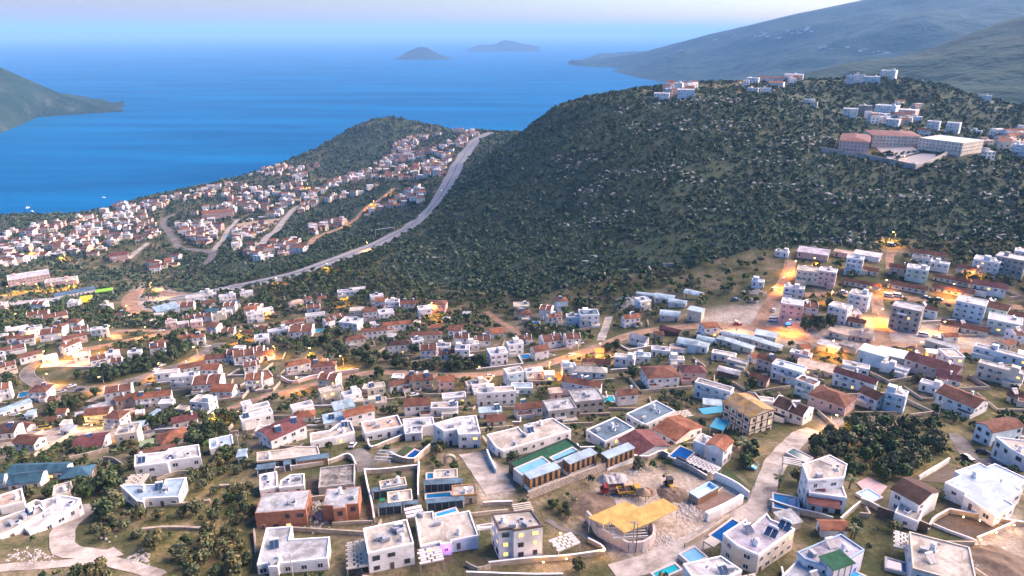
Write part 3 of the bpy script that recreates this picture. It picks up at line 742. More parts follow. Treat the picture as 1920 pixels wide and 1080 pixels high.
h_('B', [(168,398),(285,382),(290,480),(172,508)], 3.0, 'flat', 'w', 'white', 'unfinished white annex above the L-shaped brick house')
h_('B', [(312,440),(378,400),(470,395),(470,472),(300,490)], 2.8, 'flat', 'w', 'pale', 'low white house with round roof hatch between two unfinished shells', units=1)
h_('B', [(575,352),(800,340),(818,465),(572,490)], 2.6, 'flat', 'k', 'dirty', 'roofless grey concrete shell with dark beams on its slab', doors=False, dens=.2, par=.5)
h_('B', [(175,512),(500,508),(490,632),(148,655)], 5.6, 'flat', 'r', 'pale', 'larger unfinished red brick house with concrete slab roof', par=0, style=2, dens=.55)
h_('B', [(620,490),(712,485),(715,497),(748,495),(748,480),(850,473),(835,592),(755,598),(752,618),(665,628),(660,605),(590,605)], 5.4, 'flat', 'r', 'pale', 'smaller unfinished brick house with notched pale slab roof', par=0, style=2, dens=.6)
h_('B', [(215,762),(390,750),(370,838),(642,822),(628,965),(300,1000),(290,1020),(228,1025),(222,1000),(152,1012)], 3.4, 'flat', 'w', 'pale', 'white L-shaped house with weathered blue-grey roof at the bottom edge', units=0)
h_('B', [(862,762),(1160,708),(1215,865),(905,930)], 6.2, 'flat', 'w', 'cream', 'white two-storey house with three units on its cream roof', units=3, style=2)
h_('B', [(1215,662),(1340,648),(1345,690),(1585,645),(1645,812),(1465,845),(1465,862),(1390,870),(1385,855),(1258,880)], 3.5, 'flat', 'b', 'cream', 'pale blue house with purple-lit doorway and wide cream roof', units=1, lit=.3)
DK = dict(name='house', wskip=())
h_('B', [(975,445),(1148,418),(1165,470),(985,500)], 2.9, 'flat', 'd', 'cream', 'small cream-roofed villa at top left of the dark canopy cluster', trim=WALLS['c'])
h_('B', [(1030,518),(1190,500),(1205,572),(1035,592)], 2.9, 'flat', 'd', 'cream', 'small cream-roofed villa beside the bright green courtyard mat', trim=WALLS['c'])
h_('B', [(1345,368),(1500,362),(1510,420),(1345,428)], 2.9, 'flat', 'd', 'cream', 'small cream-roofed villa at top right of the dark canopy cluster', trim=WALLS['c'])
h_('B', [(1470,472),(1620,465),(1642,532),(1465,545)], 2.9, 'flat', 's', 'cream', 'thatch-edged villa right of the long blue canopy pool', trim=WALLS['t'])
h_('B', [(855,50),(1100,0),(1135,75),(880,125)], 4.2, 'flat', 'w', 'peach', 'white house above the sloping lawn with raised white edges', par=.6, units=2)
h_('B', [(1135,25),(1338,10),(1350,62),(1265,75),(1262,115),(1150,125)], 4.0, 'flat', 'w', 'white', 'white terrace house left of the big double-level white villa', units=2)
h_('B', [(1340,58),(1500,12),(1630,0),(1660,122),(1512,128),(1500,92),(1410,105)], 6.4, 'flat', 'w', 'white', 'big double-level white villa with balcony above the arched garden gate', units=2, chim=1)
h_('C', [(118,130),(330,78),(378,135),(425,118),(365,65),(562,18),(688,98),(228,240),(180,215)], 5.0, 'flat', 'w', 'cream', 'long white villa with stepped cream roof behind the green roof terrace', units=2)
h_('C', [(262,312),(665,155),(758,225),(370,400)], 4.0, 'flat', 'd', 'green', 'dark building with green turf roof terrace', trim=WALLS['d'], doors=False, dens=.3)
h_('C', [(1358,188),(1205,95),(1040,150),(1115,278)], 3.2, 'gable', 'w', 'maroon', 'white house with low dull red roof right of the timber cabins', rise=1.6)
h_('C', [(1240,82),(1392,165),(1580,70),(1420,0)], 3.4, 'gable', 'w', 'terra', 'terracotta-roofed house with glowing yellow end wall', lit=.6)
h_('C', [(785,95),(985,15),(1120,85),(915,175)], 4.2, 'flat', 'w', 'slate', 'modern villa with slate blue flat roof and white edging, front one', trim=TRIM, units=1)
h_('H', [(1165,965),(1410,832),(1530,940),(1330,1015)], 4.6, 'flat', 'w', 'slate', 'modern villa with slate blue flat roof, behind the front one', trim=TRIM, units=1)
h_('D', [(440,190),(520,132),(638,168),(560,222)], 6.8, 'gable', 'w', 'terra', 'white villa with peach tiled roof above the checkered terrace', rise=1.0)
h_('D', [(368,165),(415,122),(485,150),(440,208)], 5.4, 'flat', 'w', 'cream', 'white wing with cream roof between the villa and its blue pool', noocc=True)
h_('I', [(518,835),(715,962),(925,900),(695,770)], 8.8, 'gable', 'c', 'ochre', 'tall half-timbered house with mossy ochre roof', style=2, timber=True, rise=1.8, dens=1)
h_('E', [(15,330),(200,268),(318,330),(300,420),(165,432),(55,440)], 9.0, 'flat', 'w', 'cream', 'tall white villa with roof terrace and slatted pergola', units=1)
h_('E', [(58,442),(298,428),(278,548),(52,522)], 5.6, 'flat', 'b', 'white', 'pale blue front block with brown sloping awnings below the tall villa', style=2, noocc=True)
h_('D', [(560,800),(715,702),(740,755),(855,662),(885,705),(1045,768),(800,945),(655,880)], 6.3, 'flat', 'c', 'lilac', 'villa with grey roof, curved parapet and two solar heaters', sol=0, trim=TRIM, reg=False)
h_('D', [(290,1005),(545,950),(688,1048),(600,1090),(350,1090)], 4.6, 'flat', 'w', 'white', 'white-roofed house at the bottom edge beside a turquoise pool', units=1)
h_('Y', [(790,525),(1130,380),(1345,292),(1650,497),(1490,590),(1250,745),(880,610)], 6.0, 'flat', 'w', 'lilac', 'white villa with blue-trimmed roof holding a green turf box', trim=mat('blue_trim', (.30,.42,.55), .8), reg=False)
h_('Y', [(590,830),(830,590),(1230,752),(1130,980),(640,980)], 3.6, 'flat', 'w', 'pale', 'striped lower terrace house in front of the green turf box', noocc=True)
h_('E', [(795,805),(1168,900),(1150,1090),(712,1066)], 5.2, 'flat', 'w', 'cream', 'house with big cracked cream roof at the bottom right', trim=WALLS['c'], units=1)
h_('E', [(978,452),(1085,402),(1045,376),(1212,320),(1258,345),(1315,325),(1530,425),(1468,488),(1500,505),(1385,568),(1452,606),(1318,676),(1108,542),(1118,525)], 4.6, 'flat', 'w', 'blue', 'broad many-cornered house with pale blue roof at the right edge', par=.25)
h_('E', [(610,490),(800,582),(955,510),(760,420)], 6.2, 'gable', 'w', 'dark', 'white house with dark brown gable right of the glowing blue pool', rise=1.5)
h_('E', [(630,662),(682,582),(832,650),(800,712)], 3.0, 'flat', 'w', 'cream', 'low cream-roofed block in front of the dark gabled house', noocc=True)
h_('E', [(1175,40),(1400,15),(1530,70),(1300,100)], 6.4, 'gable', 'b', 'brown', 'pale blue two-storey house with brown roof at the right edge', style=2, turn=True) if False else h_('E', [(1300,100),(1530,70),(1400,15),(1175,40)], 6.4, 'gable', 'b', 'brown', 'pale blue two-storey house with brown roof at the right edge', style=2, rise=1.2)
h_('E', [(1320,145),(1545,172),(1545,292),(1425,228)], 6.0, 'flat', 'w', 'cream', 'white flat-roofed house below the brown-roofed one at right edge', style=2, reg=False)
h_('C', [(150,665),(420,640),(495,745),(300,775),(290,762),(200,770)], 9.2, 'flat', 'w', 'cream', 'white three-storey house with warmly lit windows beside the garden path', lit=.75, dens=1, style=2, units=1, trim=mat('dark_trim', (.12,.09,.08), .8), reg=False)

# school on the hill shoulder
sch = dict(cat='school', name='school_building')
h_('N', [(585,585),(690,548),(845,545),(820,600)], 10.5, 'hip', 'p', 'maroon', 'pink school block with maroon hipped roof on the hill shoulder', dens=1, rise=2.2, lit=0, **sch)
h_('N', [(808,515),(1145,528),(1135,555),(850,560)], 9.5, 'hip', 'c', 'maroon', 'long cream school wing with maroon roof behind the yard', dens=1, rise=2.0, lit=0, **sch)
h_('N', [(1150,572),(1330,550),(1570,585),(1490,608)], 9, 'flat', 'c', 'blue', 'beige school hall with pale flat roof beside the sports court', dens=1, lit=0, **sch)

# ------------------------------------------------------------------ houses read from their boxes
def table(c, rows, rot=0, jit=10, **k):
    for r in rows:
        x0, y0, x1, y1, typ = r[:5]; ex = dict(k); 
        if len(r) > 5: ex.update(r[5])
        rt = ex.pop('rot', rot + rng.uniform(-jit, jit))
        q = rng.random()
        if typ[0] in 'gph' and 'chim' not in ex and q < .5: ex['chim'] = 1
        if 'sol' not in ex and rng.random() < .30: ex['sol'] = 1
        if typ[0] == 'f' and 'units' not in ex and rng.random() < .5: ex['units'] = 1
        boxed(c, x0, y0, x1, y1, typ, rot=rt, **ex)
AP = dict(cat='apartment block', name='apartment_block', dens=1)
SH = dict(cat='shed', name='shed', sol=0, units=0, chim=0, dens=.25, rat=.7)
table('F', [
 (215,165,380,255,'p.w.brown'),(345,180,505,268,'p.w.brown'),(-10,345,70,415,'f.w.cream'),(70,345,160,432,'g.w.brown'),(162,350,265,432,'g.w.brown'),(60,290,210,350,'f.w.white'),
 (218,285,318,348,'f.w.white'),(318,290,490,405,'p.w.brown'),(490,340,650,425,'g.p.brown'),(555,285,660,338,'p.b.brown'),(690,295,770,365,'f.b.white'),(772,290,822,375,'f.w.cream'),
 (450,400,625,505,'g.w.brown',dict(rot=32)),(0,430,190,505,'p.w.brown'),(165,475,320,562,'g.w.brown'),(-20,485,42,555,'f.w.cream'),(-10,555,122,655,'p.c.brown'),(330,500,430,562,'f.b.blue'),
 (570,475,684,562,'p.w.cream'),(690,500,797,584,'p.w.brown'),(800,475,900,532,'f.w.white'),(835,527,922,584,'p.w.brown'),(968,465,1076,550,'f.w.white'),(1135,415,1252,508,'p.w.brown'),
 (1345,345,1447,432,'g.w.terra'),(1448,340,1546,430,'g.w.terra'),(1250,240,1332,308,'f.p.cream'),(1337,250,1417,304,'f.p.cream'),(1438,235,1522,304,'f.p.cream'),
 (1360,95,1472,202,'p.c.brown'),(1412,45,1622,112,'f.w.cream',dict(rat=.4)),(1522,90,1612,152,'g.w.brown'),(1652,45,1772,112,'f.w.white'),(1705,95,1802,157,'g.w.slate'),
 (1542,150,1642,212,'g.b.teal'),(1660,165,1746,222,'f.w.cream'),(1860,190,1925,252,'f.w.white'),(1382,200,1462,262,'p.b.brown'),(1472,190,1600,262,'p.w.brown'),(1602,190,1702,262,'f.c.cream'),
 (1545,500,1715,592,'g.w.brown'),(1700,450,1910,574,'p.w.brown',dict(rot=-20)),(1835,545,1930,645,'p.w.brown'),(1355,555,1532,645,'g.w.brown'),(1168,620,1362,712,'f.w.cream',dict(rot=-18)),(1280,645,1520,762,'f.w.white',dict(rot=-18)),
 (1455,630,1695,805,'p.w.brown',dict(rot=-18)),(1590,700,1792,862,'g.b.terra',dict(rot=-25)),(1850,620,1990,785,'p.w.terra'),(800,715,1010,855,'p.w.brown'),(885,790,1045,905,'g.p.brown'),
 (660,850,895,942,'h.c.pale'),(-20,700,102,855,'p.w.terra'),(1310,940,1485,1062,'g.w.maroon',dict(lit=.3)),(1500,20,1600,60,'f.w.white'),(1805,20,1900,75,'f.w.white'),(1640,5,1720,45,'f.c.cream')], rot=-6)
boxed('F', 1160, 110, 1352, 218, 'm.b.metal', rot=12, rat=.8, cat='shop', name='shop', label='low shop with broad pale blue roof south of the roundabout', sol=0)
boxed('F', 1035, 765, 1298, 905, 'g.w.terra', rot=-14, rat=.45, label='long white guesthouse with terracotta roof above the restaurant', sol=2, dens=1, cat='guesthouse', name='guesthouse')
boxed('F', -20, 860, 240, 955, 'm.w.metal', rot=14, rat=.7, label='low workshop with blue metal roof at the left edge car park', cat='workshop', name='workshop', sol=0)
table('G', [
 (0,450,152,574,'p.w.brown'),(152,470,296,548,'g.w.brown'),(70,545,190,622,'p.w.brown'),(88,620,292,785,'p.w.brown',dict(rot=25)),(-30,720,42,805,'g.w.brown'),
 (385,535,580,652,'h.w.terra'),(577,550,772,664,'h.p.brown',dict(rot=-8)),(412,260,606,392,'p.w.brown',dict(rot=-12)),(388,235,525,302,'g.w.brown'),(252,300,415,372,'f.b.white'),
 (662,225,760,312,'p.w.brown',dict(rot=30)),(752,205,852,260,'p.w.brown'),(785,220,972,345,'f.w.white',dict(rot=-28)),(540,185,680,258,'f.w.grey'),(100,175,222,262,'f.w.cream'),(182,150,296,212,'f.w.white'),
 (405,85,520,168,'h.p.peach'),(510,60,576,114,'h.w.brown'),(612,55,692,114,'h.p.brown'),(776,12,896,74,'f.b.lilac'),(868,0,986,40,'f.w.white'),(1015,45,1122,118,'f.w.white'),
 (1130,85,1242,172,'f.w.white'),(1244,90,1380,162,'g.w.brown'),(1372,130,1482,232,'f.w.white'),(1108,245,1322,334,'g.w.terra',dict(rot=4)),(830,355,986,454,'h.c.brown'),(962,290,1146,384,'g.w.brown'),
 (1312,320,1562,414,'h.c.brown'),(1150,385,1326,494,'h.w.dark'),(1326,375,1420,454,'f.b.white'),(1392,415,1522,535,'p.w.brown'),(1510,415,1622,484,'f.w.white'),(1526,455,1656,550,'p.w.brown'),
 (1655,430,1766,550,'f.w.white'),(1642,340,1762,444,'p.w.brown'),(1802,355,1922,450,'p.w.brown'),(1738,400,1836,484,'f.w.cream'),(1476,265,1556,334,'g.c.terra'),(996,715,1136,835,'f.c.cream',dict(rot=5)),
 (1152,680,1312,795,'g.w.brown',dict(rot=12)),(1332,640,1486,775,'g.c.brown',dict(sol=2)),(1516,650,1652,785,'g.p.terra',dict(rot=4)),(1722,695,1906,795,'f.c.grey',dict(rot=14)),
 (632,740,830,880,'f.c.cream',dict(rot=12)),(800,770,962,880,'f.w.white',dict(rot=14)),(736,840,900,960,'m.b.metal'),(806,890,1066,1052,'g.w.terra',dict(rot=14)),(970,830,1142,922,'f.c.cream'),
 (1276,810,1470,970,'g.w.brown'),(1470,860,1680,972,'f.w.cream'),(1552,790,1740,880,'f.w.white',dict(rot=5)),(422,860,600,962,'f.w.white',dict(rot=10)),(452,910,606,1025,'h.c.terra'),
 (82,870,272,965,'f.w.white',dict(rot=8)),(48,930,302,1065,'f.w.white',dict(rot=8)),(55,848,130,932,'f.w.lilac'),(672,940,830,1065,'m.w.metal')], rot=4)
table('H', [
 (45,350,162,448,'p.w.brown'),(130,440,292,595,'f.w.white',dict(rot=15)),(270,400,412,514,'f.w.white',dict(rot=15)),(345,350,472,424,'p.w.brown'),(455,410,597,554,'g.w.brown',dict(rot=25)),
 (516,335,702,474,'p.w.brown',dict(rot=20)),(702,330,836,454,'p.w.brown',dict(rot=15)),(566,190,702,284,'p.w.terra',dict(rot=20)),(720,195,830,300,'f.b.white'),(812,155,972,305,'f.w.slate',dict(rot=10)),
 (1130,190,1286,304,'g.w.terra',dict(rot=28)),(1190,350,1352,444,'g.w.grey',dict(rot=-20)),(1080,500,1246,604,'f.w.cream',dict(rot=-8)),(1230,485,1356,574,'f.b.metal'),
 (252,595,412,744,'f.b.cream',dict(rot=20)),(408,600,560,700,'f.w.white'),(560,625,637,704,'f.b.white'),(682,565,802,664,'f.b.blue'),(850,540,1052,604,'g.c.brown'),(782,580,1026,684,'h.b.cream'),
 (672,670,1012,825,'g.w.terra',dict(rot=-14,sol=2)),(592,750,690,852,'m.p.peach'),(1082,755,1266,895,'g.w.brown',dict(rot=20)),(1276,545,1572,775,'h.w.brown',dict(rot=20,dens=1)),(1562,565,1772,724,'h.p.maroon',dict(rot=14)),
 (0,695,152,795,'f.w.pale'),(45,745,357,895,'f.w.cream',dict(rot=6)),(312,720,476,804,'f.b.blue'),(322,855,572,985,'g.w.brown',dict(rot=14)),(72,895,242,984,'m.w.metal'),(125,935,272,1044,'g.c.brown'),
 (1492,520,1612,594,'f.w.cream'),(1362,440,1500,520,'f.w.lilac'),(1500,430,1625,500,'m.w.peach')], rot=8)
boxed('H', 540, 830, 806, 1045, 'f.k.pale', rot=18, label='bare concrete cube house, the lower left of a pair', sol=0, units=1, style=2, cat='house')
boxed('H', 732, 755, 1012, 975, 'f.k.pale', rot=18, label='bare concrete cube house, the upper right of a pair', sol=0, units=1, style=2, cat='house')
table('H', [(1250,45,1386,84,'a.m.metal'),(1386,40,1541,114,'a.m.metal'),(1490,80,1631,149,'a.w.metal'),(1605,10,1761,89,'a.y.metal'),(1430,160,1576,254,'a.c.metal'),(1632,140,1756,257,'m.c.metal'),
 (1415,300,1592,364,'g.n.maroon')], rot=-10, **SH)
table('I', [(485,265,690,345,'a.w.metal'),(632,300,820,384,'m.m.metal'),(756,260,930,354,'m.m.metal'),(722,350,990,434,'m.c.metal'),(60,380,190,455,'m.w.lilac'),(125,310,290,450,'a.b.metal'),(260,350,380,450,'m.b.metal'),(285,300,450,384,'a.w.metal'),
 (440,325,600,394,'m.c.metal'),(452,550,642,654,'a.n.white'),(1262,340,1450,448,'m.c.pale'),(1450,350,1582,444,'m.c.dirty'),(1342,250,1522,334,'m.c.peach',dict(lit=.5)),(560,360,760,445,'m.c.metal')], rot=-14, **SH)
table('I', [(402,430,602,514,'f.w.cream'),(522,490,706,584,'f.c.grey'),(762,460,960,604,'g.p.terra',dict(rot=-20)),(1032,440,1216,514,'f.p.cream'),(878,515,1162,694,'f.b.metal',dict(rot=-14)),(956,600,1252,724,'m.c.grey',dict(rot=-12)),
 (1106,510,1392,634,'m.p.peach'),(706,605,872,724,'g.p.brown'),(1072,640,1262,815,'f.g.brown',dict(rot=-24)),(886,800,1212,1045,'p.w.dark',dict(rot=-22,sol=2)),(1532,265,1692,349,'g.p.peach')], rot=-8)
boxed('I', 242, 680, 590, 855, 'f.b.dirty', rot=-16, label='house with blackened peeling flat roof left of the ochre-roofed house', sol=0)
boxed('I', 1192, 685, 1548, 965, 'h.p.brown', rot=-18, label='large pink villa with multiple brown roofs and round window', sol=0, dens=1, cat='villa', name='villa')
table('J', [(516,580,732,660,'f.w.white'),(942,630,1106,730,'g.w.maroon'),(240,560,422,654,'f.w.cream'),(152,640,492,784,'g.b.maroon',dict(rot=-14)),(352,730,540,930,'g.w.brown',dict(rot=-30)),(545,750,692,942,'f.b.white',dict(sol=2)),
 (816,710,1032,804,'f.w.grey'),(946,740,1286,980,'g.w.brown',dict(rot=-22,dens=1)),(1228,465,1602,574,'f.b.cream',dict(rot=-6)),(1248,580,1560,724,'f.c.white',dict(rot=-6,sol=2)),(786,125,936,224,'g.b.brown'),
 (996,260,1296,339,'g.c.brown',dict(rat=.3)),(1456,170,1592,254,'g.c.brown'),(282,225,396,294,'g.c.brown'),(1482,810,1620,874,'g.c.brown')], rot=-6)
table('J', [(852,415,1102,484,'m.c.pale'),(356,430,560,604,'m.b.metal'),(522,465,800,574,'m.m.metal'),(1560,480,1700,570,'m.b.metal')], rot=-6, **dict(SH, cat='workshop', name='workshop'))
boxed('J', 712, 500, 1100, 700, 'g.p.maroon', rot=-14, rat=.55, label='pink house with big maroon roof carrying two solar heaters', sol=2, dens=1)
table('J', [(1082,65,1280,249,'f.b.white'),(1282,90,1460,244,'g.g.brown'),(1328,195,1546,354,'f.g.white'),(276,15,431,174,'f.b.cream'),(122,105,286,274,'f.w.cream')], rot=-8, sol=1, **AP)
boxed('J', 592, 100, 806, 334, 'f.k.pale', rot=-6, label='open concrete frame block under a pale slab roof', cat='unfinished building', name='unfinished_building', dens=1, style=2, sol=0, units=0)
table('O', [(226,665,371,844,'f.p.white'),(252,575,386,668,'f.w.white'),(342,440,486,564,'f.c.cream'),(490,450,606,584,'f.p.white'),(680,365,790,494,'f.b.white'),(1102,430,1236,549,'f.g.white'),(1566,370,1726,504,'f.b.white'),(1848,320,1960,424,'f.b.white')], rot=-8, sol=1, **AP)
boxed('O', 1712, 345, 1912, 515, 'f.k.white', rot=-10, label='unfinished open-fronted concrete block at the right edge', cat='unfinished building', name='unfinished_building', dens=1, style=2, sol=0)
table('O', [(792,450,902,499,'g.c.brown'),(986,425,1104,504,'g.p.brown'),(1140,370,1270,434,'p.w.cream'),(1268,405,1386,479,'f.w.white'),(1456,435,1576,504,'g.c.brown'),(1566,540,1766,644,'g.w.maroon'),(192,330,292,379,'f.w.white'),(32,530,116,592,'f.b.metal')], rot=-8)
LG = dict(rat=.24, cat='row house', name='row_house', sol=0, chim=0)
table('O', [(1140,335,1362,384,'g.c.brown'),(682,540,912,594,'g.c.brown'),(986,555,1226,614,'g.c.brown'),(1302,515,1522,564,'g.c.brown'),(1302,580,1546,639,'g.c.brown'),(366,780,502,834,'g.c.brown'),(702,800,812,854,'g.c.brown')], rot=-4, jit=3, **LG)
table('O', [(356,310,562,394,'m.p.lilac'),(602,330,742,384,'m.p.peach'),(742,335,922,404,'m.w.white')], rot=-4, **dict(SH, cat='house', name='house'))
table('N', [(650,370,740,428,'f.w.white'),(755,350,836,404,'f.k.pale'),(866,345,1016,424,'f.b.slate'),(1026,375,1150,424,'f.p.white'),(816,400,900,444,'f.w.white'),(976,400,1100,444,'g.w.brown'),(1026,430,1110,484,'f.c.peach'),
 (1112,425,1176,469,'f.b.white'),(890,425,960,474,'f.w.white'),(940,440,1030,494,'f.w.white'),(1215,455,1296,519,'f.w.cream'),(1345,465,1431,539,'f.w.white'),(1512,520,1582,549,'f.b.white'),(1672,610,1736,644,'f.w.white'),
 (1790,610,1890,704,'f.b.white'),(1152,510,1232,552,'g.w.brown'),(670,155,716,204,'f.b.white'),(722,145,786,194,'f.w.brown'),(790,155,890,194,'f.b.white'),(905,115,1006,169,'f.w.white'),
 (0,165,82,204,'f.w.white'),(85,160,242,194,'g.w.brown'),(255,140,376,184,'f.w.white'),(150,190,252,229,'g.w.terra'),(0,235,82,269,'f.w.white'),(90,235,162,269,'f.w.white'),(385,310,456,339,'f.w.white'),(430,330,476,364,'f.c.peach'),(1565,285,1642,319,'f.w.white')], rot=-6)
table('M', [(1245,195,1350,238,'f.w.white'),(1320,165,1400,205,'f.b.white'),(1385,130,1442,195,'f.w.white'),(1405,170,1515,228,'f.b.white')], rot=-8)
# larger buildings of the far town that stand out
table('K', [(95,755,360,865,'f.p.white',dict(rat=.5,cat='hotel',name='hotel',dens=1,label='pale terraced hotel lit from below near the left edge')),(360,795,580,880,'f.p.cream',dict(rat=.4,cat='hotel',name='hotel',label='low lit hotel wing right of the terraced hotel')),
 (1530,285,1750,372,'g.p.terra',dict(rat=.4,cat='hotel',name='hotel',dens=1,label='long pink hotel with terracotta roof in the seaside town')),(835,600,960,680,'g.p.maroon',dict(label='pink house with maroon roof where the straight lane ends')),
 (430,890,700,945,'m.w.slate',dict(rat=.35,cat='shop',name='shop',label='long shop row with slate roof by the lit petrol court'))], rot=-4, sol=0)
# ------------------------------------------------------------------ roads: sheets laid on the ground
ASPH = mat('dusty_asphalt', (.24,.225,.21), .9, .3, .25, spec=.15, col2=(.15,.145,.14))
EARTH = mat('packed_earth', (.42,.28,.19), .95, .3, .2, spec=.1, col2=(.28,.18,.12))
PALE = mat('pale_gravel', (.48,.45,.42), .95, .3, .3, spec=.1, col2=(.33,.30,.27))
HWAY = mat('highway_asphalt', (.29,.29,.295), .85, .2, .1, spec=.2)
PAINT = mat('road_paint', (.7,.7,.68), .7)
for m_ in (ASPH, EARTH, PALE): weather(m_, .38, .12)
KERB = mat('kerb', (.42,.41,.40), .9, .2, 1)
def smooth(pts, step):
    P = [Vector(p) for p in pts]; out = []
    P = [P[0]*2-P[1]] + P + [P[-1]*2-P[-2]]
    for i in range(1, len(P)-2):
        n = max(2, int((P[i+1]-P[i]).length/step))
        for k in range(n):
            t = k/n; a, b, c, d = P[i-1:i+3]
            out.append(.5*((2*b)+(c-a)*t+(2*a-5*b+4*c-d)*t*t+(3*b-a-3*c+d)*t**3))
    out.append(P[-2]); return out
ROADLINES = []
def path_xy(uv, step=3.0):
    return smooth([Vector(pix(u, v)[:2]) for u, v in uv], step)
def ribbon(mb, L, w0, w1, lift, jit=0, m=0, cross=4):
    """a strip between offsets w0 and w1 from the line L"""
    rows = []
    for i, p in enumerate(L):
        t = (L[min(i+1, len(L)-1)]-L[max(i-1, 0)]).normalized(); n = Vector((-t.y, t.x))
        a = w0+(rng.uniform(-jit, jit) if jit else 0); b = w1+(rng.uniform(-jit, jit) if jit else 0)
        q = [p+n*(a+(b-a)*k/cross) for k in range(cross+1)]
        z = ground([v.x for v in q], [v.y for v in q])
        rows.append([(v.x, v.y, float(zz)+lift) for v, zz in zip(q, z)])
    for a, b in zip(rows, rows[1:]):
        for k in range(cross): mb.face([a[k], b[k], b[k+1], a[k+1]][::-1], m)
def road(name, uv, w, m, lift=.12, jit=.25, occ=1.2, kerbs=False):
    L = path_xy(uv)
    mb = MB(); ribbon(mb, L, -w/2, w/2, lift, jit)
    o = tag(mb.build(name, m), kind='structure')
    if kerbs:
        for s in (-1, 1):
            k = MB(); ribbon(k, L, s*w/2-.12, s*w/2+.12, lift+.12, 0, cross=1); k.build('kerb', KERB, o)
    for p in L[::2]: OCC.append((p.x, p.y, w/2+occ))
    ROADLINES.append((L, w)); return o
def D_(c, pts): return [C2(c, *p) for p in pts]
road('street', D_('D', [(1180,95),(1090,130),(1010,210),(930,300),(880,400),(840,510),(800,610),(700,680),(560,760),(430,830),(300,880),(150,950),(0,1010),(-180,1060)]), 6.5, PALE, kerbs=False)
road('village_road', [(1490,628),(1400,612),(1300,612),(1195,625),(1130,648),(1060,672),(990,692),(900,703),(800,704),(720,698),(650,706),(600,718),(540,735),(480,750),(420,770)], 7.5, EARTH, kerbs=True)
road('lower_road', [(415,643),(390,658),(350,680),(310,692),(275,705),(200,727),(130,729),(78,722),(52,706),(57,690),(85,674),(130,662)], 7, ASPH, kerbs=True)
road('hillside_road', [(120,660),(180,652),(235,640),(300,627),(340,622),(400,616),(470,612),(540,603),(600,590)], 8, EARTH)
road('sand_road', [(220,637),(215,622),(260,620),(310,622)], 6, EARTH)
HW = [(290,562),(350,556),(430,541),(500,527),(560,512),(640,484),(700,461),(745,438),(780,416),(805,395),(825,370),(845,335),(865,300),(885,272),(900,259),(925,249)]
hl = path_xy(HW, 8.0)
mb = MB(); ribbon(mb, hl, -13, 13, .45, 0, cross=6); hw = tag(mb.build('highway', HWAY), kind='structure')
for p in hl: OCC.append((p.x, p.y, 14))
mb = MB(); ribbon(mb, hl, -.8, .8, .75, 0, cross=1); mb.build('median_strip', mat('median_planting', (.05,.06,.03), .95, .5, .5), hw)
for a in (-12.2, -1.6, 1.6, 12.2):
    mb = MB(); ribbon(mb, hl, a-.12, a+.12, .47, 0, cross=1); mb.build('edge_line', PAINT, hw)
for a in (-6.9, 6.9):
    for i in range(0, len(hl)-1, 2):
        mb = MB(); ribbon(mb, hl[i:i+2], a-.1, a+.1, .47, 0, cross=1); mb.build('lane_dash', PAINT, hw)
mb = MB()
p0 = pix(*HW[0])
road('roundabout_road', [(352,556),(300,548),(262,545),(243,560),(250,580),(290,588),(330,580),(345,565)], 12, EARTH)
road('quarter_road', [(1483,488),(1476,515),(1461,543),(1443,570),(1428,597),(1418,616)], 7, EARTH)
road('upper_lane', [(1672,470),(1668,485),(1669,505)], 5, EARTH)
road('side_street', [(1643,556),(1647,583),(1651,610),(1657,640)], 6.5, EARTH)
road('terrace_road', [(1508,553),(1580,552),(1650,557),(1750,563),(1830,570),(1918,577)], 5.5, EARTH)
road('valley_road', [(1418,616),(1500,634),(1600,648),(1660,645),(1760,655),(1840,662),(1918,668)], 8, EARTH)
road('town_road', D_('K', [(1310,325),(1225,380),(1255,435),(1310,520),(1350,580),(1450,592),(1590,615),(1560,680),(1500,715)]), 9, ASPH)
road('town_lane', D_('K', [(1780,365),(1700,460),(1650,540),(1600,605)]), 7, PALE)
road('town_street', D_('L', [(330,930),(430,830),(500,740),(560,680),(625,650)]), 10, PALE)
road('villa_lane', D_('L', [(640,940),(700,880),(830,830),(960,760),(1040,680),(1150,610),(1220,550)]), 8, EARTH)
road('straight_lane', D_('K', [(940,680),(1000,630),(1060,580),(1110,545)]), 6, PALE)
road('hill_track', D_('P', [(620,545),(680,590),(760,640),(780,670)]), 4, EARTH)
road('gravel_drive', D_('H', [(1050,215),(1030,270),(1005,340),(985,395)]), 4.5, PALE)
road('winding_path', D_('A', [(640,590),(540,670),(450,745),(415,830),(440,905),(560,930),(700,940),(800,910)]), 5.5, PALE)
road('front_track', D_('A', [(-60,1035),(100,1020),(300,1010),(500,990),(700,975),(860,1010),(1010,1055),(1080,1085)]), 4, PALE)
road('villa_road', D_('E', [(1512,320),(1300,310),(1180,300),(1120,240),(1070,160),(1010,120)]), 5, ASPH)
road('back_lane', D_('B', [(800,230),(850,270),(880,320),(900,370)]), 6, ASPH)
road('garden_path', D_('C', [(520,700),(620,760),(760,800),(880,870)]), 1.6, ASPH)
road('parking_court', D_('C', [(20,250),(80,330),(150,420),(210,520)]), 9, PALE)

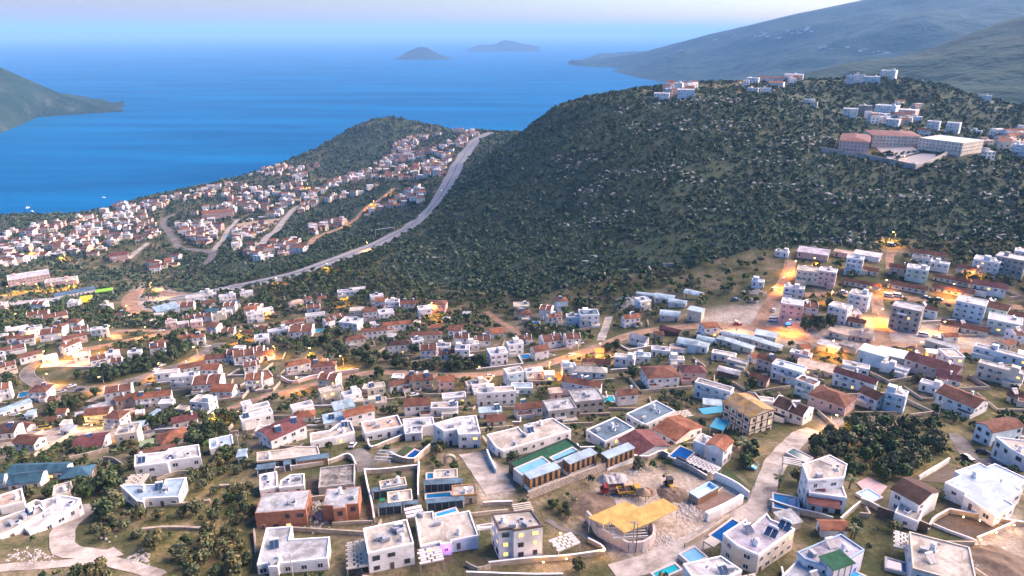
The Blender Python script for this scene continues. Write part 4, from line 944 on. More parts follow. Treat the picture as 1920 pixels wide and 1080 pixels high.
# ------------------------------------------------------------------ walls round the plots
STONE = mat('rubble_stone', (.47,.40,.33), .95, .4, 1.1, spec=.1, col2=(.26,.22,.18))
def wall(uv, h, m, label, th=.35, cat='wall', name='garden_wall', cap=None, base=0.0):
    L = path_xy(uv, 2.0); c = L[len(L)//2]; z0 = gz(c.x, c.y)
    root = empty(name, (c.x, c.y, z0)); mb = MB(); q = MB()
    z = ground([p.x for p in L], [p.y for p in L])
    z = np.convolve(np.pad(z, 3, mode='edge'), np.ones(7)/7, 'valid')
    for i in range(len(L)-1):
        a, b = L[i], L[i+1]; t = (b-a).normalized(); n = Vector((-t.y, t.x))*th/2
        for M, lo, hi, k in ((mb, -.8, h, 1.0), (q, h, h+.1, 1.25)):
            A = [(a.x-n.x*k-c.x, a.y-n.y*k-c.y), (b.x-n.x*k-c.x, b.y-n.y*k-c.y), (b.x+n.x*k-c.x, b.y+n.y*k-c.y), (a.x+n.x*k-c.x, a.y+n.y*k-c.y)]
            za, zb = z[i]-z0, z[i+1]-z0
            lo4 = [(A[0][0],A[0][1],za+lo),(A[1][0],A[1][1],zb+lo),(A[2][0],A[2][1],zb+lo),(A[3][0],A[3][1],za+lo)]
            hi4 = [(A[0][0],A[0][1],za+hi),(A[1][0],A[1][1],zb+hi),(A[2][0],A[2][1],zb+hi),(A[3][0],A[3][1],za+hi)]
            M.face(hi4)
            for j in range(4):
                if j in (1, 3) and 0 < i < len(L)-2: continue
                M.face([lo4[j], lo4[(j+1)%4], hi4[(j+1)%4], hi4[j]])
        OCC.append((a.x, a.y, .8))
    mb.build('wall_body', m, root)
    if cap: q.build('coping', cap, root)
    tag(root, label, cat, kind='thing'); return root, L, z
WH, ST = WALLS['w'], WALLS['s']
wall(D_('C', [(130,1015),(400,990),(700,965),(915,932)]), 1.4, ST, 'stone garden wall in front of the lit three-storey house', cap=TRIM)
wall(D_('C', [(915,930),(890,895),(800,850)]), 1.2, ST, 'short wall end with a lamp at the garden corner', cap=TRIM)
wall(D_('X', [(1340,700),(1480,640),(1620,570),(1740,500)]), 2.6, WH, 'thick pale curved wall along the dusty street', th=1.0, cap=TRIM)
wall(D_('X', [(1440,235),(1560,285),(1700,360),(1820,450)]), 2.4, WH, 'white wall behind the container pool', cap=TRIM)
wall(D_('X', [(1180,500),(1320,450),(1450,400),(1530,345)]), .7, ST, 'low stone edge beside the container pool')
wall(D_('C', [(1110,295),(1200,300),(1300,275),(1390,320),(1500,375),(1600,430)]), 1.8, ST, 'stone wall below the checkered terrace', cap=TRIM)
wall(D_('D', [(245,320),(350,365),(450,408)]), 2.4, WALLS['n'], 'dark brown screen fence under the checkered terrace', name='screen_fence', cat='fence')
wall(D_('E', [(800,435),(900,375),(1000,318)]), 1.6, WH, 'white wall climbing to the broad blue-roofed house', cap=TRIM)
wall(D_('E', [(1000,655),(1120,675),(1250,700),(1380,725),(1512,745)]), 1.4, ST, 'stone wall with a row of glowing lamps at the right', cap=TRIM)
wall(D_('E', [(860,795),(890,725),(995,660)]), 1.5, ST, 'curved wall corner left of the glowing wall lamps', cap=TRIM)
wall(D_('E', [(890,740),(1000,785),(1100,820),(1190,855)]), .8, WH, 'thin white wall across the bare dark plot')
wall(D_('E', [(1190,845),(1300,800),(1445,735)]), 1.2, ST, 'sloping wall with two lamps above the sandy lot', cap=TRIM)
wall(D_('E', [(405,585),(470,610),(530,640)]), 1.6, ST, 'short stone wall below the glowing blue pool', cap=TRIM)
wall(D_('E', [(515,665),(640,705),(760,745),(870,790)]), 2.6, WALLS['n'], 'long brown boundary wall in front of the dark gabled house', cap=ST)
wall(D_('E', [(270,720),(350,650),(400,610)]), 1.6, ST, 'stone wall right of the tall white villa', cap=TRIM)
wall(D_('D', [(870,600),(960,630),(1080,665),(1200,690),(1296,720)]), 1.8, ST, 'retaining wall under the tall white villa pools', cap=TRIM)
wall(D_('A', [(960,775),(1100,765),(1250,765),(1450,775)]), .9, STONE, 'dry stone terrace wall through the middle of the grove', th=.7)
wall(D_('A', [(1150,608),(1250,600),(1420,582)]), .9, STONE, 'dry stone wall right of the low blue-roofed house', th=.7)
wall(D_('A', [(1480,480),(1570,475),(1670,464)]), .8, STONE, 'short dry stone wall at the top of the grove', th=.7)
wall(D_('A', [(1060,440),(1180,400),(1340,380)]), 1.1, ST, 'curved beige wall behind the low blue-roofed house')
wall(D_('A', [(230,275),(350,205),(490,125)]), 1.6, ST, 'long sloping beige wall left of the maroon metal roof')
wall(D_('A', [(470,295),(600,270),(740,240)]), 1.6, ST, 'beige plot wall below the maroon metal roof')
wall(D_('A', [(700,300),(760,300),(830,335)]), 1.2, ST, 'ruined enclosure wall right of the dark blue pavilions')
wall(D_('A', [(160,640),(250,600),(380,640)]), 1.2, WH, 'white wall edge on the descending angular house', th=.3)
wall(D_('B', [(880,395),(900,500),(925,600),(945,720)]), 1.8, WH, 'white boundary wall left of the dark canopy villas', cap=TRIM)
wall(D_('B', [(880,392),(1000,385),(1120,372),(1240,358)]), 1.6, ST, 'rear boundary wall of the dark canopy villas', cap=TRIM)
wall(D_('B', [(145,385),(300,372),(480,350),(650,320),(740,290),(790,295),(820,345)]), 1.5, ST, 'curved white-capped wall below the timber-fronted villa', cap=TRIM)
wall(D_('B', [(1245,340),(1240,450),(1240,560)]), 1.6, WH, 'white dividing wall between the canopy villas', cap=TRIM)
wall(D_('B', [(905,190),(920,225),(1060,185),(1155,150)]), 1.8, ST, 'beige retaining wall of the sloping lawn', cap=TRIM)
wall(D_('B', [(1045,285),(1120,310),(1210,315),(1260,280),(1320,235)]), 2.2, ST, 'rounded terrace wall round the small lawn and pool', cap=TRIM)
wall(D_('B', [(1560,1010),(1640,1050),(1728,1030)]), 1.4, ST, 'stone wall at the bottom right of the purple-lit house')
wall(D_('B', [(135,790),(140,870),(145,940)]), 1.2, ST, 'wall stub left of the L-shaped white house')
wall(D_('B', [(660,740),(780,730),(930,725)]), 1.0, ST, 'low wall between brick house and canopy villas')
wall(D_('G', [(350,690),(430,720),(520,700),(600,680),(760,655),(930,630)]), 2.0, WALLS['p'], 'long pink wall lit orange by the street lamp', cap=TRIM)
wall(D_('C', [(95,605),(200,600),(290,600)]), 1.2, ST, 'wall closing the gravel court above the three-storey house', cap=TRIM)
wall(D_('C', [(120,265),(150,330),(180,385)]), 1.8, WH, 'white wall along the gravel court', cap=TRIM)
wall(D_('X', [(0,690),(60,760),(125,870),(300,960),(470,1050)]), 3.0, mat('pale_pink_stone', (.56,.48,.44), .95, .25, .8, spec=.1), 'high pale stone wall carrying the yellow canopy', th=.6)
wall(D_('X', [(470,1050),(620,1035),(740,960),(745,860),(700,770)]), 3.0, mat('pale_pink_stone', (.5,.5,.5)), 'rounded pale stone bastion under the white slats', th=.6)
wall(D_('D', [(300,890),(420,820),(500,765),(600,700)]), 1.6, ST, 'wall between the dusty street and the deep blue pool')
# stone retaining wall below the cabins: every stone of its own
rw, RL, RZ = wall(D_('C', [(395,562),(520,515),(650,465),(800,410),(940,358)]), 2.7, mat('wall_mortar', (.36,.31,.26), .95, .3, 1), 'high rubble stone retaining wall below the timber cabins', th=.5, name='retaining_wall')
stone_m = []
for s in range(6):
    mb = MB(); a = random.Random(s)
    pr = [(math.cos(t*math.pi/3+.3)*a.uniform(.38,.55), math.sin(t*math.pi/3+.3)*a.uniform(.36,.55)) for t in range(6)]
    mb.face([(x, -.12, y) for x, y in pr]); n = 6
    for i in range(n): mb.face([(pr[i][0]*1.06, .1, pr[i][1]*1.06), (pr[(i+1)%n][0]*1.06, .1, pr[(i+1)%n][1]*1.06), (pr[(i+1)%n][0], -.12, pr[(i+1)%n][1]), (pr[i][0], -.12, pr[i][1])])
    stone_m.append(mb.mesh('stone', STONE))
rl = rw.location; ns = 0
for i in range(len(RL)-1):
    a, b = RL[i], RL[i+1]; e = b-a; n = Vector((e.y, -e.x)).normalized()
    if n.dot(-a) < 0: n = -n
    rz = math.atan2(-n.x, n.y)+math.pi
    rz = math.atan2(n.x, -n.y)
    for row in range(4):
        for k in range(2):
            if ns >= 290: break
            p = a+e*((k+.5*(row%2)+rng.uniform(-.1,.1))/2)+n*.27
            zz = RZ[i]+.35+row*.66
            put('stone', rng.choice(stone_m), rw, (p.x-rl.x, p.y-rl.y, zz-rl.z), rz, (rng.uniform(.85,1.15), 1, rng.uniform(.55,.72))); ns += 1

# ------------------------------------------------------------------ pools
WATER = {k: mat('pool_water_'+k, c, .08, spec=.5, col2=[x*.8 for x in c], var=.1, scale=.4) for k, c in dict(deep=(.005,.07,.26), mid=(.01,.16,.36), pale=(.18,.42,.58), turq=(.02,.35,.42), green=(.02,.10,.10)).items()}
WATER['lit'] = mat('pool_water_lit', (.01,.08,.5), .1, emit=(.01,.10,.9), es=.28)  # stands in for underwater lamps: their glow is put into the water as emission
WATER['teallit'] = mat('pool_water_teal_lit', (.02,.4,.45), .1, emit=(.03,.55,.6), es=.25)  # the water itself emits here too, no lamp is built in the basin
DECK = mat('pool_deck', (.52,.49,.46), .9, .2, .6)
def pool(c, pts, wk, label, lift=.5, rim=.5, wallm=None):
    uv = [C2(c, *p) for p in pts]; u = sum(p[0] for p in uv)/len(uv); v = sum(p[1] for p in uv)/len(uv)
    z = pix(u, v, lift).z; P = ccw([tuple(onplane(a, b, z)[:2]) for a, b in uv])
    if len(P) == 4: P = ccw(rectfit(P))
    cx = sum(p[0] for p in P)/len(P); cy = sum(p[1] for p in P)/len(P); Q = [(p[0]-cx, p[1]-cy) for p in P]
    zlo = float(ground([p[0] for p in P], [p[1] for p in P]).min())-z-1
    root = empty('swimming_pool', (cx, cy, z)); O = inset(Q, -rim); n = len(Q)
    mb = MB(); mb.prism(O, zlo, 0, 0, top=False)
    for i in range(n):
        j = (i+1) % n; mb.face([(*O[i], 0), (*O[j], 0), (*Q[j], 0), (*Q[i], 0)]); mb.face([(*Q[i], 0), (*Q[j], 0), (*Q[j], -.5), (*Q[i], -.5)])
    mb.build('pool_rim', wallm or DECK, root)
    mb = MB(); mb.face([(*p, -.18) for p in Q]); mb.build('water', WATER[wk], root)
    occupy(O); tag(root, label, 'swimming pool'); return root
pool('B', [(1155,270),(1215,230),(1262,242),(1200,287)], 'deep', 'small blue pool beside the rounded lawn terrace', 1.5)
pool('B', [(1295,528),(1450,515),(1462,543),(1295,553)], 'mid', 'long blue pool between the right canopy villas')
pool('B', [(1300,388),(1340,385),(1338,420),(1300,422)], 'mid', 'tiny blue pool at the back of the canopy villas')
pool('B', [(1350,655),(1480,632),(1510,640),(1370,672)], 'lit', 'narrow ultramarine pool behind the purple-lit house', 1.2)
pool('B', [(1645,742),(1728,728),(1735,748),(1650,760)], 'deep', 'narrow blue pool left of the lit three-storey house')
pool('C', [(300,352),(492,285),(540,312),(362,388)], 'pale', 'empty pale blue pool on the green roof, nearer one', 4.3)
pool('C', [(540,278),(700,218),(738,242),(600,306)], 'pale', 'empty pale blue pool on the green roof, further one', 4.3)
pool('D', [(200,266),(272,206),(362,240),(292,312)], 'deep', 'deep blue pool left of the peach-roofed villa', 2.4)
pool('D', [(497,792),(622,697),(682,728),(560,880)], 'deep', 'deep blue pool behind the grey-roofed villa', .8)
pool('D', [(905,522),(1066,552),(1062,640),(905,618)], 'mid', 'dark blue pool in front of the tall white villa', 1.5)
pool('D', [(1005,245),(1025,216),(1166,280),(1105,306)], 'green', 'green triangular pool behind the tall white villa', 1.2)
pool('D', [(75,1060),(240,1000),(268,1032),(130,1095)], 'turq', 'bright turquoise pool at the bottom edge', 1.0)
pool('D', [(285,930),(350,892),(470,950),(335,988)], 'pale', 'pale turquoise terrace pool above the white-roofed bottom house', 1.4)
pool('E', [(395,522),(460,488),(540,545),(480,577)], 'lit', 'glowing blue pool on the fenced pink terrace', .8)
pool('E', [(578,962),(722,990),(712,1062),(600,1012)], 'deep', 'dark blue pool beside the cracked cream roof', 1.0)
pool('E', [(290,1078),(350,1040),(440,1085),(420,1110)], 'lit', 'ultramarine pool tip at the bottom edge', .8)
pool('F', [(142,782),(205,778),(212,810),(148,815)], 'mid', 'blue pool of the villa at the left road bend')
pool('G', [(605,306),(660,308),(655,332),(605,328)], 'turq', 'turquoise pool beside the white villa row')
pool('H', [(480,250),(530,248),(520,282),(478,284)], 'mid', 'rounded blue pool above the villa cluster')
pool('H', [(1010,815),(1080,805),(1082,845),(1010,855)], 'turq', 'turquoise pool behind the concrete cube houses')
pool('H', [(380,505),(450,488),(455,522),(400,530)], 'mid', 'blue pool between the white cube villas')
pool('H', [(1505,492),(1565,495),(1562,520),(1505,520)], 'mid', 'small blue pool near the metal sheds')
pool('L', [(90,868),(260,855),(250,885),(80,895)], 'mid', 'dark teal tank pool in the seaside villa compound')
pool('L', [(150,908),(198,908),(195,940),(148,940)], 'teallit', 'glowing turquoise pool in the seaside villa compound')
# container pool on timber base
uvp = D_('X', [(1150,378),(1380,252),(1485,322),(1255,438)]); zq = pix(1300, 918, 2.6).z
P = ccw(rectfit([tuple(onplane(a, b, zq)[:2]) for a, b in uvp])); cx = sum(p[0] for p in P)/4; cy = sum(p[1] for p in P)/4; Q = [(p[0]-cx, p[1]-cy) for p in P]
root = empty('container_pool', (cx, cy, zq)); tag(root, 'raised pale blue container pool clad in timber slats', 'swimming pool'); occupy(P)
mb = MB(); I = inset(Q, .25)
for i in range(4):
    j = (i+1) % 4; mb.face([(*Q[i], 0), (*Q[j], 0), (*I[j], 0), (*I[i], 0)]); mb.face([(*I[i], 0), (*I[j], 0), (*I[j], -1.0), (*I[i], -1.0)])
mb.face([(*p, -1.0) for p in I]); mb.prism(Q, -3.2, -.25, 0, top=False); mb.prism(inset(Q, -.05), -.25, 0, 0, top=False); mb.build('pool_shell', mat('pale_blue_shell', (.45,.66,.78), .4), root)
slat = MB(); slat.box(-.22, -.07, -3.0, .22, .02, -.28); slat = slat.mesh('slat', WALLS['t'])
for i in range(4):
    a, b = Vector(Q[i]), Vector(Q[(i+1)%4]); e = b-a; L = e.length; e /= L
    if Vector((e.y, -e.x)).dot(-Vector((cx, cy))) < 0: continue
    n = int(L/.6)
    for k in range(n): p = a+e*((k+.5)*L/n); put('slat', slat, root, (p.x, p.y, 0), math.atan2(e.y, e.x))

# ------------------------------------------------------------------ pergolas, canopies, cabins
LATH = mat('pale_lath', (.55,.50,.42), .8, .2, 1); WLATH = mat('white_lath', (.50,.49,.48), .8)
POST = mat('grey_post', (.30,.29,.28), .7)
def frame4(c, pts, h):
    uv = [C2(c, *p) for p in pts]; u = sum(p[0] for p in uv)/4; v = sum(p[1] for p in uv)/4
    z = pix(u, v, h).z; P = rectfit([tuple(onplane(a, b, z)[:2]) for a, b in uv])
    if area(P) < 0: P = [P[1], P[0], P[3], P[2]]
    cx = sum(p[0] for p in P)/4; cy = sum(p[1] for p in P)/4
    return P, Vector((cx, cy, z-h))
def pergola(c, pts, label, h=2.7, weave=True, m=None, wd=.75, name='pergola', posts=True, gap=.35):
    """posts, beams and woven laths: each lath a part; weave staggers short laths like basketwork"""
    P, o = frame4(c, pts, h); root = empty(name, o); tag(root, label, 'pergola'); m = m or LATH
    a, b, d = Vector(P[0]), Vector(P[1]), Vector(P[3]); ex = (b-a); ey = (d-a); Lx, Ly = ex.length, ey.length; ex /= Lx; ey /= Ly; rz = math.atan2(ex.y, ex.x)
    occupy(P); a3 = a-Vector((o.x, o.y))
    if posts:
        for q in P:
            zb = gz(q[0], q[1])-o.z-.3; mb = MB(); mb.box(-.09,-.09,zb,.09,.09,h-.1); put('post', mb.mesh('post', POST), root, (q[0]-o.x, q[1]-o.y, 0), rz)
    for s in (0, 1):
        mb = MB(); mb.box(0,-.08,h-.28,Lx,.08,h-.06,0,True); q = a3+ey*(Ly*s); put('beam', mb.mesh('beam', POST), root, (q.x, q.y, 0), rz)
    n = max(3, int(Ly/wd))
    if weave:
        k = max(3, int(Lx/1.5)); me = MB(); me.box(-.5*Lx/k*.76, -.5*Ly/n*.80, h-.05, .5*Lx/k*.76, .5*Ly/n*.80, h, 0, True); me = me.mesh('lath', m)
        for i in range(n):
            for j in range(k+1):
                t = (j+.5*(i % 2))/k
                if t > 1 or (t == 0): t = .02 if t < .5 else .98
                q = a3+ex*(Lx*min(max(t, .25/k), 1-.25/k))+ey*(Ly*(i+.5)/n); put('lath', me, root, (q.x, q.y, .012*(j % 2)), rz)
    else:
        me = MB(); me.box(0, -.5*Ly/n*gap*1.3, h-.05, Lx, .5*Ly/n*gap*1.3, h+.06, 0, True); me = me.mesh('lath', m)
        for i in range(n): q = a3+ey*(Ly*(i+.5)/n); put('lath', me, root, (q.x, q.y, 0), rz)
    return root
pergola('A', [(838,465),(965,455),(1005,392),(875,392)], 'beige basketwork pergola behind the low blue-roofed house')
pergola('B', [(752,1035),(915,1005),(880,832),(760,850)], 'large grey basketwork carport left of the two-storey house')
pergola('B', [(1265,1000),(1400,968),(1390,875),(1225,900)], 'white basketwork pergola beside the purple-lit doorway', m=WLATH)
pergola('B', [(1160,705),(1275,655),(1262,603),(1145,615)], 'pink striped pergola behind the two-storey house', weave=False, m=mat('pink_lath', (.72,.55,.60), .8), wd=1.1, gap=.55)
pergola('C', [(600,903),(760,860),(675,785),(535,838)], 'white basketwork pergola in the lamp-lit garden', m=WLATH)
pergola('C', [(300,655),(455,640),(395,582),(290,592)], 'beige slatted pergola behind the three-storey house', weave=False, h=5.5, posts=False)
pergola('D', [(500,392),(545,352),(360,262),(318,310)], 'checkered white pergola on the blue villa terrace', m=WLATH, h=2.6)
pergola('E', [(130,300),(215,330),(255,300),(170,270)], 'white slatted pergola on the tall villa roof', weave=False, h=10.6, posts=False, m=WLATH)
pergola('E', [(30,420),(165,430),(185,360),(60,350)], 'white slatted pergola halfway up the tall villa', weave=False, h=8.9, posts=False, m=WLATH)
pergola('E', [(630,882),(750,906),(782,800),(645,780)], 'white slatted pergola beside the cracked cream roof', weave=True, h=3.2, m=WLATH)
pergola('D', [(960,325),(1085,330),(1100,300),(975,270)], 'white slatted carport behind the tall white villa', weave=False, h=3.0, m=WLATH)
pergola('D', [(430,845),(500,885),(545,848),(480,805)], 'small tan sunshade on curved white legs beside the deep blue pool', h=2.6, weave=False, gap=.8)
pergola('C', [(780,95),(985,15),(990,25),(790,110)], 'thin lattice strip along the slate blue roof', weave=False, h=4.6, posts=False) if False else None
pergola('G', [(80,1010),(200,990),(215,1040),(95,1065)], 'white lattice porch of the flat-roofed white house', h=2.6)
pergola('D', [(680,1080),(770,1060),(800,1090),(700,1110)], 'blue-white basketwork porch at the bottom edge', h=2.6)
pergola('H', [(1540,935),(1640,905),(1660,950),(1560,985)], 'pale lattice shade behind the terracotta-roofed house', h=3)

def canopy(c, pts, h, roofm, label, cat='canopy', name='canopy', front=None, th=.16, posts=True, reg=True):
    uv = [C2(c, *p) for p in pts]; u = sum(p[0] for p in uv)/len(uv); v = sum(p[1] for p in uv)/len(uv)
    z = pix(u, v, h).z; P = [tuple(onplane(a, b, z)[:2]) for a, b in uv]
    if len(P) == 4 and reg: P = rectfit(P)
    P = ccw(P); cx = sum(p[0] for p in P)/len(P); cy = sum(p[1] for p in P)/len(P); Q = [(p[0]-cx, p[1]-cy) for p in P]
    root = empty(name, (cx, cy, z-h)); mb = MB(); mb.prism(Q, h-th, h, 0, bottom=True); mb.build('canopy_roof', roofm, root)
    if posts:
        for q, p in zip(inset(Q, .25), P):
            zb = gz(*p)-(z-h)-.4; mb = MB(); mb.box(-.07,-.07,zb,.07,.07,h-th); put('post', mb.mesh('post', TRIM), root, (q[0], q[1], 0))
    if front:
        mb = MB(); mb.prism(inset(Q, .5), -1.5, h-th-.01, 0, top=False); mb.build('glazed_front', front, root)
        n = len(Q); I = inset(Q, .46)
        for i in range(n):
            a, b = Vector(I[i]), Vector(I[(i+1)%n]); e = b-a; L = e.length
            if L < 3 or Vector((e.y, -e.x)).dot(-Vector((cx, cy))) < 0: continue
            for k in range(int(L/1.6)+1):
                p = a+e*(k/int(L/1.6)) if int(L/1.6) else a
                mb = MB(); mb.box(-.06,-.06,-.2,.06,.06,h-th-.02); put('mullion', mb.mesh('mullion', POST), root, (p.x, p.y, 0), math.atan2(e.y, e.x))
    occupy(P); tag(root, label, cat); return root
SL = ROOFS['slate']; TL = ROOFS['teal']
canopy('B', [(410,278),(635,247),(636,282),(412,308)], 3.0, SL, 'slate canopy over the lit timber front', front=WALLS['t'])
canopy('B', [(145,328),(275,312),(276,350),(150,362)], 2.8, SL, 'slate canopy at the left end of the timber-fronted villa', front=GLASS)
canopy('B', [(325,302),(380,294),(382,322),(330,330)], 2.8, SL, 'small slate canopy in the middle of the timber-fronted villa', front=GLASS)
canopy('B', [(925,482),(1155,456),(1162,484),(925,514)], 2.8, SL, 'dark blue canopy at upper left of the canopy villas', front=GLASS)
canopy('B', [(960,588),(1130,575),(1132,602),(962,622)], 2.9, SL, 'dark blue canopy over the deep glazed court', front=GLASS)
canopy('B', [(1135,575),(1238,567),(1240,592),(1135,600)], 2.9, SL, 'short dark canopy next to the glazed court')
canopy('B', [(1275,428),(1535,420),(1546,452),(1275,464)], 2.8, SL, 'dark blue canopy at upper right of the canopy villas', front=GLASS)
canopy('B', [(1290,558),(1545,538),(1556,566),(1290,592)], 2.8, SL, 'long ribbed blue canopy below the long blue pool', front=GLASS)
canopy('A', [(935,170),(1035,148),(1042,186),(945,207)], 2.6, mat('green_sheet', (.25,.32,.18), .7, .2, .8), 'faded green sheet canopy beside the beige block')
canopy('E', [(68,428),(172,440),(166,505),(64,490)], 6.0, ROOFS['maroon'], 'upper brown sloping awning on the pale blue block', cat='awning', name='awning', posts=False)
canopy('E', [(54,528),(272,552),(262,622),(46,592)], 4.4, ROOFS['maroon'], 'lower brown sloping awning on the pale blue block', cat='awning', name='awning', posts=False)
canopy('H', [(1720,905),(1900,880),(1920,920),(1760,955)], 3.4, mat('turquoise_awning', (.02,.28,.40), .5), 'turquoise shade roof below the peeling flat roof', posts=True)
canopy('D', [(460,75),(520,10),(610,40),(560,90)], 3.2, mat('turquoise_awning', (.02,.28,.40), .5), 'turquoise tarpaulin roof above the peach-roofed villa')
canopy('Y', [(1070,578),(1325,468),(1550,662),(1245,748)], 7.0, ROOFS['green'], 'green turf covered roof box on the blue-trimmed villa', cat='roof box', name='roof_box', posts=False, front=WALLS['w'], reg=True)
canopy('C', [(60,745),(150,738),(155,752),(60,760)], 2.6, WLATH, 'narrow cream slat porch left of the lit three-storey house')
# big yellow L-shaped canopy
yc = canopy('X', [(10,660),(430,480),(600,548),(860,445),(1040,555),(700,725),(425,835),(262,712),(190,742)], 4.6, ROOFS['canvas'], 'big L-shaped yellow canopy roof on thin white posts', th=.2)
pergola('X', [(350,880),(690,900),(650,740),(200,745)], 'row of white rafters under the yellow canopy', h=3.2, weave=False, m=WLATH, wd=.9, gap=.2, posts=False)
# timber cabins with pale roofs
def cabin(pts, label):
    P, o = frame4('C', pts, 5.2); root = empty('timber_cabin', o); tag(root, label, 'cabin', 'timber cabins above the rubble wall'); occupy(P)
    Q = ccw([(p[0]-o.x, p[1]-o.y) for p in P])
    mb = MB(); mb.prism(inset(Q, .35), 1.6, 5.0, 0, top=False); mb.build('wall', WALLS['d'], root)
    mb = MB(); mb.prism(inset(Q, .2), -2, 1.6, 0); mb.build('plinth', WALLS['w'], root)
    mb = MB(); mb.prism(Q, 4.95, 5.2, 0, bottom=True); mb.build('roof', ROOFS['blue'], root)
    me = MB(); me.box(-.42, -.1, 1.62, .42, .05, 4.94); me = me.mesh('timber_panel', WALLS['t'])
    I = inset(Q, .30)
    for i in range(4):
        a, b = Vector(I[i]), Vector(I[(i+1)%4]); e = b-a; L = e.length; e /= L
        if Vector((e.y, -e.x)).dot(-Vector((o.x, o.y))) < 0: continue
        n = max(2, int(L/1.9))
        for k in range(n+1): p = a+e*(L*k/n*.94+.03*L); put('timber_panel', me, root, (p.x, p.y, 0), math.atan2(e.y, e.x))
cabin([(365,385),(575,305),(618,350),(408,425)], 'timber cabin with pale blue roof, leftmost of three')
cabin([(628,285),(815,212),(868,250),(675,325)], 'timber cabin with pale blue roof, middle of three')
cabin([(890,250),(1070,175),(1118,212),(935,290)], 'timber cabin with pale blue roof, rightmost of three')
# two solar heaters on the grey roof
for k, p in enumerate([(885,800),(975,755)]):
    q = pix(*C2('D', *p), 6.35); root = empty('solar_heater', q, R(-40)); tag(root, ('left' if k == 0 else 'right')+' solar water heater on the grey curved-parapet roof', 'solar heater')
    put('solar_panel', SOLP, root, (0, 0, 0), 0, (1.3, 1.3, 1)); put('water_tank', TANKM, root, (0, 0, 0), 0, (1.1, 1.1, 1.1))
# lawns and courts
def patch(c, pts, m, name, lift=.1):
    P = [Vector(pix(*C2(c, *p))[:2]) for p in pts]; n = 14; mb = MB()
    if len(P) == 4:
        g = [[(P[0]*(1-s)+P[1]*s)*(1-t)+(P[3]*(1-s)+P[2]*s)*t for s in [i/n for i in range(n+1)]] for t in [j/n for j in range(n+1)]]
        G = [[(p.x, p.y, gz(p.x, p.y)+lift) for p in row] for row in g]
        for j in range(n):
            for i in range(n): mb.face([G[j][i], G[j][i+1], G[j+1][i+1], G[j+1][i]])
    for p in P: OCC.append((p.x, p.y, 1))
    c0 = sum(P, Vector((0, 0)))/4; OCC.append((c0.x, c0.y, min((p-c0).length for p in P)*.8))
    return tag(mb.build(name, m), kind='structure')
LAWN = mat('lawn', (.045,.075,.025), .95, .35, .8); BARE = mat('bare_soil', (.11,.085,.065), .95, .4, .6)
COURT = mat('pale_paving', (.50,.46,.42), .9, .2, .5); CONC = mat('concrete_yard', (.42,.40,.38), .9, .3, .3)
patch('B', [(925,185),(1140,112),(1152,150),(940,222)], LAWN, 'lawn'); patch('B', [(1085,268),(1160,215),(1205,235),(1150,285)], LAWN, 'lawn', .9)
patch('E', [(820,440),(990,335),(1085,400),(960,455)], BARE, 'soil_plot'); patch('E', [(890,730),(1000,665),(1390,745),(1190,840)], BARE, 'soil_plot')
patch('E', [(380,455),(460,415),(590,480),(500,590)], mat('pink_terrace', (.5,.36,.36), .9, .2, 1), 'pool_terrace', .25); patch('X', [(1180,500),(1540,370),(1700,440),(1340,640)], mat('reddish_soil', (.24,.16,.13), .95, .35, .5), 'soil_plot', .12)
patch('N', [(815,600),(1000,590),(1170,670),(960,720)], COURT, 'school_yard', .5); patch('N', [(960,725),(1180,680),(1350,690),(1140,770)], COURT, 'sports_court', .6)
patch('F', [(320,560),(1000,520),(980,590),(300,600)], CONC, 'petrol_court', .3); patch('F', [(60,100),(520,60),(500,110),(80,130)], CONC, 'car_park', .3)
patch('K', [(1790,380),(1920,375),(1900,430),(1760,440)], mat('tan_earth', (.40,.30,.20), .95, .2, .1), 'earth_lot', .6); patch('L', [(190,780),(460,750),(420,800),(160,830)], mat('tan_earth', (.40,.30,.20)), 'earth_lot', .6)
patch('B', [(490,430),(560,400),(580,520),(500,530)], BARE, 'soil_plot'); patch('D', [(400,300),(520,380),(740,490),(600,360)], LAWN, 'lawn', .08)

patch('B', [(975,545),(1012,540),(1016,575),(978,580)], mat('green_mat', (.05,.40,.20), .9), 'courtyard_mat', .15)
pergola('B', [(950,300),(1045,312),(1088,235),(965,218)], 'open pale blue carport frame beside the rounded lawn', weave=False, wd=1.4, gap=.10, m=mat('pale_blue_steel', (.45,.58,.66), .5))
gp = pix(*C2('B', 1450, 325)); gt = empty('garden_gate', gp, .1); tag(gt, 'small stone garden gate with round arch below the double-level villa', 'gate')
for s_ in (-1, 1): mb = MB(); mb.box(s_*1.4-.5,-.5,-.6,s_*1.4+.5,.5,2.0); mb.build('pier', ST, gt)
mb = MB(); n = 10
for i in range(n):
    A, B = math.pi*i/n, math.pi*(i+1)/n; q = [(-.9*math.cos(A),2.0+.9*math.sin(A)),(-.9*math.cos(B),2.0+.9*math.sin(B)),(-1.9*math.cos(B),2.0+1.5*math.sin(B)),(-1.9*math.cos(A),2.0+1.5*math.sin(A))]
    mb.face([(x,-.5,z) for x,z in q]); mb.face([(x,.5,z) for x,z in q][::-1]); mb.face([(q[2][0],-.5,q[2][1]),(q[2][0],.5,q[2][1]),(q[3][0],.5,q[3][1]),(q[3][0],-.5,q[3][1])][::-1]); mb.face([(q[0][0],-.5,q[0][1]),(q[0][0],.5,q[0][1]),(q[1][0],.5,q[1][1]),(q[1][0],-.5,q[1][1])])
mb.build('arch', ST, gt)

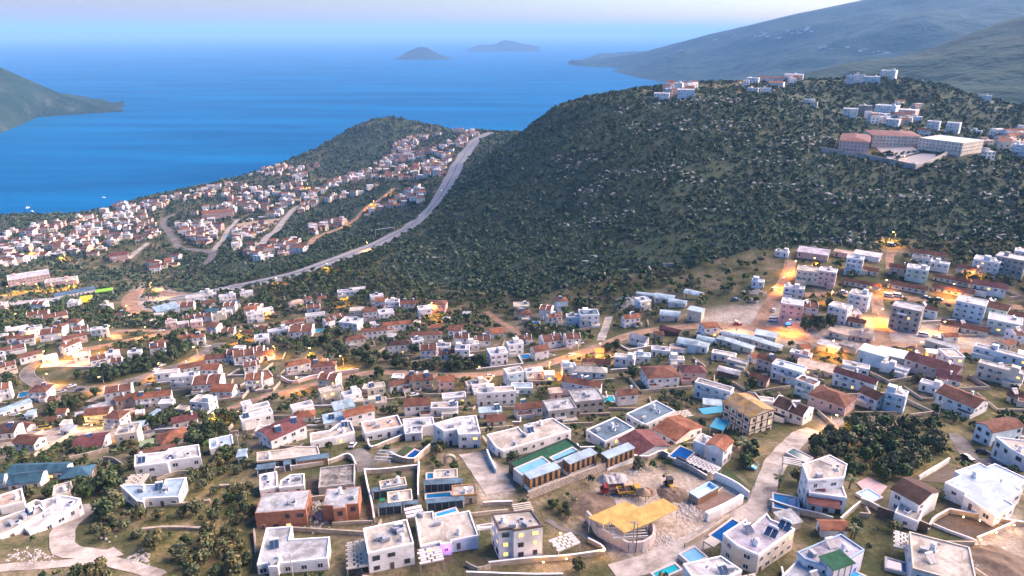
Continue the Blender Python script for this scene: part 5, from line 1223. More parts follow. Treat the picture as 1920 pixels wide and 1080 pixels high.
# low plot walls round the nearer houses
PLOTS = []
BOX = [(o.location.x, o.location.y) for o in bpy.data.objects if o.parent is None and o.name.startswith(('house', 'villa'))]
_busy = list(OCC)
def clear(x, y, r=1.2): return not any((x-a)**2+(y-b)**2 < (r+min(q, 6))**2 for a, b, q in _busy)
for o in [o for o in bpy.data.objects if o.parent is None and o.name.startswith('house')]:
    x, y, z = o.location; u, v, zc = proj((x, y, z))
    if zc > 400 or not (0 < u < 1920 and v < 1085) or (u < 560 and v > 830): continue
    a0 = rng.uniform(-.3, .3); r = rng.uniform(9, 12); side = rng.choice((-1, 1)); pts = []
    cor = [(-side*r, -r*.75), (side*r, -r*.8), (side*r, r*.5)]
    run = []
    for (ax, ay), (bx_, by_) in zip(cor, cor[1:]):
        for k in range(9):
            t = k/8; px, py = ax+(bx_-ax)*t, ay+(by_-ay)*t; run.append((x+px*math.cos(a0)-py*math.sin(a0), y+px*math.sin(a0)+py*math.cos(a0)))
    best = []; cur = []
    for q in run:
        if clear(*q): cur.append(q)
        else:
            if len(cur) > len(best): best = cur
            cur = []
    if len(cur) > len(best): best = cur
    if len(best) < 5: continue
    zz = ground([q[0] for q in best], [q[1] for q in best]); m_ = rng.choice((ST, ST, STONE, ST)); hgt = rng.uniform(1.0, 1.6); c0 = best[len(best)//2]; z0 = float(zz[len(best)//2])
    root = empty('plot_wall', (c0[0], c0[1], z0)); mb = MB(); cp = MB()
    for i in range(len(best)-1):
        a, b = Vector(best[i]), Vector(best[i+1]); t = (b-a).normalized(); n = Vector((-t.y, t.x))*.16
        for M, lo, hi, k in ((mb, -.8, hgt, 1.0), (cp, hgt, hgt+.08, 1.35)):
            lo4 = []; hi4 = []
            for p_, zq, sg in ((a, zz[i], -1), (b, zz[i+1], -1), (b, zz[i+1], 1), (a, zz[i], 1)):
                X, Y = p_.x+n.x*sg*k-c0[0], p_.y+n.y*sg*k-c0[1]; lo4.append((X, Y, zq-z0+lo)); hi4.append((X, Y, zq-z0+hi))
            M.face(hi4)
            for j in range(4): M.face([lo4[j], lo4[(j+1)%4], hi4[(j+1)%4], hi4[j]])
    mb.build('wall_body', m_, root); cp.build('coping', TRIM if rng.random() < .3 else ST, root)
    for q in best: OCC.append((q[0], q[1], .6)); _busy.append((q[0], q[1], 3.0))
    PLOTS.append((root, 'low '+('white' if m_ is WH else 'stone')+' plot wall', proj((c0[0], c0[1], z0))))
print('plot walls', len(PLOTS))
# small outbuildings in the gaps
for _ in range(900):
    if len([1 for h_i in HOUSES if h_i[1] == 'outbuilding']) >= 45: break
    u, v = rng.uniform(0, 1910), rng.uniform(590, 1000); p_ = pix(u, v)
    if inpoly(np.array([p_.x]), np.array([p_.y]), SCRUB[0])[0] or not clear(p_.x, p_.y, 4.2) or (v > 850 and u < 520) or (1000 < u < 1440 and v > 820) or (1490 < u < 1850 and 780 < v < 920) or (540 < u < 960 and 640 < v < 700) or (u < 350 and 650 < v < 725): continue
    w_, d_ = rng.uniform(3.2, 6.5), rng.uniform(3, 4.5); a0 = rng.uniform(-.4, .4); ca, sa = math.cos(a0), math.sin(a0)
    P_ = [(p_.x+ca*x*w_/2-sa*y*d_/2, p_.y+sa*x*w_/2+ca*y*d_/2) for x, y in ((-1,-1),(1,-1),(1,1),(-1,1))]
    kd, rf = rng.choice((('flat','white'),('flat','cream'),('mono','metal'),('gable','brown'),('gable','terra'),('mono','pale')))
    build_house('outbuilding', P_, p_.z, rng.uniform(2.5, 3.1), kd, rng.choice('wwwckps'), rf, cat='outbuilding', rise=.4 if kd == 'mono' else 1.0, dens=.6); _busy.append((p_.x, p_.y, 5))

# further houses in the gaps of the middle slope
cnt = 0
for _ in range(1600):
    if cnt >= 42: break
    u, v = rng.uniform(0, 1910), rng.uniform(575, 800); p_ = pix(u, v)
    if inpoly(np.array([p_.x]), np.array([p_.y]), SCRUB[0])[0] or any(inpoly(np.array([p_.x]), np.array([p_.y]), d)[0] for d in DIRT) or not clear(p_.x, p_.y, 5.0) or (1490 < u < 1850 and 780 < v < 920) or (540 < u < 960 and 640 < v < 700) or (u < 350 and 655 < v < 725): continue
    w_, d_ = rng.uniform(7, 10), rng.uniform(6, 8); a0 = rng.uniform(-.35, .35); ca, sa = math.cos(a0), math.sin(a0)
    P_ = [(p_.x+ca*x*w_/2-sa*y*d_/2, p_.y+sa*x*w_/2+ca*y*d_/2) for x, y in ((-1,-1),(1,-1),(1,1),(-1,1))]
    kd, rf = rng.choice((('flat','white'),('flat','cream'),('pgable','brown'),('gable','brown'),('gable','terra'),('hip','brown')))
    build_house('house', P_, p_.z, rng.choice((3.2, 5.6, 6.0)), kd, rng.choice('wwwcpb'), rf, rise=1.3, dens=.9, more=True, sol=rng.choice((0, 0, 1))); _busy.append((p_.x, p_.y, 7)); cnt += 1
print('gap houses', cnt)
# ------------------------------------------------------------------ occupied ground, as a grid
class Grid:
    def __init__(s, c=6.0): s.c = c; s.d = {}
    def add(s, x, y, r):
        k = int(math.ceil(r/s.c)); i0, j0 = int(x//s.c), int(y//s.c)
        for i in range(i0-k, i0+k+1):
            for j in range(j0-k, j0+k+1): s.d.setdefault((i, j), []).append((x, y, r))
    def hit(s, x, y, r):
        return any((x-a)**2+(y-b)**2 < (r+q)**2 for a, b, q in s.d.get((int(x//s.c), int(y//s.c)), ()))
GR = Grid()
for x, y, r in OCC: GR.add(x, y, r+2.0)
# ------------------------------------------------------------------ the far seaside town: too many and too small to tell apart
TOWN = [[(0,446),(60,428),(150,411),(230,385),(330,368),(420,345),(520,308),(600,286),(612,318),(575,335),(560,372),(560,388),(470,400),(440,408),(330,402),(300,420),(305,440),(250,465),(228,492),(150,478),(0,505)],
 [(742,272),(765,243),(820,243),(835,262),(878,248),(888,262),(850,290),(830,330),(770,338),(720,340),(690,362),(600,384),(562,374),(640,332),(690,318),(730,296)],
 [(585,428),(660,398),(690,388),(700,400),(620,440),(590,450)],[(690,380),(760,362),(795,352),(790,378),(740,392),(700,398)],
 [(335,425),(400,418),(425,440),(395,462),(345,458)],[(445,420),(560,392),(590,372),(600,384),(500,430),(440,470)],[(470,462),(560,452),(575,470),(490,490),(460,480)],
 [(280,480),(335,478),(330,500),(290,512)],[(850,248),(890,245),(900,256),(870,262)],[(1620,195),(1700,190),(1700,225),(1630,225)],[(1870,255),(1918,250),(1918,300),(1860,290)],
 [(0,520),(20,510),(20,545),(0,545)],[(1380,150),(1500,140),(1500,160),(1390,165)],[(1235,168),(1300,163),(1300,184),(1240,184)],[(1600,205),(1720,198),(1740,235),(1640,235)],[(1840,270),(1918,262),(1918,300),(1850,298)]]
def far_town():
    V, F, Mi = [], [], []; mats = [WALLS['w'], WALLS['c'], WALLS['p'], ROOFS['white'], ROOFS['cream'], ROOFS['brown'], ROOFS['terra'], GLASS, LIT, WALLS['k']]
    def q4(a, b, c, d, m):
        i = len(V); V.extend((a, b, c, d)); F.append((i, i+1, i+2, i+3)); Mi.append(m)
    n = 0
    for poly in TOWN:
        us = [p[0] for p in poly]; vs = [p[1] for p in poly]; tries = int((max(us)-min(us))*(max(vs)-min(vs))/9)+60
        for _ in range(min(tries, 2600)):
            u = rng.uniform(min(us), max(us)); v = rng.uniform(min(vs), max(vs))
            if not inpoly(np.array([u]), np.array([v]), poly)[0]: continue
            p = pix(u, v)
            if p.z < 8 or GR.hit(p.x, p.y, 5.0) or math.sin(p.x*.021+2*math.sin(p.y*.009))*math.sin(p.y*.017) < -.42: continue
            w = rng.uniform(7, 12.5); d = rng.uniform(6, 9.5); h = rng.choice((3.5, 6.2, 6.2, 6.5, 9)); GR.add(p.x, p.y, max(w, d)*.5+1.6); n += 1
            a = rng.choice((-.25, .1, .35))+rng.uniform(-.12, .12); ca, sa = math.cos(a), math.sin(a)
            c = [(p.x+ca*x*w/2-sa*y*d/2, p.y+sa*x*w/2+ca*y*d/2) for x, y in ((-1,-1),(1,-1),(1,1),(-1,1))]
            wm = rng.choice((0, 0, 0, 1, 2, 9)); zb, zt = p.z-3, p.z+h
            for i in range(4): q4((*c[i], zb), (*c[(i+1)%4], zb), (*c[(i+1)%4], zt), (*c[i], zt), wm)
            if rng.random() < .36:
                q4(*[(*k, zt) for k in c], rng.choice((3, 3, 4)))
                b = [(p.x+ca*x*w/2-sa*y*d/2, p.y+sa*x*w/2+ca*y*d/2) for x, y in ((-1,-.2),(.1,-.2),(.1,1),(-1,1))]
                if rng.random() < .6:
                    for i in range(4): q4((*b[i], zt), (*b[(i+1)%4], zt), (*b[(i+1)%4], zt+2.6), (*b[i], zt+2.6), wm)
                    q4(*[(*k, zt+2.6) for k in b], rng.choice((3, 5)))
            else:
                rm = rng.choice((5, 6, 5)); r1 = ((c[0][0]+c[3][0])/2, (c[0][1]+c[3][1])/2, zt+1.7); r2 = ((c[1][0]+c[2][0])/2, (c[1][1]+c[2][1])/2, zt+1.7)
                q4((*c[0], zt), (*c[1], zt), r2, r1, rm); q4((*c[2], zt), (*c[3], zt), r1, r2, rm)
                q4((*c[1], zt), (*c[2], zt), r2, r2, wm); q4((*c[3], zt), (*c[0], zt), r1, r1, wm)
            lit = 8 if rng.random() < .22 else 7
            for i in (0, 3 if p.x > 0 else 1):
                A, B = Vector(c[i]), Vector(c[(i+1)%4]); e = (B-A); L = e.length; e /= L; nn = Vector((e.y, -e.x))*.06
                for zz in ([1.2] if h < 5 else [1.2, 4.2]):
                    for t in (.25, .7):
                        s = A+e*(L*t)+nn; e2 = s+e*1.5; q4((s.x, s.y, p.z+zz), (e2.x, e2.y, p.z+zz), (e2.x, e2.y, p.z+zz+1.4), (s.x, s.y, p.z+zz+1.4), lit if rng.random() < .5 else 7)
    print('far town houses', n)
    me = bpy.data.meshes.new('distant_town'); me.from_pydata(V, [], F)
    for m in mats: me.materials.append(m)
    me.polygons.foreach_set('material_index', Mi); me.update()
    tag(newobj('distant_town', me), 'dense mass of small white and terracotta houses by the sea', 'houses', kind='stuff')
far_town()

# ------------------------------------------------------------------ trees
LEAF = [mat('leaf_dark', (.050,.082,.038), .8, spec=.2, var=.4, scale=.5), mat('leaf_mid', (.085,.115,.050), .8, spec=.2, var=.4, scale=.5),
        mat('leaf_olive', (.14,.145,.075), .8, spec=.2, var=.35, scale=.4), mat('leaf_bright', (.060,.115,.028), .8, spec=.2, var=.3, scale=.5), mat('leaf_dry', (.17,.145,.06), .85, spec=.1, var=.3, scale=.5)]
SLEAF = [mat('scrub_dark', (.066,.112,.060), .85, spec=.15, var=.35, scale=.06), mat('scrub_mid', (.092,.142,.074), .85, spec=.15, var=.35, scale=.06), mat('scrub_grey', (.135,.155,.105), .85, spec=.15, var=.3, scale=.06)]
BARK = mat('bark', (.12,.095,.075), .95, .4, 2)
def leaf_quads(rs, n, cen, rad, size, up=.25):
    """n small quads over the skins of round clumps"""
    k = rs.integers(0, len(cen), n); d = rs.normal(size=(n, 3)); d[:, 2] += up; d /= np.linalg.norm(d, axis=1)[:, None]
    p = cen[k] + d*rad[k][:, None]*rs.uniform(.72, 1.05, n)[:, None]
    nrm = d + rs.normal(size=(n, 3))*.55; nrm /= np.linalg.norm(nrm, axis=1)[:, None]
    t = np.cross(nrm, rs.normal(size=(n, 3))); t /= np.linalg.norm(t, axis=1)[:, None]; b = np.cross(nrm, t)
    s = size*rs.uniform(.6, 1.3, n)[:, None]
    Q = np.stack([p-t*s-b*s*.6, p+t*s-b*s*.6, p+t*s*.8+b*s*.6, p-t*s*.8+b*s*.6], 1)
    return Q, k
def crown_mesh(seed, n=620, clumps=13, size=.125, mi=(0, 1, 2), tall=.78):
    rs = np.random.default_rng(seed); cen = rs.normal(size=(clumps, 3)); cen /= np.linalg.norm(cen, axis=1)[:, None]
    cen *= rs.uniform(.3, .72, clumps)[:, None]; cen[:, 2] *= tall; cen[:, 2] += .95; rad = rs.uniform(.26, .46, clumps)
    Q, k = leaf_quads(rs, n, cen, rad, size); V = Q.reshape(-1, 3); F = np.arange(n*4).reshape(-1, 4)
    tone = rs.choice(mi, clumps); m = np.where(rs.random(n) < .62, tone[k], rs.choice(mi, n))
    me = npmesh('crown', V, F, LEAF, m); return me
def trunk_mesh(seed):
    a = random.Random(seed); mb = MB(); mb.bar((0,0,-.15),(.04,.02,.42),.10,0,.07,n=7)
    for k in range(4):
        an = k*1.57+a.uniform(-.4,.4); mb.bar((.04,.02,.38),(math.cos(an)*.42,math.sin(an)*.42,.95+a.uniform(-.1,.15)),.055,0,.02,n=5)
    return mb.mesh('trunk', BARK)
TREES = {}
for sp, mi, tall in (('olive', (1, 2, 2), .72), ('dark', (0, 0, 1), .85), ('green', (0, 1, 3), .8), ('dry', (1, 2, 4), .7)):
    TREES[sp] = [(crown_mesh(hash_ + len(sp)*31, mi=mi, tall=tall), trunk_mesh(hash_)) for hash_ in range(1, 6)]
SPN = dict(olive='grey-green olive tree', dark='dark evergreen tree', green='bushy green tree', dry='dry-tipped olive tree')
TREE_ITEMS = []
def plant(x, y, r, sp):
    z = gz(x, y); root = empty('tree', (x, y, z-.1), rng.uniform(0, 6.28)); root.scale = (r*rng.uniform(.9,1.1), r*rng.uniform(.9,1.1), r*rng.uniform(.85,1.15))
    c, t = rng.choice(TREES[sp]); newobj('crown', c, root); newobj('trunk', t, root); TREE_ITEMS.append((root, SPN[sp], r, proj((x, y, z+r))))
# named groves: outline, spacing, radius, kinds
GROVES = [
 ([(150,1085),(165,1000),(190,935),(250,955),(330,925),(385,875),(480,860),(485,1085),(300,1085)], 4.6, (1.7,2.9), ('olive','olive','olive','dry','dry','green'), 44),
 ([(150,935),(200,905),(240,920),(260,960),(200,980)], 3.6, (3.0,4.2), ('olive','dark','green'), 8),
 ([(340,870),(400,850),(470,845),(470,870),(390,900)], 3.5, (2.2,3.2), ('olive','green','dry'), 14),
 ([(1515,855),(1560,800),(1640,792),(1760,800),(1830,860),(1790,895),(1710,905),(1640,880),(1590,870)], 5.0, (2.4,4.2), ('dark','olive','green','olive'), 42),
 ([(1590,870),(1640,885),(1700,905),(1650,915),(1590,905)], 3.4, (2.0,3.2), ('green','dark'), 12),
 ([(1360,870),(1400,840),(1440,850),(1420,890),(1390,905)], 3.2, (2.2,3.6), ('dark','green'), 10),
 ([(1500,990),(1560,970),(1580,1000),(1540,1010)], 3.0, (1.8,2.6), ('dark','olive'), 7),
 ([(980,960),(1060,945),(1075,985),(1030,1010)], 3.0, (1.4,2.2), ('green','dry'), 10),
 ([(1040,1030),(1130,1010),(1130,1035),(1060,1060)], 3.0, (1.4,2.4), ('dark','green'), 8),
 ([(620,1000),(650,980),(690,990),(690,1010),(640,1020)], 2.8, (1.4,2.2), ('green','olive'), 6),
 ([(640,1040),(650,1010),(680,1010),(665,1075)], 3.0, (1.8,2.6), ('dark',), 5),
 ([(840,850),(910,830),(920,880),(860,900)], 3.2, (2.0,3.0), ('olive','dark'), 8),
 ([(690,880),(740,870),(740,890),(700,905)], 2.6, (1.3,1.9), ('green',), 4),
 ([(240,770),(330,790),(450,770),(440,820),(360,840),(300,820)], 4.0, (2.4,3.8), ('dark','dark','green'), 22),
 ([(60,800),(100,760),(180,740),(235,760),(170,790),(90,805)], 3.8, (1.8,3.2), ('green','olive','dry'), 20),
 ([(130,700),(180,670),(260,660),(330,640),(350,665),(290,690),(240,712),(180,722),(140,715)], 4.4, (2.6,4.2), ('dark','green','dark'), 34),
 ([(560,650),(640,630),(760,650),(840,668),(960,690),(850,698),(700,690),(620,670)], 4.4, (2.2,3.8), ('olive','dark','green'), 40),
 ([(1180,700),(1290,690),(1300,720),(1220,740)], 4.0, (2.2,3.6), ('dark','green'), 10),
 ([(1490,620),(1560,600),(1570,640),(1510,660)], 4.5, (3.0,4.5), ('dark','green'), 10),
 ([(1290,720),(1360,690),(1430,740),(1330,790)], 4.2, (2.2,3.8), ('dark','green'), 16),
 ([(1700,700),(1760,690),(1790,760),(1730,780)], 4.0, (2.2,3.6), ('green','dry'), 10),
]
def spotok(x, y, r, k=.55): return not GR.hit(x, y, r*k)
ntree = 0
for poly, sp_, (r0, r1), kinds, cnt in GROVES:
    us = [p[0] for p in poly]; vs = [p[1] for p in poly]; got = 0
    for _ in range(cnt*14):
        if got >= cnt: break
        u = rng.uniform(min(us), max(us)); v = rng.uniform(min(vs), max(vs))
        if not inpoly(np.array([u]), np.array([v]), poly)[0]: continue
        p = pix(u, v); r = rng.uniform(r0, r1)
        if not spotok(p.x, p.y, r, .35): continue
        GR.add(p.x, p.y, sp_*.55); plant(p.x, p.y, r, rng.choice(kinds)); got += 1; ntree += 1
print('grove trees', ntree)
# all other trees among the houses: the largest in view singly, the rest joined
cand = []
for _ in range(30000):
    ph = rng.uniform(-.72, .72); rr = math.sqrt(rng.uniform(85**2, 640**2)); x, y = rr*math.sin(ph), rr*math.cos(ph)
    cand.append((x, y))
CX = np.array(cand); FN = fbm(CX[:, 0]/38, CX[:, 1]/38, 77, 4)
CZ = ground(CX[:, 0], CX[:, 1])
SCR = inpoly(CX[:, 0], CX[:, 1], SCRUB[0])
DM = np.zeros(len(CX), bool)
for p in DIRT: DM |= inpoly(CX[:, 0], CX[:, 1], p)
free = []
for (x, y), f, z, s, dm in zip(cand, FN, CZ, SCR, DM):
    if s or dm: continue
    u, v, zc = proj((x, y, z))
    if not (-120 < u < 2040 and v < 1130): continue
    if f < -.15 and rng.random() < (.8 if zc > 330 else .45): continue
    if zc > 330 and rng.random() < .35: continue
    r = rng.uniform(1.3, 3.3)*(1.12 if zc > 330 else .72)
    if GR.hit(x, y, r*.42): continue
    GR.add(x, y, r*.55); free.append((r/zc, x, y, r, u, v))
free.sort(reverse=True)
room = max(0, 300-ntree); single = [t for t in free if 0 < t[4] < 1920 and 0 < t[5] < 1080][:room]; sset = set(id(t) for t in single)
for t in single: plant(t[1], t[2], t[3], rng.choice(('olive', 'dark', 'green', 'dark', 'dry')))
def foliage_mass(name, items, per, size, mi, clumps, label, seed, flat=.8, mats=None):
    """joined crowns for trees or bushes past counting"""
    rs = np.random.default_rng(seed); N = len(items); A = np.array(items); n = per
    out = []; mm = []
    c = rs.normal(size=(N, clumps, 3)); c /= np.linalg.norm(c, axis=2)[:, :, None]; c *= rs.uniform(.25, .6, (N, clumps, 1)); c[:, :, 2] = np.abs(c[:, :, 2])*flat+.45
    k = rs.integers(0, clumps, (N, n)); d = rs.normal(size=(N, n, 3)); d[:, :, 2] = np.abs(d[:, :, 2])*.9+.05; d /= np.linalg.norm(d, axis=2)[:, :, None]
    p = np.take_along_axis(c, k[:, :, None].repeat(3, 2), 1) + d*rs.uniform(.3, .5, (N, n, 1))
    nr = d + rs.normal(size=(N, n, 3))*.45; nr /= np.linalg.norm(nr, axis=2)[:, :, None]
    t = np.cross(nr, rs.normal(size=(N, n, 3))); t /= np.linalg.norm(t, axis=2)[:, :, None]; b = np.cross(nr, t); s = size*rs.uniform(.6, 1.3, (N, n, 1))
    Q = np.stack([p-t*s-b*s*.7, p+t*s-b*s*.7, p+t*s*.8+b*s*.7, p-t*s*.8+b*s*.7], 2)*A[:, None, None, 3:4]
    Q += A[:, None, None, 0:3]; tone = rs.choice(mi, N); m = np.where(rs.random((N, n)) < .7, tone[:, None], rs.choice(mi, (N, n)))
    V = Q.reshape(-1, 3); F = np.arange(len(V)).reshape(-1, 4)
    return tag(newobj(name, npmesh(name, V, F, mats or LEAF, m.ravel())), label, 'vegetation', kind='stuff')
rest = [t for t in free if id(t) not in sset]
print('single trees', len(single)+ntree, 'joined', len(rest))
if rest: foliage_mass('distant_trees', [(t[1], t[2], gz(t[1], t[2])+t[3]*.25, t[3]) for t in rest], 46, .24, (0, 0, 1, 2, 3), 6, 'trees and garden bushes filling the gaps between the houses', 5)
# ------------------------------------------------------------------ scrub over the hill and the slopes beyond
def scrub():
    n = 120000; rs = np.random.default_rng(21)
    ph = rs.uniform(-.70, .70, n); rr = 330+(2250-330)*rs.random(n)**1.75; x, y = rr*np.sin(ph), rr*np.cos(ph); z = ground(x, y)
    zc = y*CP-(z-H)*SP; u = 960+FPX*x/zc; s = inpoly(x, y, SCRUB[0]) | inpoly(x, y, SCRUB[1]) | inpoly(x, y, SCRUB[2]); f = fbm(x/55, y/55, 31, 5)
    f = np.where(s, f+.45, f); keep = (z > 4) & (u > -80) & (u < 2000) & (s | (rr > 480)) & ((f > -.55) | (rs.random(n) < .35))
    # beyond the crests nothing can be seen
    it = []; 
    for i in np.nonzero(keep)[0]:
        r = rs.choice((.9, 1.4, 1.9, 2.6), p=(.3, .35, .25, .1))*rs.uniform(.85, 1.2)*(1+max(0, rr[i]-500)/900)
        if not s[i] and GR.hit(x[i], y[i], r*.12 if rr[i] > 640 else r*.6): continue
        if s[i] and GR.hit(x[i], y[i], 1.0): continue
        it.append((x[i], y[i], z[i]-.15*r, r))
        if len(it) >= 56000: break
    print('bushes', len(it)); foliage_mass('hill_scrub', it, 13, .38, (0, 0, 1, 0, 1, 2), 4, 'dark evergreen scrub covering the hill and slopes', 8, .5, SLEAF)
    m = 9000; ph = rs.uniform(-.30, .70, m); rr = rs.uniform(380, 880, m); x, y = rr*np.sin(ph), rr*np.cos(ph); z = ground(x, y); s = inpoly(x, y, SCRUB[0])
    f = fbm(x/40+y/90, y/25, 99, 4)+.55*np.clip((x-120)/200, -1, 1); k = s & (f > .55); x, y, z = x[k], y[k], z[k]; N = len(x)
    base = np.array([(1,0,0),(0,1,0),(-1,0,0),(0,-1,0),(0,0,1),(.6,.6,.5),(-.6,.5,.4)], float)
    F0 = np.array([(0,5,4),(5,1,4),(1,6,4),(6,2,4),(2,3,4),(3,0,4),(0,1,5),(1,2,6)])
    sz = rs.uniform(.5, 1.5, (N, 1, 1))*np.array([1.5, .9, .9])[None, None]*rs.uniform(.7, 1.3, (N, 1, 3)); a = rs.uniform(-.5, .5, N)
    Vv = base[None]*sz*(1+rs.normal(size=(N, 7, 3))*.22); X = Vv[..., 0]*np.cos(a)[:, None]-Vv[..., 1]*np.sin(a)[:, None]; Y = Vv[..., 0]*np.sin(a)[:, None]+Vv[..., 1]*np.cos(a)[:, None]
    V = np.stack([X+x[:, None], Y+y[:, None], Vv[..., 2]+z[:, None]+.5], -1).reshape(-1, 3); F = (F0[None]+np.arange(N)[:, None, None]*7).reshape(-1, 3)
    print('rocks', N)
    tag(newobj('hill_rocks', npmesh('hill_rocks', V, F, mat('limestone', (.30,.31,.31), .95, .35, .6, spec=.1))), 'pale limestone outcrops scattered over the hillside', 'rocks', kind='stuff')
scrub()
# ------------------------------------------------------------------ palms
def palm_meshes():
    mb = MB(); mb.bar((0,0,-.3),(.1,.05,3.2),.22,0,.16,n=8); t = mb.mesh('trunk', BARK); cs = []
    for s in range(2):
        a = random.Random(s); fr = MB()
        for k in range(16):
            an = k*2.4; el = .9-.11*(k % 8); pts = []
            for j in range(6):
                q = j/5; L = 2.1*q; pts.append(Vector((math.cos(an)*L*.95, math.sin(an)*L*.95, 3.2+math.sin(el)*L*.8-1.1*q*q)))
            for j in range(5):
                d = Vector((-math.sin(an), math.cos(an), 0)); w0, w1 = .32*math.sin(math.pi*(j/5*.85+.12)), .32*math.sin(math.pi*((j+1)/5*.85+.12))
                fr.face([pts[j], pts[j+1], pts[j+1]+d*w1+Vector((0,0,-w1*.5)), pts[j]+d*w0+Vector((0,0,-w0*.5))], k % 2); fr.face([pts[j]-d*w0-Vector((0,0,w0*.5)), pts[j+1]-d*w1-Vector((0,0,w1*.5)), pts[j+1], pts[j]], k % 2)
        cs.append(fr.mesh('fronds', [LEAF[1], LEAF[2]]))
    return t, cs
PT, PC = palm_meshes()
for k, (c, x, y, s, lb) in enumerate([('D',935,480,1.1,'palm tree beside the dark blue villa pool'),('D',680,260,1.5,'tall palm tree right of the peach-roofed villa'),('G',1190,930,1.2,'palm tree left of the brown-roofed flat house'),('J',60,690,1.3,'palm tree above the pink villa roofs'),
  ('Y',1290,830,1.0,'palm tree in front of the green turf box'),('E',330,490,1.1,'palm tree left of the glowing blue pool'),('Y',1520,340,.9,'small palm behind the blue-trimmed villa'),('E',345,820,1.0,'palm tree between the two blue-trimmed roofs'),
  ('K',1115,960,2.2,'orange-lit palm tree on the roundabout, left one'),('K',1150,965,2.2,'orange-lit palm tree on the roundabout, right one'),('K',1130,945,2.4,'tallest orange-lit palm tree on the roundabout')]):
    p = pix(*C2(c, x, y)); root = empty('palm_tree', p, k); root.scale = (s,)*3; newobj('trunk', PT, root); newobj('fronds', PC[k % 2], root); tag(root, lb, 'palm tree')

# ------------------------------------------------------------------ cars
TYRE = mat('tyre', (.02,.02,.02), .9); HUB = mat('hub', (.4,.4,.42), .4); CGL = mat('car_glass', (.02,.025,.03), .08, spec=.6); LMP = mat('car_lamp', (.7,.7,.65), .2); RLMP = mat('tail_lamp', (.35,.02,.02), .3)
def car_meshes(kind):
    L, Wd, hb, ht, x0, x1, x2, x3 = dict(car=(4.3,1.75,.92,1.46,-1.95,-1.35,.45,1.15), van=(5.0,1.95,1.15,2.05,-2.45,-2.35,1.35,1.95))[kind]
    b = MB(); y = Wd/2
    pr = [(-L/2,.32),(L/2,.32),(L/2+.03,.62),(L/2-.1,.82),(x3,hb),(x0,hb),(-L/2,.85),(-L/2-.03,.6)]
    n = len(pr); yy = lambda z: y-.06*(abs(z-.6) > .25)
    for s in (1, -1): b.face([(p[0], s*yy(p[1]), p[1]) for p in (pr if s < 0 else pr[::-1])])
    for i in range(n):
        a, c = pr[i], pr[(i+1)%n]; b.face([(a[0],-yy(a[1]),a[1]),(a[0],yy(a[1]),a[1]),(c[0],yy(c[1]),c[1]),(c[0],-yy(c[1]),c[1])])
    b.box(x1+.02,-y+.2,ht-.05,x2-.02,y-.2,ht,0)
    body = b.mesh('body', mat('car_white', (.72,.72,.73), .25, spec=.5))
    g = MB(); lo = [(x0,-y+.06),(x3,-y+.06),(x3,y-.06),(x0,y-.06)]; hi = [(x1,-y+.2),(x2,-y+.2),(x2,y-.2),(x1,y-.2)]
    for i in range(4): j = (i+1)%4; g.face([(*lo[i],hb-.02),(*lo[j],hb-.02),(*hi[j],ht-.06),(*hi[i],ht-.06)])
    glass = g.mesh('window_band', CGL)
    w = MB(); w.bar((0,-.11,0),(0,.11,0),.32,0,n=12); tyre = w.mesh('tyre', TYRE); w = MB(); w.bar((0,-.125,0),(0,.125,0),.19,0,n=8); rim = w.mesh('rim', HUB)
    l = MB(); l.box(-.05,-.18,-.08,.05,.18,.08,0,True); hl_ = l.mesh('headlight', LMP); l = MB(); l.box(-.05,-.15,-.08,.05,.15,.08,0,True); tl = l.mesh('tail_light', RLMP)
    return body, glass, tyre, rim, hl_, tl, L, Wd
CARM = {k: car_meshes(k) for k in ('car', 'van')}
CC = {'white': None, 'silver': mat('car_silver', (.40,.41,.43), .25, spec=.5), 'black': mat('car_black', (.02,.02,.022), .2, spec=.5), 'blue': mat('car_blue', (.03,.12,.28), .25, spec=.5), 'turquoise': mat('car_turquoise', (.05,.38,.48), .25, spec=.5), 'red': mat('car_red', (.35,.03,.025), .3, spec=.5), 'yellow': mat('car_yellow', (.6,.42,.05), .3)}
CAR_ITEMS = []
def car(c, x, y, ang=0, col='white', kind='car', label=None, on=0.13):
    p = pix(*C2(c, x, y)); body, glass, tyre, rim, hd, tl, L, Wd = CARM[kind]; e = .8
    yaw = math.atan2(p.y, p.x)-math.pi/2+R(ang)
    gx = (gz(p.x+e*math.cos(yaw), p.y+e*math.sin(yaw))-gz(p.x-e*math.cos(yaw), p.y-e*math.sin(yaw)))/(2*e)
    gy = (gz(p.x-e*math.sin(yaw), p.y+e*math.cos(yaw))-gz(p.x+e*math.sin(yaw), p.y-e*math.cos(yaw)))/(2*e)
    root = empty('parked_car' if kind == 'car' else 'parked_van', (p.x, p.y, p.z+on)); root.rotation_euler = (math.atan(gy), -math.atan(gx), yaw)
    bo = newobj('body', body, root)
    if CC[col]: bo.material_slots[0].link = 'OBJECT'; bo.material_slots[0].material = CC[col]
    newobj('window_band', glass, root)
    for sx in (-1, 1):
        for sy in (-1, 1):
            t = newobj('wheel', tyre, root, (sx*L*.31, sy*(Wd/2-.1), .32)); newobj('rim', rim, t)
    for sy in (-1, 1): newobj('headlight', hd, root, (L/2, sy*Wd*.34, .68)); newobj('tail_light', tl, root, (-L/2, sy*Wd*.36, .72))
    OCC.append((p.x, p.y, 2.5)); CAR_ITEMS.append((root, col, kind, label, C2(c, x, y)))
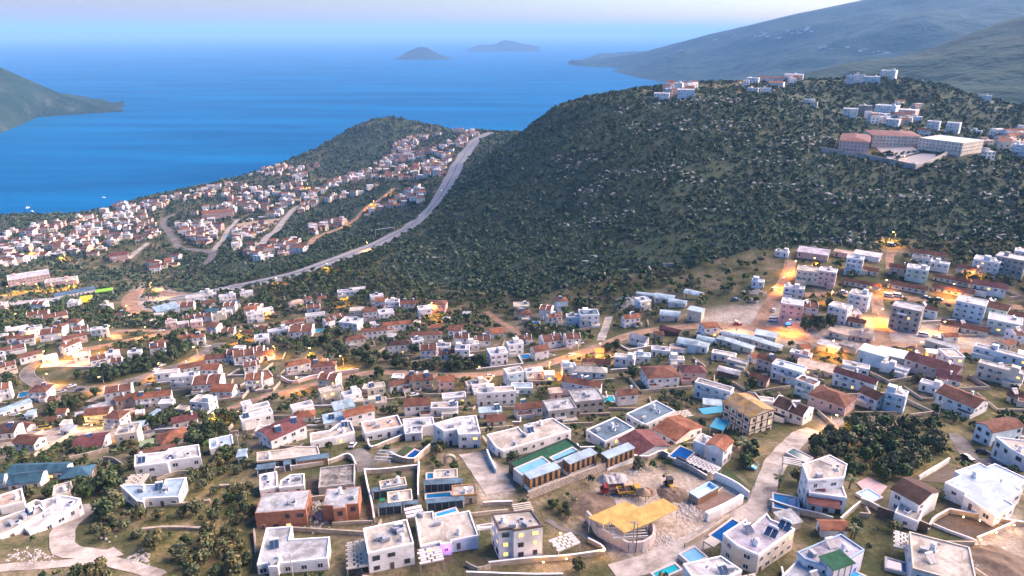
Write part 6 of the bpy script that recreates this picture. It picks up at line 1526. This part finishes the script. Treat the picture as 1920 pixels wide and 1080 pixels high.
for a in [('B',797,208,70),('B',575,42,20,'silver'),('B',845,1060,80,'black'),('D',740,352,-25,'turquoise'),('A',330,38,30),('A',365,28,40,'silver'),('A',403,18,80),('A',190,62,35),('A',500,54,5,'black'),('A',600,60,0),('A',715,56,0),('A',785,48,0,'silver'),
  ('F',540,742,8),('F',605,772,8,'black'),('F',465,785,5,'silver'),('F',1170,620,25),('F',1215,588,25,'silver'),('F',1210,326,4),('F',1555,445,15),('F',365,1003,40),('F',405,993,50,'blue'),('F',448,978,80),('F',115,958,-15),('F',55,920,-15,'black'),('F',1005,728,10),
  ('G',245,768,-60),('G',65,806,10,'silver'),('G',1345,812,12),('G',150,298,2),('H',830,424,10),('H',612,518,18,'silver'),('H',765,512,25),('H',155,674,4),('H',1060,528,0),('H',1425,354,-35),('I',910,100,85),('I',722,20,80,'silver'),('I',766,22,80),('I',598,12,0,'blue'),('I',620,212,0,'red'),
  ('J',245,36,4),('J',945,378,-25),('J',820,700,-30),('J',865,78,2,'blue'),('J',1400,432,0,'black'),('J',960,92,5,'black'),('O',190,602,70),('O',300,860,80,'silver'),('E',1240,255,0,'black'),('E',1130,295,-40,'black'),('L',1540,570,60),('L',1090,948,20,'blue'),
  ('K',1180,985,0),('F',280,95,4,'silver'),('F',350,105,4),('F',230,90,10,'black'),('F',420,95,4,'blue'),('F',1050,240,-8),('F',1890,300,8),('I',500,300,0,'black'),('A',40,75,60,'silver')]: car(*a)
for a in [('J',583,64,2),('J',652,66,2),('J',848,364,6),('O',1000,298,0),('I',912,180,0),('H',1740,356,8),('L',1395,738,40),('G',1780,532,-8),('A',200,14,-20),('H',30,538,-8)]: car(*a, kind='van')
car('A', 305, 92, -20, 'yellow', 'van')

# ------------------------------------------------------------------ street lamps (lit) and poles
LBULB = mat('sodium_lamp', (1,.5,.15), .4, emit=(1.0,.45,.08), es=14); POLE = mat('lamp_pole', (.30,.30,.31), .5, metal=.3); WOODP = mat('wooden_pole', (.17,.13,.10), .9, .3, 2); CPOLE = mat('concrete_pole', (.40,.39,.37), .9)
mb = MB(); mb.bar((0,0,-.5),(0,0,8),.09,0,.06,n=6); LP1 = mb.mesh('pole', POLE)
mb = MB(); mb.bar((0,0,7.9),(1.4,0,8.35),.05,0,.04,n=5); LP2 = mb.mesh('arm', POLE)
mb = MB(); mb.box(1.25,-.17,8.22,2.0,.17,8.42,0,True); LP3 = mb.mesh('lamp_head', POLE)
mb = MB(); mb.box(1.3,-.15,8.12,1.95,.15,8.22,0,True); LP4 = mb.mesh('bulb', LBULB)
LAMP_ITEMS = []
def lamp(u, v, power=1500, ang=None, col=(1.0,.36,.045), s=1.0):
    p = pix(u, v, 8.2*s); x, y = p.x, p.y; z = gz(x, y); a = rng.uniform(0, 6.28) if ang is None else ang
    root = empty('street_lamp', (x, y, z), a); root.scale = (s,)*3
    newobj('pole', LP1, root); newobj('arm', LP2, root); h = newobj('lamp_head', LP3, root); newobj('bulb', LP4, h)
    ld = bpy.data.lights.new('lamp_light', 'SPOT'); ld.energy = power*LAMPK; ld.color = col; ld.shadow_soft_size = .3; ld.spot_size = R(128); ld.spot_blend = .7
    lo = bpy.data.objects.new('lamp_light', ld); COL.objects.link(lo); lo.parent = root; lo.location = (1.6, 0, 7.95)
    LAMP_ITEMS.append((root, (u, v)))
LAMPK = 1.05
for u, v, pw in [(80,702,2600),(192,706,1600),(302,679,2600),(368,649,1800),(184,637,1800),(270,615,1600),(210,610,1500),(447,619,2400),(24,589,1800),(575,654,2000),(642,665,2800),(514,647,1800),(644,552,2200),(491,577,2400),(806,569,1800),(817,581,1800),
  (1131,645,2400),(1030,676,2200),(1680,435,2400),(1765,602,2400),(1669,526,1600),(1794,534,1600),(1648,578,4200),(1489,488,2200),(1465,520,2200),(1560,545,1800),(1480,600,2200),(1375,600,1800),(75,660,2200),(115,650,1800),(150,655,1800),(55,615,1800),(240,572,2600),
  (12,538,3500),(40,533,3500),(70,531,4500),(97,531,3500),(122,528,4500),(142,523,4500),(280,530,4000),(300,545,3000),(733,356,7000),(694,382,6000),(650,415,5000),(700,375,4000),(575,345,6000),(1570,640,2400),(1640,650,1800),(1720,640,1500),(1560,775,1800),(1840,500,1800),
  (1610,480,1800),(1525,485,2000),(1085,640,1500),(900,690,1200),(560,705,1200),(400,770,1500),(170,800,2200),(610,495,2400),(520,520,2400),(690,455,2000),(30,455,6000),(60,470,6000),(110,450,6000),(120,475,6000),(165,460,6000),(200,445,6000),(245,400,6000),(310,375,7000),(420,350,7000),(540,340,7000),(690,310,8000),(760,275,8000),(820,300,8000),(845,285,8000),(1700,292,900)]: lamp(u, v, pw)
# low garden lamps
gl_m = MB(); gl_m.bar((0,0,-.3),(0,0,1.5),.05,0,n=5); GL1 = gl_m.mesh('pole', POLE); gl_m = MB()
for i in range(6): gl_m.face([(0,0,1.86),(math.cos(i*1.047)*.17,math.sin(i*1.047)*.17,1.68),(math.cos((i+1)*1.047)*.17,math.sin((i+1)*1.047)*.17,1.68)]); gl_m.face([(0,0,1.5),(math.cos((i+1)*1.047)*.17,math.sin((i+1)*1.047)*.17,1.68),(math.cos(i*1.047)*.17,math.sin(i*1.047)*.17,1.68)])
GL2 = gl_m.mesh('globe', mat('garden_globe', (1,.6,.2), .4, emit=(1,.55,.14), es=10))
for c, x, y, lb in [('C',905,905,'garden lamp on the wall end right of the basketwork pergola'),('C',655,965,'garden lamp on the stone wall below the basketwork pergola'),('C',500,985,'garden lamp on the stone wall below the three-storey house'),('C',615,790,'garden lamp beside the garden path'),
  ('E',1105,680,'wall lamp, leftmost of the glowing row'),('E',1215,705,'wall lamp, second from left of the glowing row'),('E',1335,715,'wall lamp, third from left of the glowing row'),('E',1445,735,'wall lamp at the corner where the two lit walls meet'),('E',1325,785,'upper lamp on the sloping wall above the sandy lot'),('E',1220,835,'lower lamp on the sloping wall above the sandy lot'),
  ('D',455,160,'lamp beside the glowing yellow end wall'),('D',785,195,'lamp among the trees by the dusty street'),('X',180,1030,'lamp at the garden corner near the pale bastion')]:
    p = pix(*C2(c, x, y), 1.7); z = gz(p.x, p.y); root = empty('garden_lamp', (p.x, p.y, z)); newobj('pole', GL1, root); newobj('globe', GL2, root); tag(root, lb, 'garden lamp', 'low garden lamps')
    ld = bpy.data.lights.new('lamp_light', 'POINT'); ld.energy = 60 if c == 'D' else 15; ld.color = (1,.5,.12); ld.shadow_soft_size = .2; lo = bpy.data.objects.new('lamp_light', ld); COL.objects.link(lo); lo.parent = root; lo.location = (0, 0, 1.95)
# purple doorway light
p = pix(*C2('B', 1430, 900), 2.0); ld = bpy.data.lights.new('doorway_light', 'POINT'); ld.energy = 25; ld.color = (.75,.12,1); ld.shadow_soft_size = .3; lo = bpy.data.objects.new('doorway_light', ld); COL.objects.link(lo); lo.location = p+Vector((0,-.9,.2))
# poles
POLES = []
def pole(c, x, y, h, label, m=WOODP, cross=True, r=.14):
    p = pix(*C2(c, x, y)); root = empty('utility_pole', p, rng.uniform(0, 3)); mb = MB(); mb.bar((0,0,-.5),(0,0,h),r,0,r*.7,n=7); mb.build('post', m, root)
    if cross:
        mb = MB(); mb.box(-.9,-.06,h-.7,.9,.06,h-.55,0,True); mb.build('crossarm', m, root)
        for x_ in (-.75, 0, .75): mb = MB(); mb.bar((x_,0,h-.55),(x_,0,h-.3),.06,0,n=6); mb.build('insulator', TRIM, root)
    tag(root, label, 'utility pole')
pole('X', 515, 1050, 9.5, 'thick utility pole in front of the yellow canopy', CPOLE, r=.24); pole('X', 552, 1055, 8.5, 'thin utility pole right of the thick one by the yellow canopy', cross=False)
pole('B', 395, 1090, 7, 'utility pole in front of the L-shaped white house', CPOLE); pole('D', 770, 490, 9, 'utility pole at the edge of the dark lawn by the street', CPOLE)
pole('A', 1615, 230, 6.5, 'pale pole above the grove', CPOLE); pole('F', 435, 890, 8, 'pale pole on the slope above the restaurant', CPOLE); pole('J', 680, 700, 9, 'utility pole below the maroon solar roof', CPOLE)
pole('I', 595, 360, 8, 'utility pole between the metal sheds'); pole('I', 498, 205, 8, 'utility pole beside the village road bend', CPOLE); pole('J', 945, 1010, 9, 'utility pole beside the white brown-roofed villa', CPOLE)
pole('G', 1540, 800, 7, 'utility pole left of the pink gabled house', CPOLE); pole('H', 365, 800, 7, 'utility pole on the long cream-roofed house', CPOLE); pole('H', 1030, 830, 7, 'utility pole behind the concrete cube houses')
# lattice pylon beside the metal tower roofs
p = pix(*C2('G', 800, 960)); root = empty('lattice_mast', p); tag(root, 'thin steel lattice mast rising from the metal-roofed house', 'mast'); K = 11.0
for sx, sy in ((-1,-1),(1,-1),(1,1),(-1,1)):
    mb = MB(); mb.bar((sx*1.3,sy*1.3,-.5),(sx*.15,sy*.15,K),.05,0,n=4); mb.build('leg', STEEL, root)
for i in range(8):
    z0, z1 = i*K/8, (i+1)*K/8; w0 = 1.3-(1.15*i/8); w1 = 1.3-(1.15*(i+1)/8)
    for a, b in (((-1,-1),(1,-1)),((1,-1),(1,1)),((1,1),(-1,1)),((-1,1),(-1,-1))):
        mb = MB(); mb.bar((a[0]*w0,a[1]*w0,z0),(b[0]*w1,b[1]*w1,z1),.03,0,n=4); mb.build('brace', STEEL, root)

# ------------------------------------------------------------------ machines on the building site
RED = mat('truck_red', (.30,.035,.025), .5, .3, 2); YEL = mat('machine_yellow', (.50,.29,.04), .55, .35, 2); DARK = mat('machine_black', (.03,.035,.04), .5); RUST = mat('load_bed', (.16,.10,.09), .8, .4, 2)
def wheel(root, x, y, r, w):
    mb = MB(); mb.bar((0,-w/2,0),(0,w/2,0),r,0,n=14); t = mb.build('wheel', TYRE, root, (x, y, r)); mb = MB(); mb.bar((0,-w/2-.02,0),(0,w/2+.02,0),r*.5,0,n=8); mb.build('rim', HUB, t)
def at3(c, x, y, ang): 
    p = pix(*C2(c, x, y)); return p, math.atan2(p.y, p.x)-math.pi/2+R(ang)
def tray(mb, x0, x1, w, z0, z1, fl=.25):
    A = [(x0,-w,z0),(x1,-w,z0),(x1,w,z0),(x0,w,z0)]; B = [(x0-fl,-w-fl,z1),(x1,-w-fl,z1),(x1,w+fl,z1),(x0-fl,w+fl,z1)]; t = .92
    mb.face(A)
    for i in range(4): j = (i+1)%4; mb.face([A[i],A[j],B[j],B[i]]); mb.face([A[j],A[i],(B[i][0]*t,B[i][1]*t,B[i][2]),(B[j][0]*t,B[j][1]*t,B[j][2])]); mb.face([B[i],B[j],(B[j][0]*t,B[j][1]*t,B[j][2]),(B[i][0]*t,B[i][1]*t,B[i][2])])
p, a = at3('X', 285, 385, 196); t = empty('dump_truck', p, a); tag(t, 'old red dump truck with empty tipping bed on the building site', 'dump truck')
mb = MB(); mb.box(-3.4,-.5,.7,3.2,.5,1.0,0,True); mb.build('chassis', DARK, t)
mb = MB()
pr = [(1.5,.9),(3.3,.9),(3.45,1.3),(3.3,1.75),(2.7,1.85),(2.45,2.7),(1.55,2.75)]
for s in (1,-1): mb.face([(x, s*1.15, z) for x, z in (pr if s < 0 else pr[::-1])])
for i in range(7): j = (i+1)%7; mb.face([(pr[i][0],-1.15,pr[i][1]),(pr[i][0],1.15,pr[i][1]),(pr[j][0],1.15,pr[j][1]),(pr[j][0],-1.15,pr[j][1])])
cab = mb.build('cab', RED, t); mb = MB(); mb.box(2.5,-1.0,1.95,2.72,1.0,2.55,0,True); mb.build('windscreen', CGL, cab)
for s in (-1, 1): mb = MB(); mb.box(1.7,s*1.17-.02,1.95,2.45,s*1.17+.02,2.5,0,True); mb.build('side_window', CGL, cab); mb = MB(); mb.bar((3.44,s*.8,1.2),(3.52,s*.8,1.2),.15,0,n=8); mb.build('headlight', LMP, cab)
mb = MB(); tray(mb, -3.5, 1.3, 1.1, 1.15, 2.15, .12); mb.box(1.3,-1.2,1.1,1.45,1.2,2.9,0,True); mb.build('tipping_bed', RUST, t)
for x in (2.5,-1.2,-2.5):
    for s in (-1,1): wheel(t, x, s*1.0, .52, .4)
p, a = at3('X', 480, 400, 20); t = empty('dump_truck', p, a); tag(t, 'dusty yellow-bedded dumper carrying earth beside the red truck', 'dump truck')
mb = MB(); mb.box(-3.2,-.5,.7,3.0,.5,1.0,0,True); mb.build('chassis', DARK, t); mb = MB(); tray(mb, -3.4, 1.0, 1.15, 1.1, 2.0, .25); mb.build('tipping_bed', YEL, t)
mb = MB(); mb.box(-3.0,-1.0,1.3,.8,1.0,1.6); mb.face([(-2.6,-.7,1.6),(.4,-.7,1.6),(-.6,0,2.0)]); mb.face([(.4,.7,1.6),(-2.6,.7,1.6),(-.6,0,2.0)]); mb.build('earth_load', BARE, t)
mb = MB(); mb.box(1.25,-1.15,.9,2.9,1.15,2.7,0,True); c_ = mb.build('cab', YEL, t); mb = MB(); mb.box(2.88,-1.0,1.9,2.95,1.0,2.5,0,True); mb.build('windscreen', CGL, c_)
for x in (2.2,-1.1,-2.4):
    for s in (-1,1): wheel(t, x, s*1.0, .55, .42)
p, a = at3('X', 930, 320, -60); t = empty('backhoe_loader', p, a); tag(t, 'dark backhoe loader standing by the heap of soil', 'backhoe loader')
mb = MB(); mb.box(-1.6,-.7,.7,2.2,.7,1.5,0,True); mb.build('body', YEL, t)
mb = MB(); pr = [(-1.2,1.5),(.7,1.5),(.5,2.9),(-1.0,2.9)]
for s in (1,-1): mb.face([(x, s*.75, z) for x, z in (pr if s < 0 else pr[::-1])])
for i in range(4): j = (i+1)%4; mb.face([(pr[i][0],-.75,pr[i][1]),(pr[i][0],.75,pr[i][1]),(pr[j][0],.75,pr[j][1]),(pr[j][0],-.75,pr[j][1])])
mb.build('cab', CGL, t); mb = MB(); mb.box(-1.2,-.9,2.9,.7,.9,3.05,0,True); mb.build('cab_roof', DARK, t)
mb = MB(); mb.bar((1.5,-.6,1.3),(3.2,-.6,.7),.12,0,n=5); mb.bar((1.5,.6,1.3),(3.2,.6,.7),.12,0,n=5); mb.build('loader_arm', YEL, t)
mb = MB(); mb.face([(3.1,-1.1,.25),(3.9,-1.1,.2),(3.9,1.1,.2),(3.1,1.1,.25)]); mb.face([(3.1,-1.1,1.0),(3.1,1.1,1.0),(3.1,1.1,.25),(3.1,-1.1,.25)]); mb.face([(3.1,-1.1,1.0),(3.1,-1.1,.25),(3.9,-1.1,.2)]); mb.face([(3.1,1.1,.25),(3.1,1.1,1.0),(3.9,1.1,.2)]); mb.build('bucket', DARK, t)
mb = MB(); mb.bar((-1.6,0,1.2),(-2.6,0,3.2),.16,0,n=5); mb.bar((-2.6,0,3.2),(-3.8,0,1.6),.13,0,n=5); mb.build('rear_boom', YEL, t); mb = MB(); mb.box(-4.0,-.35,.9,-3.5,.35,1.6,0,True); mb.build('rear_bucket', DARK, t)
for s in (-1,1): wheel(t, -1.0, s*.95, .75, .5); wheel(t, 1.6, s*.9, .5, .4)
# thatched parasol hut
p, a = at3('X', 630, 450, 0); t = empty('thatched_parasol', p); tag(t, 'round thatched parasol hut behind the yellow canopy', 'parasol hut'); mb = MB(); n = 14
for i in range(n): A, B = i*2*math.pi/n, (i+1)*2*math.pi/n; mb.face([(math.cos(A)*2.1,math.sin(A)*2.1,2.2),(math.cos(B)*2.1,math.sin(B)*2.1,2.2),(0,0,3.7)]); mb.face([(math.cos(B)*2.1,math.sin(B)*2.1,2.2),(math.cos(A)*2.1,math.sin(A)*2.1,2.2),(math.cos(A)*2.0,math.sin(A)*2.0,2.0),(math.cos(B)*2.0,math.sin(B)*2.0,2.0)])
mb.build('thatch', mat('thatch', (.24,.18,.12), .95, .4, 3), t)
for i in range(5): A = i*1.257; mb = MB(); mb.bar((math.cos(A)*1.7,math.sin(A)*1.7,-.3),(math.cos(A)*1.7,math.sin(A)*1.7,2.3),.09,0,n=5); mb.build('post', WOODP, t)
# heaps and rubble
def heap(c, x, y, r, h, m, label, name='soil_heap', cat='soil heap'):
    p = pix(*C2(c, x, y)); rs = np.random.default_rng(int(x)); n = 26; V = []; 
    gx, gy = np.meshgrid(np.linspace(-1, 1, n), np.linspace(-1, 1, n)); rad = np.hypot(gx, gy); nz = fbm(gx*4, gy*4, int(x), 4)
    zz = h*np.clip(1-rad**1.3, -.3, 1)*(1+.25*nz)+.12*nz; X = gx*r; Y = gy*r; Z = ground(p.x+X, p.y+Y)-p.z+zz-.05
    i = np.arange(n*n).reshape(n, n); F = np.stack([i[:-1, :-1], i[:-1, 1:], i[1:, 1:], i[1:, :-1]], -1).reshape(-1, 4)
    o = newobj(name, npmesh(name, np.stack([X, Y, Z], -1).reshape(-1, 3), F, m, smooth=True)); o.location = p; tag(o, label, cat); return o
GRV = mat('grey_gravel', (.34,.34,.35), .95, .35, 1.2); SOIL = mat('dug_soil', (.17,.125,.09), .95, .4, .8)
heap('X', 970, 400, 4.6, 1.6, SOIL, 'brown heap of soil below the backhoe loader'); heap('X', 230, 240, 3.2, 1.8, GRV, 'grey gravel heap behind the red truck', 'gravel_heap', 'gravel heap'); heap('X', 690, 375, 2.5, 1.3, mat('reddish_soil', (.24,.16,.13)), 'reddish soil heap behind the parasol hut')
heap('X', 340, 215, 3.4, 1.2, GRV, 'low grey gravel heap right of the taller one', 'gravel_heap', 'gravel heap'); heap('C', 820, 600, 7, 1.2, SOIL, 'flattened brown earth mound on the plot above the lit garden'); heap('H', 1180, 100, 9, 2.5, mat('limestone', (.36,.37,.38)), 'pale rocky mound at the head of the gravel drive')
heap('E', 1340, 1010, 8, 1.2, SOIL, 'dark mound of rubble soil at the bottom right corner'); heap('G', 500, 850, 8, 1.4, SOIL, 'brown earth mound beside the curved sandy drive'); heap('J', 770, 470, 5, 1.8, mat('charred_soil', (.06,.05,.05), .95), 'blackened heap beside the valley road')
def rubble(spots, label, m, name='rubble'):
    V, F = [], []
    base = [(1,0,0),(0,1,0),(-1,0,0),(0,-1,0),(0,0,1),(0,0,-.5)]; fc = [(0,1,4),(1,2,4),(2,3,4),(3,0,4)]
    for c, x, y, rx, ry, n, s in spots:
        for _ in range(n):
            p = pix(*C2(c, x+rng.gauss(0, rx), y+rng.gauss(0, ry))); q = s*rng.uniform(.5, 1.6); i = len(V); a = rng.uniform(0, 6)
            for b in base: V.append((p.x+(b[0]*math.cos(a)-b[1]*math.sin(a))*q*rng.uniform(.7,1.3), p.y+(b[0]*math.sin(a)+b[1]*math.cos(a))*q*rng.uniform(.7,1.3), p.z+b[2]*q*.8+.05))
            F += [tuple(i+k for k in f) for f in fc]
    tag(newobj(name, npmesh(name, np.array(V), np.array(F), m)), label, 'rubble', kind='stuff')
rubble([('X',860,930,70,45,190,.25),('X',1130,590,60,40,70,.4),('X',520,150,50,25,60,.35),('X',680,1040,40,15,30,.3),('X',1270,650,60,20,25,.35)], 'broken white stone and rubbish spilling round the yellow canopy', mat('pale_rubble', (.42,.40,.38), .95, .3, 1))
rubble([('B',560,660,45,50,130,.35),('B',540,570,30,30,40,.3)], 'pale building rubble between the two brick houses', mat('pale_rubble', (.55,.52,.50)), 'brick_rubble')
rubble([('A',200,950,80,30,110,.32),('A',950,960,40,30,50,.4),('A',700,800,30,20,25,.35)], 'pale rocks along the winding path', mat('pale_rubble', (.55,.52,.50)), 'path_rocks')
rubble([('E',1340,1020,80,40,110,.5),('H',1200,120,60,30,80,.9),('O',60,620,40,10,50,.9)], 'grey stones on the rough plots', mat('limestone', (.36,.37,.38)), 'plot_stones')
# restaurant with glowing awnings
for k, (x0, y0, x1, y1, lb, rm) in enumerate([(580,950,680,1000,'pink-edged lit kiosk at the left end of the restaurant','lilac'),(700,965,790,1010,'yellow-lit restaurant awning, left of three','dark'),(790,940,905,1000,'yellow-lit restaurant awning with dark solar roof','slate'),(905,920,1040,985,'tan restaurant awning with string lights','peach')]):
    boxed('F', x0, y0, x1, y1, 'm.y.'+rm, rot=-8, rat=.7, label=lb, cat='restaurant', name='restaurant_pavilion', lit=1.0, dens=1, sol=0)
for u, v in ((150,790),(176,792),(200,788),(222,786),(245,780)):
    p = pix(u, v, 2.5); ld = bpy.data.lights.new('awning_light', 'POINT'); ld.energy = 130; ld.color = (1,.58,.10); ld.shadow_soft_size = .5; lo = bpy.data.objects.new('awning_light', ld); COL.objects.link(lo); lo.location = p+Vector((0,-3,.6))
# petrol station canopies
YC = mat('lit_yellow_canopy', (.5,.40,.03), .5, emit=(1,.85,.03), es=.012); GC = mat('lit_green_canopy', (.22,.42,.03), .5, emit=(.45,1,.03), es=.012)
canopy('K', [(590,940),(680,935),(685,980),(600,985)], 5.5, YC, 'glowing yellow petrol station canopy', th=.7); canopy('K', [(715,890),(840,878),(848,895),(720,912)], 5.5, GC, 'glowing lime petrol station canopy', th=.7)
# ruins on the slope
for k, pts in enumerate([[(1210,362),(1212,388)],[(1300,352),(1330,347)],[(1430,332),(1450,368)],[(1500,322),(1555,316)]]):
    wall(D_('P', pts), 2.4, STONE, ('leftmost','second','third','rightmost')[k]+' roofless stone ruin wall on the lower hillside', th=.7, name='ruin_wall', cat='ruin')
wall(D_('N', [(500,668),(640,690),(800,715),(950,745),(1135,785)]), 4.5, WALLS['k'], 'long grey retaining wall below the school', th=.8, name='retaining_wall'); wall(D_('N', [(1135,785),(1250,745),(1355,690)]), 4.0, WALLS['c'], 'pale wall along the sports court', th=.6, name='retaining_wall')
# arch over the workshop gate
p = pix(*C2('I', 440, 300)); t = empty('steel_arch', p); tag(t, 'dark steel arch standing among the metal sheds', 'arch'); mb = MB()
for i in range(10): A, B = math.pi*i/10, math.pi*(i+1)/10; mb.bar((-4*math.cos(A),0,5*math.sin(A)),(-4*math.cos(B),0,5*math.sin(B)),.25,0,n=6)
mb.build('hoop', DARK, t)
# gantry sign over the highway
p = pix(*C2('L', 1160, 865)); t = empty('gantry', p, R(30)); tag(t, 'steel sign gantry spanning the highway', 'gantry')
for s in (-11, 11): mb = MB(); mb.bar((s,0,-1),(s,0,7.5),.25,0,n=6); mb.build('post', STEEL, t)
mb = MB(); mb.box(-11,-.2,7,11,.2,7.6,0,True); mb.build('beam', STEEL, t)

# lit sign and shopfront on the corner block
sp = pix(*C2('I', 1028, 200), 3.0); sg = empty('shop_sign', sp, .1); tag(sg, 'glowing blue shop sign on the corner block', 'sign')
mb = MB(); mb.box(-1.2,-.15,-.6,1.2,.0,.6,0,True); mb.build('sign_panel', mat('blue_sign', (.02,.06,.5), .4, emit=(.02,.12,1), es=.5), sg); mb = MB(); mb.box(-.08,-.02,-4,.08,.1,-.55); mb.build('post', POLE, sg)

# boats on the bay
for k, (u, v, lb) in enumerate([(195,371,'small white boat off the dark shore, rightmost'),(52,390,'small white boat off the dark shore, leftmost'),(60,397,'small white boat closest to the left shore')]):
    p = onplane(u, v, .1); t = empty('boat', p, k*1.3); tag(t, lb, 'boat'); mb = MB(); pr = [(-5,-1.5),(2,-1.6),(5.5,0),(2,1.6),(-5,1.5)]
    lo_ = [(x*.85, y*.7, -.2) for x, y in pr]; hi_ = [(x, y, 1.1) for x, y in pr]; mb.face(hi_)
    for i in range(5): mb.face([lo_[i], lo_[(i+1)%5], hi_[(i+1)%5], hi_[i]])
    mb.build('hull', TRIM, t); mb = MB(); mb.box(-3,-1,1.1,1,1,2.6); mb.build('cabin', TRIM, t)
# ------------------------------------------------------------------ labels: kind and look, then the landmark beside it, then the count from the left
MARKS = [(280,560,'by the roundabout'),(70,600,'in the rows at the left edge'),(80,700,'near the left road bend'),(140,640,'above the left road bend'),(230,690,'around the dark tree belt'),(200,785,'near the lit restaurant'),(350,720,'above the long guesthouse'),(400,650,'left of the pink lit wall'),
 (420,580,'right of the roundabout'),(560,590,'along the upper white row'),(640,660,'beside the pink lit wall'),(560,700,'below the pink lit wall'),(720,600,'on the middle slope'),(820,590,'below the scrub hill'),(860,660,'in the white villa cluster'),(1000,640,'in the cube villa row'),(700,770,'near the lattice mast'),
 (480,790,'near the maroon barn house'),(860,760,'along the lower road'),(1000,720,'above the concrete cubes'),(1190,720,'behind the turquoise pool'),(1280,560,'among the hillside sheds'),(1180,600,'by the gravel drive'),(1340,640,'among the metal workshops'),(1470,590,'by the dirt quarter road'),(1420,700,'above the ochre roof'),
 (1420,800,'by the ochre-roofed house'),(1560,720,'near the pink villa'),(1650,590,'by the orange side street'),(1780,600,'right of the side street'),(1860,700,'in the right-hand lower quarter'),(1700,700,'near the maroon solar roof'),(1560,520,'in the upper right quarter'),(1720,510,'above the terrace road'),(1880,510,'at the upper right edge'),
 (1450,500,'at the hill foot'),(1650,280,'around the school'),(1640,215,'behind the school'),(1740,240,'right of the school'),(1890,280,'on the far right slope'),(1430,150,'on the ridge skyline'),(1650,145,'on the wooded ridge'),(1270,170,'on the hill crest'),(310,1010,'in the lower left olive grove'),(210,940,'by the winding path'),(420,860,'above the olive grove'),
 (560,930,'by the brick houses'),(720,880,'by the rounded lawn'),(660,1040,'by the grey carport'),(820,930,'by the canopy villas'),(920,860,'by the gravel court'),(1020,980,'in the lamp-lit garden'),(1180,930,'on the building site'),(1400,870,'by the dark lawn'),(1520,990,'behind the blue-trimmed villa'),(1650,850,'in the right-hand olive grove'),
 (1790,900,'behind the broad blue roof'),(1870,830,'below the right edge villas'),(1300,960,'along the dusty street'),(1650,960,'near the dark gabled house'),(100,880,'by the dark blue pavilions'),(620,490,'along the highway'),(60,530,'below the lit hotel'),(780,380,'on the highway'),(700,380,'in the far lit lane'),(500,400,'in the seaside town'),(1100,850,'by the timber cabins'),(1250,830,'by the red-roofed houses'),(1080,780,'below the concrete cubes')]
ORD = ['first','second','third','fourth','fifth','sixth','seventh','eighth','ninth','tenth','eleventh','twelfth','thirteenth','fourteenth','fifteenth','sixteenth','seventeenth','eighteenth','nineteenth','twentieth']+['twenty-'+x for x in ('first','second','third','fourth','fifth','sixth','seventh','eighth','ninth')]+['thirtieth']+['thirty-'+x for x in ('first','second','third','fourth','fifth','sixth','seventh','eighth','ninth')]+['fortieth']+['forty-'+x for x in ('first','second','third','fourth','fifth','sixth','seventh','eighth','ninth')]+['fiftieth']
def mark(u, v): return min(MARKS, key=lambda m: (m[0]-u)**2+((m[1]-v)*1.6)**2)[2]
def label_all(items):
    """items: (object, description, category, group, u, v)"""
    by = {}
    for it in items: by.setdefault((it[1], mark(it[4], it[5])), []).append(it)
    for (d, mk), L in by.items():
        L.sort(key=lambda i: i[4])
        for k, it in enumerate(L):
            lb = f'{d} {mk}' if len(L) == 1 else f'{d} {mk}, {ORD[min(k, len(ORD)-1)]} from left'
            for cut in ('tiled ', 'flat ', 'pale '):
                if len(lb.replace(',', '').split()) > 16: lb = lb.replace(cut, '', 1)
            tag(it[0], lb, it[2], it[3], 'thing' if it[2] == 'wall' else None)
KN = dict(flat='', gable='', pgable='', hip='hipped ', mono='', arch='arched ')
its = []
for root, cat, wn, rn, kind, h, (u, v, zc), grp in HOUSES:
    st = 'low ' if h < 3.6 else ('tall ' if h > 7.2 else '')
    its.append((root, f'{st}{wn} {cat} with {KN[kind]}{rn} roof', cat, {'house': 'houses across the slope', 'shed': 'sheds and workshops', 'apartment block': 'apartment blocks on the right', 'row house': 'brown row houses', 'workshop': 'sheds and workshops'}.get(cat, 'houses across the slope'), u, v))
for root, sp, r, (u, v, zc) in TREE_ITEMS:
    its.append((root, ('large ' if r > 3.3 else 'small ' if r < 2.0 else '')+sp, 'tree', 'trees among the houses', u, v))
for root, col, kind, lb, (u, v) in CAR_ITEMS:
    its.append((root, f'{col} {kind} parked' if kind == 'car' else f'{col} minibus van', 'car' if kind == 'car' else 'van', 'parked cars and vans', u, v))
for root, (u, v) in LAMP_ITEMS: its.append((root, 'lit orange street lamp', 'street lamp', 'orange street lamps', u, v))
for root, d, (u, v, zc) in PLOTS: its.append((root, d, 'wall', 'low plot walls', u, v))
label_all(its)
